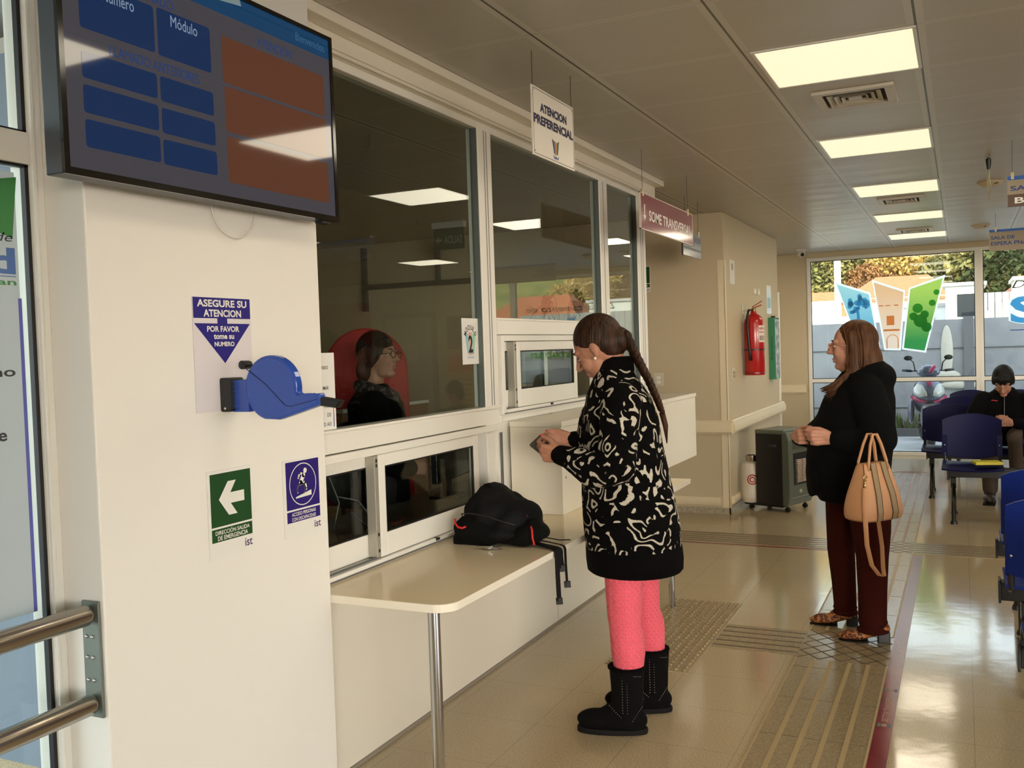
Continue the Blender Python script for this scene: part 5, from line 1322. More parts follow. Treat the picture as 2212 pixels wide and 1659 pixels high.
# cardigan
m = MB()
m.oval([(0.064, 0.005, 0.188, 0.195, 0.685), (0.058, 0.005, 0.192, 0.198, 0.80), (0.045, 0.005, 0.182, 0.196, 0.925), (0.036, 0.0, 0.168, 0.190, 1.04), (0.030, 0, 0.160, 0.190, 1.11), (0.026, 0, 0.150, 0.190, 1.22), (0.018, 0, 0.125, 0.185, 1.31), (0.012, 0, 0.095, 0.145, 1.365), (0.010, 0, 0.070, 0.085, 1.415)], 36)
m.chain([(0.03, -0.150, 1.29), (0.015, -0.205, 1.16), (0.005, -0.225, 1.055), (-0.08, -0.195, 1.035), (-0.145, -0.155, 1.07), (-0.185, -0.133, 1.084)], [0.078, 0.076, 0.074, 0.068, 0.055, 0.042])
m.chain([(0.0, 0.150, 1.29), (-0.03, 0.20, 1.16), (-0.05, 0.215, 1.07), (-0.10, 0.12, 1.10), (-0.140, 0.045, 1.128)], [0.078, 0.074, 0.072, 0.058, 0.040])
m.ell((-0.085, 0.03, 1.13), (0.065, 0.10, 0.16))
m.blob('cardigan', M_CARD, w1, 0.0075, 6)
m = MB().oval([(0.070, 0.005, 0.180, 0.186, 0.612), (0.068, 0.005, 0.190, 0.196, 0.622), (0.067, 0.005, 0.193, 0.200, 0.66), (0.064, 0.005, 0.191, 0.199, 0.710), (0.064, 0.005, 0.180, 0.186, 0.715)], 36)
m.build('hem_band', M_RIB, w1, smooth=True)
MB().chain([(-0.178, -0.137, 1.082), (-0.208, -0.121, 1.089)], [0.043, 0.039], 16).build('cuff', M_RIB, w1, smooth=True)
MB().chain([(-0.134, 0.052, 1.126), (-0.160, 0.026, 1.133)], [0.040, 0.035], 16).build('cuff', M_RIB, w1, smooth=True)
m = MB().oval([(0.012, 0, 0.080, 0.100, 1.365), (0.010, 0, 0.078, 0.086, 1.395), (0.012, -0.002, 0.074, 0.078, 1.425), (0.018, -0.004, 0.066, 0.072, 1.452), (0.024, -0.006, 0.056, 0.064, 1.462)], 28)
m.build('collar', M_RIB, w1, smooth=True)
# leggings
m = MB()
m.chain([(0.040, -0.075, 0.78), (0.024, -0.090, 0.60), (0.018, -0.098, 0.46), (0.020, -0.098, 0.42), (0.030, -0.100, 0.32), (0.030, -0.10, 0.20)], [0.085, 0.080, 0.067, 0.063, 0.068, 0.052])
m.ell((0.042, -0.10, 0.34), (0.055, 0.056, 0.11))
m.chain([(0.07, 0.095, 0.78), (0.090, 0.105, 0.60), (0.102, 0.110, 0.46), (0.106, 0.110, 0.42), (0.120, 0.113, 0.32), (0.130, 0.115, 0.20)], [0.085, 0.078, 0.065, 0.061, 0.064, 0.050])
m.ell((0.132, 0.112, 0.34), (0.052, 0.054, 0.11))
m.ell((0.05, 0.0, 0.80), (0.11, 0.13, 0.07))
m.blob('leggings', legging_material(), w1, 0.006, 4)
M_SUEDE = mat('black suede', (6, 5, 5), 0.95, 0, 0.15, bump=(200, 0.3)); M_SOLE = mat('dark rubber sole', (17, 15, 14), 0.8, 0, 0.2)
def warm_boot(c, yaw, lab=None):
    """c = ankle centre on the floor, yaw = direction of the toe"""
    d = Vector((math.cos(yaw), math.sin(yaw), 0)); l = Vector((-d.y, d.x, 0)); F = Frame(c, d, l)
    m = MB()
    m.oval([(0.002, 0, 0.062, 0.055, 0.03), (0.0, 0, 0.062, 0.055, 0.10), (-0.002, 0, 0.063, 0.058, 0.17), (-0.002, 0, 0.068, 0.064, 0.25), (-0.002, 0, 0.066, 0.062, 0.262)], 24, F)
    m.ell(F(0.04, 0, 0.055), (0.085, 0.052, 0.055), d, l); m.ell(F(0.115, 0.002, 0.048), (0.085, 0.050, 0.040), d, l); m.ell(F(-0.02, 0, 0.05), (0.058, 0.050, 0.045), d, l)
    o = m.blob('boot', M_SUEDE, w1, 0.005, 5)
    ol = [(0.06 + 0.138 * math.cos(t) , (0.050 + 0.006 * math.cos(t)) * (abs(math.sin(t)) ** 0.72) * (1 if math.sin(t) > 0 else -1)) for t in [k * math.pi / 20 for k in range(40)]]
    MB().prism(ol, 0.0, 0.022, F).build('sole', M_SOLE, o, bevel=0.006)
    st = MB()
    def stud(u, v, z): st.ell(F(u, v, z), (0.0022, 0.0022, 0.0022), n=6, m=4)
    for s in (-1, 1):
        for k in range(15): 
            for du in (-0.006, 0.012): stud(du, s * (0.0565 + 0.0002 * k), 0.095 + k * 0.0105)
        for k in range(7): stud(-0.045 + 0.006 * k - 0.012, s * (0.050 + 0.001 * k), 0.238)
        for k in range(8): stud(0.02 + 0.0045 * k * 1.4, s * 0.0515, 0.075 + k * 0.0065)
        for k in range(8): stud(-0.025 - 0.005 * k, s * (0.055 - 0.0018 * k), 0.065 + k * 0.0075)
    st.build('stud_trim', M_CHROME, o)
    MB().tube([F(-0.066 * math.cos(t), 0.063 * math.sin(t), 0.258) for t in [k * math.pi / 10 for k in range(21)]], 0.007, 8).build('fleece_edge', M_RIB, o, smooth=True)
warm_boot((0.020, -0.105, 0), math.pi - 0.10)
warm_boot((0.128, 0.118, 0), math.pi - 0.02)
# phone
pd, ps = ortho((-0.62, 0.62, 0.40), (0.5, 0.2, 0.4)); FPh = Frame((-0.272, -0.045, 1.112), pd, ps)
ph = thing('smartphone', 'dark smartphone held by the person in the patterned cardigan', 'phone', (-1.25, 3.542, 0), math.radians(19.43))
MB().prism(rrect(-0.066, 0.066, -0.034, 0.034, 0.008), -0.0042, 0.0042, FPh).build('case', mat('phone case', (96, 92, 88), 0.3, 0.3), ph, bevel=0.0015)
MB().prism(rrect(-0.062, 0.062, -0.031, 0.031, 0.006), 0.0042, 0.0046, FPh).build('screen', mat('phone glass', (16, 16, 20), 0.08), ph)

# ---- the woman with the tan bag
w2 = thing('person', 'person with long brown hair in a black jacket and brown trousers carrying a tan bag', 'person', (-0.526, 5.002, 0), math.radians(6.01))
f2 = Vector((-0.98, 0.12, 0)); H2 = Head((0.026, 0.0, 1.463), f2, 0)
m = MB()
H2.skin(m, (0.06, 0, 1.31), cheek=1.12)
H2.ell(m, (0.01, 0, -0.105), (0.055, 0.055, 0.035))
m.oval([(0.04, 0, 0.13, 0.14, 0.72), (0.03, 0, 0.14, 0.16, 0.95), (0.05, 0, 0.13, 0.16, 1.12), (0.07, 0, 0.09, 0.13, 1.26), (0.07, 0, 0.05, 0.06, 1.33)])
m.chain([(0.08, -0.17, 1.24), (0.14, -0.21, 1.01), (-0.04, -0.20, 1.015), (-0.075, -0.195, 1.022)], [0.045, 0.04, 0.028, 0.026])
m.chain([(0.03, 0.16, 1.24), (-0.10, 0.19, 1.03), (-0.235, 0.03, 1.005), (-0.245, 0.0, 1.01)], [0.045, 0.04, 0.028, 0.026])
m.chain([(0.0, 0.10, 0.75), (-0.035, 0.13, 0.44), (-0.03, 0.16, 0.10)], [0.06, 0.045, 0.03])
m.chain([(0.09, -0.07, 0.75), (0.10, -0.075, 0.44), (0.10, -0.086, 0.10)], [0.06, 0.045, 0.03])
fist = ((62, 75, 40), (66, 78, 40), (68, 80, 40), (70, 82, 40))
hand(m, (-0.080, -0.198, 1.024), (-0.97, -0.10, 0.02), (-0.05, 0, 1), ((40, 62, 40), (58, 75, 40), (64, 80, 40), (66, 80, 40)), ((0.85, 0.45, 0.35), (0.98, 0.05, 0.3), (0.95, -0.05, 0.35)), 0.98, left_n=(0, 1, 0))
hand(m, (-0.250, -0.035, 1.015), (0.28, -0.95, 0.05), (-0.1, 0, 1), ((50, 60, 40), (60, 68, 40), (64, 72, 40), (66, 74, 40)), ((0.8, 0.5, 0.5), (0.8, 0.1, 0.75), (0.7, -0.05, 0.8)), 0.96, left_n=(1, 0.2, 0))
m.blob('body', M_SKIN2, w2, 0.0042, 3)
H2.features(w2, brow=(82, 54, 36))
H2.glasses(w2, mat('rose gold frame', (206, 150, 120), 0.25, 0.7), 0.0019)
M_H2 = hair_mat('brown hair', (58, 34, 18), (92, 58, 32))
m = MB()
H2.cap(m, 0.005, -0.015, 0.009); H2.ell(m, (-0.062, 0, -0.02), (0.070, 0.088, 0.10)); H2.ell(m, (-0.085, 0, -0.075), (0.062, 0.094, 0.10)); H2.ell(m, (-0.075, 0, -0.13), (0.060, 0.10, 0.08))
for s in (-1, 1):
    m.chain([H2(-0.012, s * 0.064, 0.05), H2(-0.022, s * 0.074, -0.03), H2(-0.022, s * 0.076, -0.11), H2(-0.005, s * 0.080, -0.17)], [0.034, 0.030, 0.034, 0.034])
m.blob('hair', M_H2, w2, 0.005, 5)
lk = MB(); rnd = random.Random(3)
for k in range(26):
    s = -1 if k % 3 else 1; z0 = rnd.uniform(-0.02, 0.08); x0 = rnd.uniform(-0.09, 0.02); y0 = s * (0.090 - 0.25 * max(0, z0 - 0.02) + rnd.uniform(-0.002, 0.004))
    lk.tube([H2(x0 + 0.02, y0 * 0.82, 0.10 + z0 * 0.2), H2(x0, y0 * 1.0, 0.02), H2(x0 - 0.004, y0 * 1.07, -0.07), H2(x0 + rnd.uniform(-0.01, 0.03), y0 * 1.1, -0.15 - rnd.uniform(0, 0.04))], [0.003, 0.005, 0.0055, 0.001], 6)
for k in range(34):
    t_ = k / 33; s = -1 if k % 4 else 1; q = rnd.uniform(-1, 1)
    st = Vector((0.035 - 0.035 * t_, s * (0.078 + 0.006 * q), 1.375)); en = Vector((-0.128 + 0.075 * t_ + 0.008 * q, s * (0.135 + 0.012 * q), 1.262 - 0.085 * t_ + 0.012 * q)) if s < 0 else Vector((-0.130 + 0.06 * t_, 0.10 + 0.01 * q, 1.25 - 0.06 * t_))
    mid = st.lerp(en, 0.5) + Vector((0.022, s * 0.012, -0.008 + 0.01 * q)); ctl = st.lerp(en, 0.78) + Vector((0.010, s * 0.008, -0.014))
    lk.tube([st, st.lerp(mid, 0.5) + Vector((0.008, 0, -0.004)), mid, ctl, en], [0.010, 0.011, 0.010, 0.007, 0.001], 6)
lk.build('hair_lock', M_H2, w2, smooth=True)
m = MB()
m.oval([(0.02, 0, 0.165, 0.165, 0.690), (0.015, 0, 0.178, 0.178, 0.75), (0.0, 0, 0.200, 0.190, 0.84), (0.0, 0, 0.206, 0.200, 0.90), (0.015, 0, 0.205, 0.205, 1.0), (0.035, 0, 0.190, 0.205, 1.1), (0.055, 0, 0.172, 0.205, 1.2), (0.07, 0, 0.140, 0.185, 1.28), (0.075, 0, 0.095, 0.12, 1.34), (0.07, 0, 0.070, 0.085, 1.37)], 36)
m.chain([(0.085, -0.165, 1.245), (0.125, -0.205, 1.12), (0.145, -0.215, 1.02), (0.05, -0.215, 1.005), (-0.035, -0.205, 1.018)], [0.088, 0.086, 0.080, 0.070, 0.054])
m.chain([(0.03, 0.155, 1.245), (-0.05, 0.19, 1.12), (-0.11, 0.195, 1.04), (-0.18, 0.10, 1.0), (-0.232, 0.025, 1.005)], [0.088, 0.082, 0.074, 0.060, 0.048])
m.ell((-0.165, -0.02, 0.83), (0.042, 0.13, 0.115)); m.ell((-0.178, -0.04, 0.79), (0.026, 0.06, 0.085))
m.ell((0.160, 0.0, 1.305), (0.074, 0.135, 0.075)); m.ell((0.12, 0.0, 1.35), (0.075, 0.12, 0.055)); m.ell((0.13, 0.0, 1.25), (0.09, 0.16, 0.07))
m.blob('jacket', M_JACKET, w2, 0.0075, 14)
M_TRO = mat('brown red trousers', (50, 13, 6), 0.9, 0, 0.1, bump=(180, 0.2))
m = MB()
m.ell((0.03, 0.01, 0.77), (0.155, 0.165, 0.10))
m.chain([(-0.015, 0.095, 0.72), (-0.030, 0.12, 0.55), (-0.045, 0.135, 0.42), (-0.035, 0.15, 0.25), (-0.030, 0.158, 0.115)], [0.105, 0.088, 0.070, 0.062, 0.058])
m.chain([(0.090, -0.065, 0.72), (0.100, -0.072, 0.55), (0.102, -0.078, 0.42), (0.100, -0.084, 0.25), (0.098, -0.086, 0.105)], [0.110, 0.094, 0.078, 0.070, 0.068])
m.ell((-0.03, 0.16, 0.075), (0.066, 0.060, 0.022)); m.ell((0.100, -0.086, 0.060), (0.080, 0.070, 0.022)); m.ell((-0.03, 0.158, 0.10), (0.063, 0.058, 0.016)); m.ell((0.100, -0.086, 0.10), (0.072, 0.068, 0.02))
m.blob('trousers', M_TRO, w2, 0.006, 4)
def leopard_material():
    m = bpy.data.materials.new('leopard print'); m.use_nodes = True; nt = m.node_tree; b = nt.nodes['Principled BSDF']
    tc = nt.nodes.new('ShaderNodeTexCoord'); v = nt.nodes.new('ShaderNodeTexVoronoi'); v.inputs['Scale'].default_value = 55; nt.links.new(tc.outputs['Object'], v.inputs['Vector'])
    r = nt.nodes.new('ShaderNodeValToRGB'); e = r.color_ramp.elements; e[0].position = 0.0; e[0].color = lin((110, 52, 22)) + (1,); e[1].position = 0.30; e[1].color = lin((110, 52, 22)) + (1,)
    for p, c in ((0.34, (26, 12, 8)), (0.48, (26, 12, 8)), (0.54, (158, 96, 46)), (1.0, (158, 96, 46))):
        x = e.new(p); x.color = lin(c) + (1,)
    nt.links.new(v.outputs['Distance'], r.inputs[0]); nt.links.new(r.outputs[0], b.inputs['Base Color']); b.inputs['Roughness'].default_value = 0.6
    return m
M_LEO = leopard_material()
def heel_boot(c, yaw):
    d = Vector((math.cos(yaw), math.sin(yaw), 0)); l = Vector((-d.y, d.x, 0)); F = Frame(c, d, l)
    m = MB().cap(F(0.0, 0, 0.115), 0.042, F(0.0, 0, 0.075), 0.044)
    m.ell(F(0.03, 0, 0.062), (0.075, 0.038, 0.036), (d * 0.93 - Vector((0, 0, 0.36))), l); m.ell(F(0.105, 0, 0.034), (0.072, 0.040, 0.026), d, l); m.ell(F(0.145, 0, 0.026), (0.048, 0.030, 0.018), d, l); m.ell(F(-0.015, 0, 0.07), (0.040, 0.036, 0.036), d, l)
    o = m.blob('ankle_boot', M_LEO, w2, 0.004, 3)
    MB().prism([(-0.052, -0.026), (-0.052, 0.026), (0.006, 0.028), (0.006, -0.028)], 0.0, 0.058, F).build('heel', M_BLACK, o, bevel=0.005)
    ol = [(0.05, -0.032), (0.05, 0.032), (0.11, 0.042), (0.165, 0.028), (0.190, 0.0), (0.165, -0.028), (0.11, -0.042)]
    MB().prism(ol, 0.0, 0.009, F).build('sole', M_SOLE, o, bevel=0.002)
heel_boot((-0.020, 0.162, 0), math.pi + 0.02); heel_boot((0.125, -0.088, 0), math.pi + 0.04)
# tan handbag hanging from her forearm
hb = thing('handbag', 'tan leather handbag with darker bands hanging from the arm of the person with brown hair', 'handbag', (-0.526, 5.002, 0), math.radians(6.01))
M_TAN = mat('tan leather', (180, 132, 94), 0.5, 0, 0.3, bump=(140, 0.12)); M_TAN2 = mat('olive leather band', (134, 112, 78), 0.45); M_SEAM = mat('dark seam', (74, 48, 36), 0.6); M_GOLD = mat('pale gold metal', (214, 184, 120), 0.25, 0.9)
FB2 = Frame((0.105, -0.345, 0.0), rotz((1, 0, 0), math.radians(48)), rotz((0, 1, 0), math.radians(48)))   # u along the bag, v through its depth
def bagrow(w, d, z, sh=0.0): return [FB2(sh + a * w / 2, b * d / 2, z) for a, b in ((-1, -.55), (-.9, -1), (-.4, -1), (0.0, -1), (.4, -1), (.9, -1), (1, -.55), (1, .55), (.9, 1), (.4, 1), (0, 1), (-.4, 1), (-.9, 1), (-1, .55))]
MB().rings([bagrow(0.22, 0.12, 0.655, 0.0), bagrow(0.265, 0.155, 0.665), bagrow(0.275, 0.165, 0.70), bagrow(0.25, 0.140, 0.78), bagrow(0.205, 0.09, 0.86), bagrow(0.180, 0.055, 0.92), bagrow(0.172, 0.040, 0.925)]).build('bag_body', M_TAN, hb, smooth='auto', subsurf=1)
for u in (-0.045, 0.045):
    b2 = []
    for w, d, z in ((0.265, 0.155, 0.664), (0.275, 0.170, 0.70), (0.25, 0.146, 0.78), (0.205, 0.097, 0.86), (0.180, 0.062, 0.925)):
        k = w / 0.245; b2.append([FB2(u * k - 0.017, -d / 2 - 0.0015, z), FB2(u * k + 0.017, -d / 2 - 0.0015, z), FB2(u * k + 0.017, -d / 2 + 0.004, z), FB2(u * k - 0.017, -d / 2 + 0.004, z)])
    bo = MB().rings(b2).build('leather_band', M_TAN2, hb)
    sm = MB()
    for du in (-0.017, 0.017): sm.tube([r[0 if du < 0 else 1] for r in b2], 0.0018, 6)
    sm.build('piping', M_SEAM, bo)
MB().tube([FB2(-0.112, -0.060, 0.668), FB2(-0.123, -0.03, 0.70), FB2(-0.118, -0.045, 0.78), FB2(-0.10, -0.04, 0.87), FB2(-0.088, -0.024, 0.925)], 0.0022, 6).build('side_piping', M_SEAM, hb, smooth=True)
for s, a2 in ((-1, -0.028), (1, 0.026)):
    MB().tube([FB2(-0.062, s * 0.028, 0.89), FB2(-0.058, s * 0.030, 0.93), FB2(-0.035, s * 0.020 - 0.0, 1.01), FB2(-0.012, s * 0.016 + 0.0, 1.055), FB2(0.012, s * 0.016, 1.055), FB2(0.035, s * 0.020, 1.01), FB2(0.058, s * 0.030, 0.93), FB2(0.062, s * 0.028, 0.89)], 0.0088, 10, 0.75).build('handle', M_TAN, hb, smooth=True)
    for u in (-0.060, 0.060): MB().box(u - 0.010, u + 0.010, s * 0.031 - 0.004, s * 0.031 + 0.004, 0.885, 0.905, FB2).build('buckle', M_GOLD, hb, bevel=0.002)
MB().tube([FB2(-0.105 + 0.012 * math.cos(t), -0.050, 0.865 + 0.012 * math.sin(t)) for t in [k * math.pi / 8 for k in range(17)]], 0.0025, 6).build('ring', M_GOLD, hb, smooth=True)
MB().tube([FB2(-0.106, -0.048, 0.852), FB2(-0.115, -0.055, 0.82)], 0.004, 8).build('swivel_clip', M_GOLD, hb, smooth=True)
MB().tube([FB2(-0.116, -0.055, 0.82), FB2(-0.130, -0.065, 0.74), FB2(-0.133, -0.07, 0.66), FB2(-0.115, -0.06, 0.56), FB2(-0.075, -0.05, 0.46), FB2(-0.02, -0.045, 0.405), FB2(0.015, -0.042, 0.395), FB2(0.035, -0.02, 0.43), FB2(0.055, 0.0, 0.52), FB2(0.065, 0.03, 0.66), FB2(0.095, 0.03, 0.86)], 0.0105, 8, 0.2, (0.2, 1, 0)).build('shoulder_strap', M_TAN, hb, smooth='auto')

# ---- seated people and the clerk
def seated(label, loc, rz, M_top, M_leg, hair_c, headpos, hface, pitch, face=True, phone=False):
    t = thing('person', label, 'person', loc, rz)
    Hh = Head(headpos, hface, pitch)
    m = MB(); Hh.skin(m, (0, 0.03, 0.90))
    m.oval([(0, 0.03, 0.13, 0.10, 0.46), (0, 0.03, 0.13, 0.10, 0.66), (0, 0.04, 0.15, 0.09, 0.82), (0, 0.04, 0.06, 0.06, 0.93)])
    m.chain([(-0.17, 0.03, 0.84), (-0.25, -0.05, 0.64), (-0.09, -0.22, 0.66)], [0.045, 0.04, 0.028]); m.chain([(0.17, 0.03, 0.84), (0.24, -0.05, 0.64), (0.06, -0.22, 0.66)], [0.045, 0.04, 0.028])
    for s in (-1, 1): m.chain([(s * 0.09, 0.0, 0.52), (s * 0.10, -0.40, 0.50), (s * 0.10, -0.38, 0.10)], [0.06, 0.045, 0.03])
    cr = ((45, 45, 25),) * 4
    hand(m, (-0.085, -0.225, 0.665), (0.75, -0.55, 0.1), (-0.3, 0, 1), cr, ((0.8, 0.5, 0.2), (0.9, 0.2, 0.3), (0.9, 0, 0.3)), 0.95, left_n=(0.3, 0.9, 0.3))
    hand(m, (0.055, -0.225, 0.665), (-0.75, -0.55, 0.1), (0.3, 0, 1), cr, ((0.8, 0.5, 0.2), (0.9, 0.2, 0.3), (0.9, 0, 0.3)), 0.95, left_n=(-0.3, 0.9, 0.3))
    m.blob('body', M_SKIN2, t, 0.0048, 3)
    Hh.features(t, lids=0.003)
    hm = hair_mat('short hair %d' % hair_c[0], hair_c, tuple(x + 14 for x in hair_c))
    m = MB(); Hh.cap(m, 0.010, -0.008, 0.010); Hh.ell(m, (-0.055, 0, -0.01), (0.064, 0.082, 0.085)); Hh.ell(m, (0.062, -0.012, 0.070), (0.030, 0.058, 0.026)); Hh.ell(m, (0.052, 0.030, 0.072), (0.032, 0.034, 0.028))
    for s in (-1, 1): Hh.ell(m, (-0.002, s * 0.078, 0.012), (0.036, 0.012, 0.046))
    m.blob('hair', hm, t, 0.006, 5)
    m = MB()
    m.oval([(0, 0.03, 0.165, 0.125, 0.45), (0, 0.03, 0.185, 0.135, 0.58), (0, 0.03, 0.19, 0.13, 0.70), (0, 0.035, 0.19, 0.115, 0.80), (0, 0.04, 0.16, 0.10, 0.88), (0, 0.035, 0.085, 0.075, 0.935), (0, 0.03, 0.07, 0.07, 0.955)], 30)
    for s in (-1, 1): m.chain([(s * 0.17, 0.03, 0.845), (s * 0.23, -0.01, 0.73), (s * 0.255, -0.06, 0.65), (s * 0.17, -0.15, 0.65), (s * 0.085, -0.205, 0.662)], [0.078, 0.075, 0.072, 0.060, 0.044])
    jo = m.blob('jacket', M_top, t, 0.008, 6)
    m = MB()
    for s in (-1, 1): m.chain([(s * 0.095, 0.0, 0.535), (s * 0.105, -0.38, 0.515), (s * 0.105, -0.385, 0.44), (s * 0.105, -0.36, 0.12)], [0.095, 0.078, 0.072, 0.060])
    m.blob('trousers', M_leg, t, 0.008, 5)
    for s in (-1, 1):
        m = MB().ell((s * 0.11, -0.42, 0.045), (0.048, 0.115, 0.042)).ell((s * 0.108, -0.36, 0.07), (0.046, 0.055, 0.055))
        o = m.blob('shoe', mat('dark brown shoe', (44, 34, 26), 0.5), t, 0.006, 4)
        MB().prism([(s * 0.11 - 0.045, -0.52), (s * 0.11 + 0.045, -0.52), (s * 0.11 + 0.048, -0.32), (s * 0.11 - 0.048, -0.32)], 0.0, 0.016, WORLD).build('sole', M_SOLE, o, bevel=0.006)
    return t, Hh
t3, H3 = seated('person with short black hair and glasses sitting with the head bowed', (0.345, 9.76, 0), math.radians(-4), M_FLEECE, mat('taupe trousers', (70, 58, 48), 0.8), (12, 11, 12), (-0.005, -0.115, 1.012), (-0.04, -1, 0), -36)
t3.scale = (1.06, 1.06, 1.06)
H3.glasses(t3, mat('pale glasses frame', (150, 120, 104), 0.3, 0.3))
MB().tube([(-0.10 + 0.008 * k, -0.083 - 0.0, 0.845 + 0.002 * math.sin(k)) for k in range(7)], 0.004, 6).build('embroidery', mat('red thread', (190, 40, 50), 0.6), t3)
MB().tube([(0.0, -0.112, 0.60), (0.0, -0.112, 0.72), (0.0, -0.090, 0.83), (0.0, -0.05, 0.92)], 0.004, 6).build('zip', mat('zip grey', (90, 90, 92), 0.4), t3, smooth=True)
seated('person in an olive green jacket sitting next to the seat with the yellow book', (0.745, 8.50, 0), math.radians(3), mat('olive jacket', (66, 76, 56), 0.8, bump=(60, 0.4)), mat('dark trousers', (36, 34, 34), 0.8), (40, 28, 20), (0.0, -0.03, 1.07), (0, -1, 0), -8)

cl = thing('person', 'person with black hair and glasses in a black jacket and scarf behind the counter glass', 'person', (-2.82, 4.23, 0), math.radians(34.1))
fc = Vector((0.86, -0.5, 0)); HC = Head((0.02, 0, 1.490), fc, 4)
m = MB(); HC.skin(m, (-0.02, 0.02, 1.33))
m.oval([(0, 0, 0.13, 0.12, 0.80), (0, 0, 0.12, 0.12, 1.05), (0, 0, 0.13, 0.10, 1.22), (-0.01, 0, 0.06, 0.06, 1.32)])
for s in (-1, 1): m.chain([(-0.03, s * 0.15, 1.24), (0.0, s * 0.20, 1.0), (0.16, s * 0.12, 0.90)], [0.045, 0.04, 0.03]); m.chain([(0, s * 0.09, 0.82), (0, s * 0.09, 0.45), (0, s * 0.09, 0.05)], [0.06, 0.045, 0.035])
hand(m, (0.165, -0.115, 0.90), (0.9, 0.3, -0.1), (0, 0.3, 1), ((40, 40, 25),) * 4, ((0.8, 0.5, 0.2), (0.9, 0.2, 0.3), (0.9, 0, 0.3)), 0.95, left_n=(0, 1, 0.2))
hand(m, (0.165, 0.115, 0.90), (0.9, -0.3, -0.1), (0, -0.3, 1), ((40, 40, 25),) * 4, ((0.8, 0.5, 0.2), (0.9, 0.2, 0.3), (0.9, 0, 0.3)), 0.95, left_n=(0, -1, 0.2))
m.blob('body', M_SKIN2, cl, 0.005, 3)
HC.features(cl); HC.glasses(cl, M_BLACK, 0.0024)
m = MB(); HC.cap(m, 0.009, -0.012, 0.012); HC.ell(m, (-0.055, 0, 0.0), (0.068, 0.084, 0.09)); HC.ell(m, (-0.075, 0, -0.07), (0.06, 0.085, 0.08)); HC.ell(m, (0.045, -0.03, 0.075), (0.055, 0.055, 0.030)); HC.ell(m, (-0.01, -0.078, 0.01), (0.04, 0.02, 0.06))
m.blob('hair', hair_mat('black hair', (11, 10, 11), (24, 20, 20)), cl, 0.006, 5)
MB().bar(HC(-0.02, -0.094, 0.055), HC(-0.05, -0.096, 0.04), 0.008, 0.006).build('hair_clip', M_CHROME, cl)
m = MB().oval([(0, 0, 0.16, 0.16, 0.72), (0, 0, 0.15, 0.17, 0.95), (0, 0, 0.155, 0.17, 1.12), (-0.01, 0, 0.15, 0.16, 1.24), (-0.015, 0.01, 0.09, 0.11, 1.32), (-0.015, 0.01, 0.07, 0.08, 1.345)], 28)
for s in (-1, 1): m.chain([(-0.02, s * 0.15, 1.24), (0.0, s * 0.19, 1.03), (0.06, s * 0.17, 0.94), (0.15, s * 0.12, 0.90)], [0.08, 0.076, 0.068, 0.05])
m.blob('jacket', M_FLEECE, cl, 0.008, 6)
m = MB().chain([(-0.09, -0.02, 1.34), (-0.02, -0.10, 1.31), (0.07, -0.07, 1.28), (0.09, 0.02, 1.27)], [0.035, 0.042, 0.04, 0.035]).chain([(0.07, -0.07, 1.28), (0.11, -0.06, 1.16), (0.14, -0.03, 1.05)], [0.035, 0.03, 0.025])
m.blob('scarf', mat('dark patterned scarf', (40, 32, 32), 0.8, noise=(40, (96, 84, 84), 0.52, 0.6)), cl, 0.007, 4)
m = MB()
for s in (-1, 1): m.chain([(0, s * 0.09, 0.82), (0, s * 0.09, 0.45), (0, s * 0.09, 0.07)], [0.10, 0.075, 0.06])
m.blob('trousers', mat('dark trousers', (36, 34, 34), 0.8), cl, 0.008, 4)
m = MB()
for s in (-1, 1): m.ell((0.05, s * 0.09, 0.045), (0.12, 0.045, 0.044))
m.blob('shoes', M_BLACK, cl, 0.006, 3)
# ------------------------------------------------------------------ outside
M_ASPH = mat('pale concrete paving', (206, 206, 208), 0.8, noise=(3, (184, 186, 190), 0.35, 0.7))
struct('ground', MB().box(-30, 30, 13.11, 34, -0.30, -0.06).box(-30, -7.25, -12, 13.1, -0.3, -0.06).box(-7.25, -2.12, -12, 2.35, -0.3, -0.06).box(-2.1, 30, -14, -3.25, -0.3, -0.06).box(4.85, 30, -3.2, 13.1, -0.3, -0.06), M_ASPH)
FW_ = south(16.5)
bw = MB().box(-9, 14, 16.5, 16.62, -0.06, 1.76)
bwall = tag(bw.build('boundary_wall', mat('grey concrete panels', (172, 174, 180), 0.85, noise=(1.6, (148, 150, 158), 0.35, 0.7), bump=(14, 0.3))), 'grey concrete panel wall across the street outside the end window', 'wall', kind='structure')
j = MB()
for z in (0.36, 0.83, 1.30): j.box(-9, 14, 16.485, 16.5, z, z + 0.012)
j.build('joint', mat('panel shadow joint', (92, 94, 100), 0.9), bwall)
cp = MB()
for x in (-5.2, -2.9, 0.02, 2.4, 4.8, 7.2): cp.box(x, x + 0.14, 16.44, 16.66, -0.06, 1.80)
cp.build('post', mat('concrete post', (120, 120, 126), 0.85), bwall)
MB().ell((-0.22, 16.47, 0.86), (0.20, 0.03, 0.10)).ell((-0.22, 16.48, 1.25), (0.09, 0.03, 0.42)).ell((-0.05, 16.47, 0.72), (0.30, 0.03, 0.06)).build('plaster_patch', mat('pale plaster', (210, 206, 196), 0.9, bump=(12, 0.6)), bwall, smooth=True)
struct('kerb', MB().box(-9, 14, 16.02, 16.12, -0.06, 0.06), mat('dark kerb', (98, 98, 102), 0.85))
gv = []
g = MB(); rnd = random.Random(5)
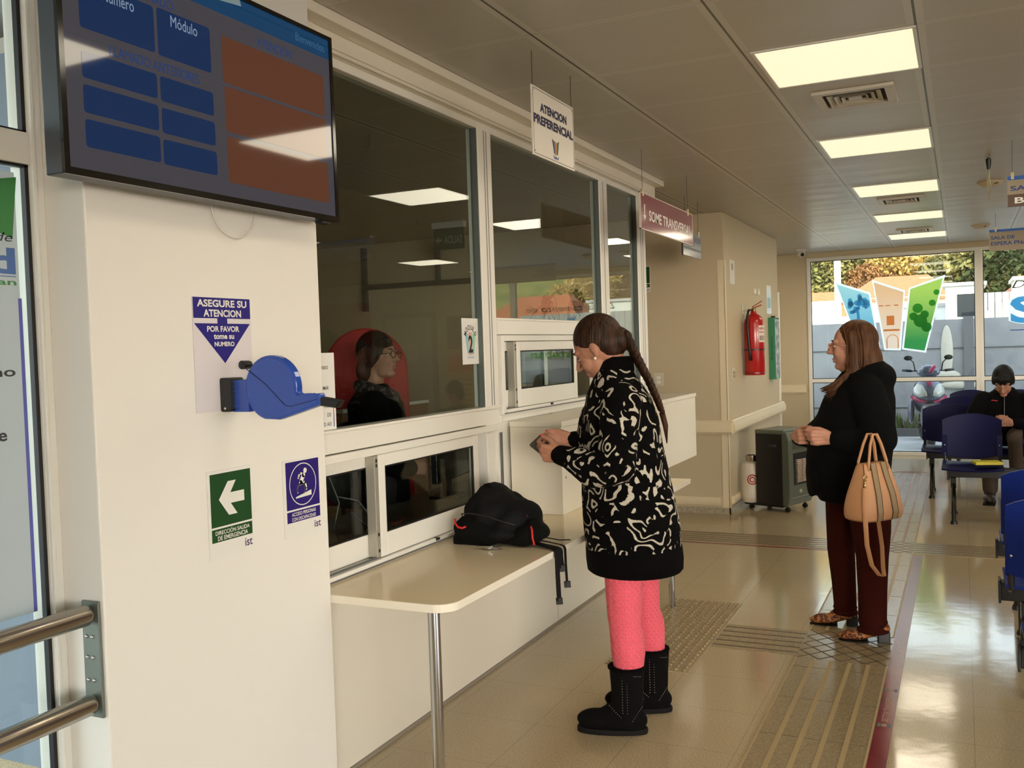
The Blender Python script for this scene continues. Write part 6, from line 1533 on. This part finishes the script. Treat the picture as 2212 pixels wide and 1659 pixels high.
for k in range(2600):
    x = rnd.uniform(-4.5, 4.5); y = rnd.uniform(16.14, 16.40); h = rnd.uniform(0.12, 0.36); a = rnd.uniform(0, 6.28); w = rnd.uniform(0.01, 0.03)
    dx, dy = math.cos(a) * w, math.sin(a) * w; lx, ly = rnd.uniform(-0.06, 0.06), rnd.uniform(-0.04, 0.02)
    g.add([(x - dx, y - dy, 0.0), (x + dx, y + dy, 0.0), (x + dx * 0.6 + lx, y + dy * 0.6 + ly, h * 0.7), (x + lx * 1.6, y + ly * 1.6, h)], [(0, 1, 2), (0, 2, 3)])
tag(g.build('verge_grass', mat('verge grass', (84, 104, 62), 0.8, noise=(4, (110, 118, 80), 0.4, 0.6))), 'rough green grass along the foot of the grey boundary wall', 'grass', kind='stuff')
struct('verge', MB().box(-9, 14, 16.12, 16.5, -0.06, 0.02), mat('soil', (96, 92, 70), 0.9))

wl = tag(MB().box(-9, -2.55, 22, 22.2, -0.06, 2.36).box(-2.55, 0.6, 22, 22.2, -0.06, 2.0).build('white_wall', mat('white plaster wall', (236, 234, 228), 0.8)), 'white plastered yard wall behind the grey boundary wall', 'wall', kind='structure')
tag(MB().tube([(-2.24, 20, -0.06), (-2.24, 20, 7.5)], [0.07, 0.06], 14).build('utility_pole', mat('concrete pole', (214, 200, 160), 0.8), smooth='auto'), 'pale concrete utility pole beyond the boundary wall', 'utility pole')
M_TILE = mat('orange roof tiles', (196, 112, 72), 0.8, noise=(20, (170, 92, 60), 0.4, 0.6), bump=(30, 0.5)); M_TILE2 = mat('brown roof tiles', (110, 76, 62), 0.8, bump=(30, 0.5)); M_HWALL = mat('house wall', (226, 214, 190), 0.8)
def house(label, x0, x1, y0, y1, ze, zr, mr):
    t = thing('house', label, 'house', ((x0 + x1) / 2, (y0 + y1) / 2, -0.06))
    w, d = (x1 - x0) / 2, (y1 - y0) / 2
    MB().box(-w + 0.25, w - 0.25, -d + 0.25, d - 0.25, 0, ze + 0.1).build('wall', M_HWALL, t)
    MB().add([(-w, -d, ze), (w, -d, ze), (w, d, ze), (-w, d, ze), (-w * 0.45, 0, zr), (w * 0.45, 0, zr)], [(0, 1, 5, 4), (2, 3, 4, 5), (1, 2, 5), (3, 0, 4), (3, 2, 1, 0)]).build('roof', mr, t)
    MB().box(-0.5, 0.3, -d + 0.235, -d + 0.25, 0.9, 1.8).build('window', mat('dark house window', (50, 54, 60), 0.2), t)
    return t
house('house with a low orange tiled roof beside the utility pole', -5.4, -2.7, 28, 32, 2.05, 3.0, M_TILE)
house('house with an orange tiled hip roof behind the blue and orange logo panels', -3.3, 0.0, 29, 34, 2.62, 3.45, M_TILE)
house('house with a brown tiled roof beyond the second window bay', 0.75, 5.0, 27, 31, 2.45, 3.35, M_TILE2)
house('house with a pale orange roof farther along the street', 7.0, 11.0, 28, 32, 2.4, 3.4, M_TILE)
def truck(label, x, y, w, h, z):
    t = thing('white_shed', label, 'shed', (x, y, -0.06))
    MB().box(-w / 2, w / 2, -0.8, 0.8, 0, h).build('wall', mat('white sheet metal', (232, 232, 228), 0.5, bump=(8, 0.1)), t)
    MB().box(-w / 2 - 0.05, w / 2 + 0.05, -0.85, 0.85, h, h + 0.06).build('roof', mat('shed roof', (188, 184, 180), 0.6), t)
    MB().box(-0.12, 0.16, -0.82, -0.80, h - 0.55, h - 0.15).build('window', mat('dark house window', (50, 54, 60), 0.2), t)
truck('white site shed with a dark window beyond the boundary wall near the mullion', 0.05, 19.6, 0.62, 2.45, 0)
truck('lower white shed beyond the boundary wall, under the green logo panel', -0.62, 20.4, 0.8, 2.12, 0)
truck('wide white shed beyond the wall outside the second window bay', 2.2, 20.5, 2.6, 2.55, 0)
fn = MB()
for k in range(38): fn.box(0.3 + 0.11 * k, 0.3 + 0.11 * k + 0.10, 18.2, 18.22 + 0.02 * (k % 2), -0.06, 2.22)
tag(fn.build('sheet_fence', mat('grey corrugated sheet', (150, 152, 154), 0.6)), 'grey corrugated sheet fence beyond the second window bay', 'fence')
# hillside and trees
hv = []; hf_ = []; NX, NY = 24, 12
for jy in range(NY + 1):
    for ix in range(NX + 1):
        x = -34 + 68 * ix / NX; y = 33 + 44 * jy / NY; z = -0.06 + 0.44 * (y - 33) + 0.8 * math.sin(x * 0.3 + y * 0.2) * min(1, jy / 3); hv.append((x, y, z))
for jy in range(NY):
    for ix in range(NX):
        a = jy * (NX + 1) + ix; hf_.append((a, a + 1, a + NX + 2, a + NX + 1))
struct('hill', MB().add(hv, hf_), mat('hillside grass', (150, 146, 80), 0.9, noise=(0.8, (104, 112, 56), 0.4, 0.6)), smooth=True)
def hill_z(x, y): return -0.06 + 0.44 * (y - 33) + 0.8 * math.sin(x * 0.3 + y * 0.2) * min(1, (y - 33) / 11.0)
def crown_mesh(seed, shape, n=1500, leaf=0.16):
    r = random.Random(seed); g = MB()
    for k in range(n):
        while True:
            p = Vector((r.uniform(-1, 1), r.uniform(-1, 1), r.uniform(-1, 1)))
            if 0.25 < p.length < 1: break
        if shape == 'cone': rr = (1 - (p.z + 1) / 2) * 1.1 + 0.1; p = Vector((p.x * rr, p.y * rr, p.z * 1.6 + 0.2))
        elif shape == 'tall': p = Vector((p.x * 0.55, p.y * 0.55, p.z * 1.5))
        else:
            c = Vector((math.sin(seed + math.floor(p.z * 3)) * 0.25, math.cos(seed * 2 + math.floor(p.z * 3)) * 0.25, 0)); p = p + c
        u = Vector((r.uniform(-1, 1), r.uniform(-1, 1), r.uniform(-1, 1))).normalized(); v = u.orthogonal().normalized(); s = leaf * r.uniform(0.6, 1.4)
        g.add([p - u * s, p + v * s * 0.5, p + u * s, p - v * s * 0.5], [(0, 1, 2, 3)])
    return g
kinds = {'golden': ((182, 148, 78), (142, 116, 62), 'round', 1), 'olive': ((122, 112, 62), (92, 92, 50), 'round', 2), 'dark_green': ((76, 86, 52), (54, 66, 40), 'cone', 3), 'russet': ((146, 104, 66), (112, 82, 56), 'round', 4), 'bare_grey': ((150, 128, 104), (120, 100, 84), 'tall', 5)}
protos = {}
for kn, (c1, c2, shp, sd) in kinds.items():
    t = thing('tree', '', 'tree', (0, 0, 0), 0, 'trees on the hillside')
    crown_mesh(sd, shp, 6000 if kn != 'bare_grey' else 3500, 0.062 if kn != 'bare_grey' else 0.045).build('crown', mat('leaves ' + kn, c1, 0.7, noise=(2.2, c2, 0.4, 0.62)), t)
    tb_ = MB().tube([(0, 0, -2.2), (0.02, 0, -0.8), (0, 0.02, 0.6)], [0.09, 0.07, 0.03], 8)
    for a in range(5): tb_.tube([(0, 0, -0.7 + 0.2 * a), (0.45 * math.cos(a * 1.3), 0.45 * math.sin(a * 1.3), -0.1 + 0.2 * a)], [0.035, 0.012], 6)
    tb_.build('trunk', mat('bark', (96, 78, 60), 0.9), t)
    protos[kn] = [t, False]
spots = [(-6.6, 36, 'golden', 1.5, 'golden leaved tree at the window edge, lowest on the hill'), (-4.6, 38, 'olive', 1.7, 'olive green tree behind the utility pole'), (-3.0, 36.5, 'russet', 1.3, 'russet tree above the orange hip roof'), (-1.7, 37.5, 'golden', 1.4, 'golden tree above the orange logo panel'), (-0.5, 38.5, 'bare_grey', 1.7, 'bare grey brown tree beside the dark conifer'),
    (0.1, 36.0, 'olive', 1.5, 'olive tree behind the green logo panel'), (1.3, 35.5, 'dark_green', 2.0, 'dark green conifer just beside the window mullion'), (2.7, 36.5, 'olive', 1.6, 'olive green tree above the brown tiled roof'), (4.2, 37, 'golden', 1.5, 'golden tree in the second window bay'), (5.8, 36, 'dark_green', 1.9, 'dark conifer in the third window bay'), (7.6, 37.5, 'russet', 1.6, 'russet tree in the third window bay'), (9.6, 36.5, 'golden', 1.6, 'golden tree at the far end of the street'),
    (-7.8, 42, 'russet', 2.0, 'russet tree higher up at the window edge'), (-5.6, 43, 'golden', 2.1, 'golden tree higher up behind the pole'), (-3.6, 42.5, 'bare_grey', 2.2, 'bare tree higher up above the russet tree'), (-2.2, 43.5, 'olive', 2.0, 'olive tree higher up above the golden tree'), (-0.8, 42.5, 'golden', 1.9, 'golden tree higher up behind the bare tree'), (0.9, 43.5, 'olive', 2.1, 'olive tree higher up behind the conifer'), (2.4, 42, 'dark_green', 2.3, 'tall conifer higher up at the mullion'), (4.2, 43, 'russet', 2.0, 'russet tree higher up in the second bay'), (6.2, 42.5, 'olive', 2.0, 'olive tree higher up in the third bay'), (8.6, 43, 'golden', 2.2, 'golden tree higher up in the third bay'),
]
for i, (x, y, kn, s, lb) in enumerate(spots):
    t, used = protos[kn]
    if used: t = dup(t)
    else: protos[kn][1] = True
    t.location = (x, y, hill_z(x, y) + 1.15 * s); t.scale = (s, s, s * 0.95); t.rotation_euler.z = i * 1.7
    t['label'] = lb
# motor scooter parked outside the window
sc = thing('motor_scooter', 'pink and grey motor scooter parked outside the end window', 'scooter', (-0.42, 14.35, -0.06), 0.10)
M_SGREY = mat('scooter blue grey', (96, 100, 122), 0.25, 0.2, coat=0.4); M_SPINK = mat('scooter magenta', (176, 40, 90), 0.25, coat=0.5); M_SSIL = mat('scooter silver', (190, 190, 196), 0.3, 0.3)
def wheel(y):
    o = MB(); P = [(0, y + 0.20 * math.cos(k * math.pi / 12), 0.26 + 0.20 * math.sin(k * math.pi / 12)) for k in range(25)]
    o.tube(P, 0.058, 12).build('tyre', M_BLACK, sc, smooth=True)
    MB().lathe([(0.03, -0.03), (0.15, -0.02), (0.15, 0.02), (0.03, 0.03)], (0, y, 0.26), (1, 0, 0)).build('rim', M_SSIL, sc, smooth='auto')
wheel(0.0); wheel(1.25)
MB().ell((0, 0.0, 0.42), (0.13, 0.25, 0.19)).ell((0, 0.06, 0.52), (0.115, 0.18, 0.13)).ell((0, -0.06, 0.36), (0.10, 0.20, 0.12)).blob('front_mudguard', mat('scooter warm grey', (118, 114, 112), 0.4, 0.1, coat=0.2), sc, 0.012, 4)
SR = [(1.03, 0.085, 0.10, 0.16), (0.96, 0.125, 0.04, 0.15), (0.87, 0.185, -0.02, 0.15), (0.77, 0.230, -0.06, 0.15), (0.69, 0.240, -0.05, 0.17), (0.61, 0.205, 0.0, 0.20), (0.52, 0.155, 0.06, 0.22), (0.42, 0.11, 0.12, 0.24)]
def sy(x, z):
    for (z1, h1, c1, s1), (z0, h0, c0, s0) in zip(SR, SR[1:]):
        if z0 <= z <= z1:
            t = (z - z0) / (z1 - z0); h_, c_, s_ = h0 + (h1 - h0) * t, c0 + (c1 - c0) * t, s0 + (s1 - s0) * t
            return c_ + (s_ - c_) * min(1.2, abs(x) / h_) ** 2
    return 0.1
R = []
for z, hw, yc, ys in SR: R.append([Vector((hw * k / 6, yc + (ys - yc) * (k / 6) ** 2, z)) for k in range(-6, 7)] + [Vector((hw * 0.8, ys + 0.10, z)), Vector((-hw * 0.8, ys + 0.10, z))])
MB().rings(R).build('front_fairing', M_SGREY, sc, smooth='auto', subsurf=1)
def patch(nm, q, m, off=0.006):
    for s in (-1, 1):
        P = []
        n = len(q)
        for i in range(n):
            for k in range(3):
                a_ = q[i]; b_ = q[(i + 1) % n]; P.append((a_[0] + (b_[0] - a_[0]) * k / 3, a_[1] + (b_[1] - a_[1]) * k / 3))
        cx = sum(p[0] for p in P) / len(P); cz = sum(p[1] for p in P) / len(P)
        V = []; F_ = []; N = len(P)
        for f, o_ in ((1.0, 0.0), (0.93, off), (0.5, off * 1.5)):
            for x, z in P:
                xx, zz = cx + (x - cx) * f, cz + (z - cz) * f; V.append((s * xx, sy(xx, zz) - o_ - 0.002, zz))
        V.append((s * cx, sy(cx, cz) - off * 1.6 - 0.002, cz))
        for r_ in range(2):
            for i in range(N): F_.append((r_ * N + i, r_ * N + (i + 1) % N, (r_ + 1) * N + (i + 1) % N, (r_ + 1) * N + i))
        for i in range(N): F_.append((2 * N + i, 2 * N + (i + 1) % N, 3 * N))
        MB().add(V, F_).build(nm, m, sc, smooth='auto')
patch('headlight', [(0.035, 0.735), (0.045, 0.80), (0.085, 0.885), (0.150, 0.905), (0.195, 0.84), (0.205, 0.765), (0.13, 0.715)], mat('headlight lens', (186, 188, 184), 0.12, coat=0.5))
patch('pink_trim', [(0.02, 0.66), (0.12, 0.685), (0.235, 0.745), (0.236, 0.69), (0.15, 0.645), (0.06, 0.635)], M_SPINK, 0.008)
patch('nose_badge', [(0.0, 0.955), (0.055, 0.955), (0.0, 0.86)], M_SPINK, 0.004)
for s in (-1, 1):
    MB().ell((s * 0.23, 0.20, 0.50), (0.045, 0.12, 0.17)).build('side_shield', M_SGREY, sc, smooth=True)
    MB().tube([(0, 0.18, 1.05), (s * 0.14, 0.16, 1.08), (s * 0.22, 0.20, 1.08)], 0.011, 8).build('handlebar', M_BLACK, sc, smooth=True)
    MB().tube([(s * 0.22, 0.20, 1.08), (s * 0.33, 0.26, 1.09)], 0.019, 10).build('grip', M_BLACK, sc, smooth=True)
    MB().tube([(s * 0.17, 0.18, 1.08), (s * 0.19, 0.16, 1.20), (s * 0.235, 0.15, 1.245)], 0.008, 8).build('mirror_stem', M_BLACK, sc, smooth=True)
    MB().ell((s * 0.26, 0.15, 1.265), (0.058, 0.018, 0.036)).build('mirror', M_BLACK, sc, smooth=True)
MB().ell((0, 0.13, 1.06), (0.155, 0.10, 0.075)).ell((0.0, 0.10, 1.11), (0.10, 0.08, 0.055)).blob('handlebar_cowl', M_SGREY, sc, 0.012, 3)
MB().ell((0.045, 0.045, 1.11), (0.030, 0.05, 0.075), (0.8, 0, -0.6), (0, 1, 0)).build('cowl_stripe', M_SPINK, sc, smooth=True)
MB().box(-0.13, 0.13, 0.3, 0.75, 0.27, 0.33).build('footboard', M_BLACK, sc, bevel=0.02)
MB().ell((0, 1.05, 0.62), (0.17, 0.42, 0.22)).build('tail_body', M_SGREY, sc, smooth=True)
MB().ell((0, 0.98, 0.83), (0.14, 0.38, 0.07)).build('seat', M_BLACK, sc, smooth=True)

# ------------------------------------------------------------------ stickers on the end window
FG2 = south(12.9545)
lg_ = thing('window_logo', 'three slanted logo panels in blue, orange and green on the end window', 'window sticker', (0, 0, 0))
def quad_panel(nm, q, c, c2, wq):
    def grow(q, s):
        cx_ = sum(a for a, b in q) / 4; cy_ = sum(b for a, b in q) / 4
        return [(cx_ + (a - cx_) * s, cy_ + (b - cy_) * s) for a, b in q]
    MB().flat(wq, FG2, 0.0008).build('white_border', M_FILMW, lg_)
    MB().flat(q, FG2, 0.0016).build(nm, c, lg_)
def film_mat(name, c, c2, z0, z1, tr=0.55):
    """printed translucent vinyl: its print runs from one colour to another up its height"""
    m = bpy.data.materials.new(name); m.use_nodes = True; nt = m.node_tree; nt.nodes.remove(nt.nodes['Principled BSDF'])
    tc = nt.nodes.new('ShaderNodeTexCoord'); sp = nt.nodes.new('ShaderNodeSeparateXYZ'); nt.links.new(tc.outputs['Object'], sp.inputs[0])
    mr = nt.nodes.new('ShaderNodeMapRange'); mr.inputs[1].default_value = z0; mr.inputs[2].default_value = z1; nt.links.new(sp.outputs[2], mr.inputs[0])
    c_ = mix_col(nt, mr.outputs[0], lin(c), lin(c2))
    d = nt.nodes.new('ShaderNodeBsdfDiffuse'); t = nt.nodes.new('ShaderNodeBsdfTranslucent')
    for x in (d, t): nt.links.new(c_, x.inputs[0])
    mx = nt.nodes.new('ShaderNodeMixShader'); mx.inputs[0].default_value = 0.75
    nt.links.new(d.outputs[0], mx.inputs[1]); nt.links.new(t.outputs[0], mx.inputs[2]); nt.links.new(mx.outputs[0], nt.nodes['Material Output'].inputs[0])
    return m
M_FILMW = film_mat('white vinyl', (250, 250, 250), (250, 250, 250), 0, 1)
quad_panel('blue_panel', [(-1.46, 2.215), (-1.075, 2.065), (-0.965, 1.365), (-1.18, 1.385)], film_mat('blue vinyl', (110, 190, 228), (186, 236, 240), 1.5, 2.2), None, [(-1.49, 2.256), (-1.053, 2.087), (-0.944, 1.348), (-1.20, 1.368)])
quad_panel('orange_panel', [(-1.012, 2.215), (-0.660, 2.072), (-0.722, 1.360), (-0.880, 1.368)], film_mat('orange vinyl', (252, 232, 214), (250, 206, 160), 1.5, 2.1), None, [(-1.033, 2.251), (-0.642, 2.093), (-0.703, 1.335), (-0.900, 1.345)])
quad_panel('green_panel', [(-0.580, 2.105), (-0.205, 2.222), (-0.428, 1.325), (-0.668, 1.366)], film_mat('green vinyl', (70, 160, 90), (190, 224, 110), 1.45, 2.1), None, [(-0.598, 2.120), (-0.177, 2.262), (-0.413, 1.298), (-0.692, 1.347)])
M_ORD = film_mat('orange vinyl dark', (246, 196, 140), (246, 196, 140), 0, 1); M_BLD = film_mat('blue vinyl dark', (96, 176, 222), (120, 196, 228), 1.4, 2.1); M_GRD2 = film_mat('green vinyl dark', (60, 150, 84), (96, 186, 96), 1.4, 2.1)
q = MB()
for a in (-0.955, -0.875, -0.775): q.box(a, a + 0.055, 1.905, 1.918, 0.0018, 0.0022, FG2)
q.box(-0.865, -0.775, 1.66, 1.78, 0.0018, 0.0022, FG2).box(-0.905, -0.715, 1.585, 1.61, 0.0018, 0.0022, FG2)
ao = circ(-0.80, 1.47, 0.072, 12, 0, 180); ai = circ(-0.80, 1.47, 0.060, 12, 0, 180)
for k in range(12): q.flat([ao[k], ao[k + 1], ai[k + 1], ai[k]], FG2, 0.0020)
q.box(-0.872, -0.860, 1.365, 1.47, 0.0018, 0.0022, FG2).box(-0.740, -0.728, 1.365, 1.47, 0.0018, 0.0022, FG2)
q.build('building_print', M_ORD, lg_)
q = MB(); rnd = random.Random(11)
for k in range(26):
    a = rnd.uniform(0, 6.28); r_ = 0.13 * math.sqrt(rnd.random()); q.flat(circ(-1.215 + r_ * math.cos(a) * 0.9, 1.93 + r_ * math.sin(a), rnd.uniform(0.02, 0.04), 8), FG2, 0.0020 + 0.00001 * k)
q.flat([(-1.225, 1.86), (-1.195, 1.86), (-1.165, 1.60), (-1.215, 1.60)], FG2, 0.0020)
q.build('tree_print', M_BLD, lg_)
q = MB()
for cx_, cy_, r_ in ((-0.50, 1.86, 0.06), (-0.47, 1.70, 0.08), (-0.40, 1.62, 0.06), (-0.55, 1.76, 0.05), (-0.33, 1.92, 0.04), (-0.28, 2.05, 0.035), (-0.42, 1.78, 0.05)): q.flat(circ(cx_, cy_, r_, 14), FG2, 0.0020 + r_ * 0.001)
q.build('leaf_print', M_GRD2, lg_)
wt = thing('window_lettering', 'blue and green health department lettering stuck on the second window bay', 'window sticker', (0, 0, 0))
MB().text('Salud', FG2, 0.505, 2.02, 1.60, 1.975, 0.0006, bold=0.09).build('white_border', M_FILMW, wt)
MB().text('Salud', FG2, 0.530, 1.99, 1.625, 1.950, 0.0014, bold=0.03).build('blue_lettering', film_mat('mid blue vinyl', (84, 168, 220), (84, 168, 220), 0, 1), wt)
MB().box(0.53, 1.99, 1.540, 1.550, 0.0006, 0.0014, FG2).build('underline', film_mat('deep blue vinyl', (60, 100, 170), (60, 100, 170), 0, 1), wt)
MB().text('Departamento de', FG2, 0.55, 1.95, 2.02, 2.14, 0.0014, shear=0.35).build('script_lettering', mat('charcoal vinyl', (58, 56, 54), 0.6), wt)
MB().text('San Esteban', FG2, 0.75, 1.95, 1.36, 1.49, 0.0014, bold=0.03).build('green_lettering', film_mat('grass vinyl', (110, 180, 80), (110, 180, 80), 0, 1), wt)
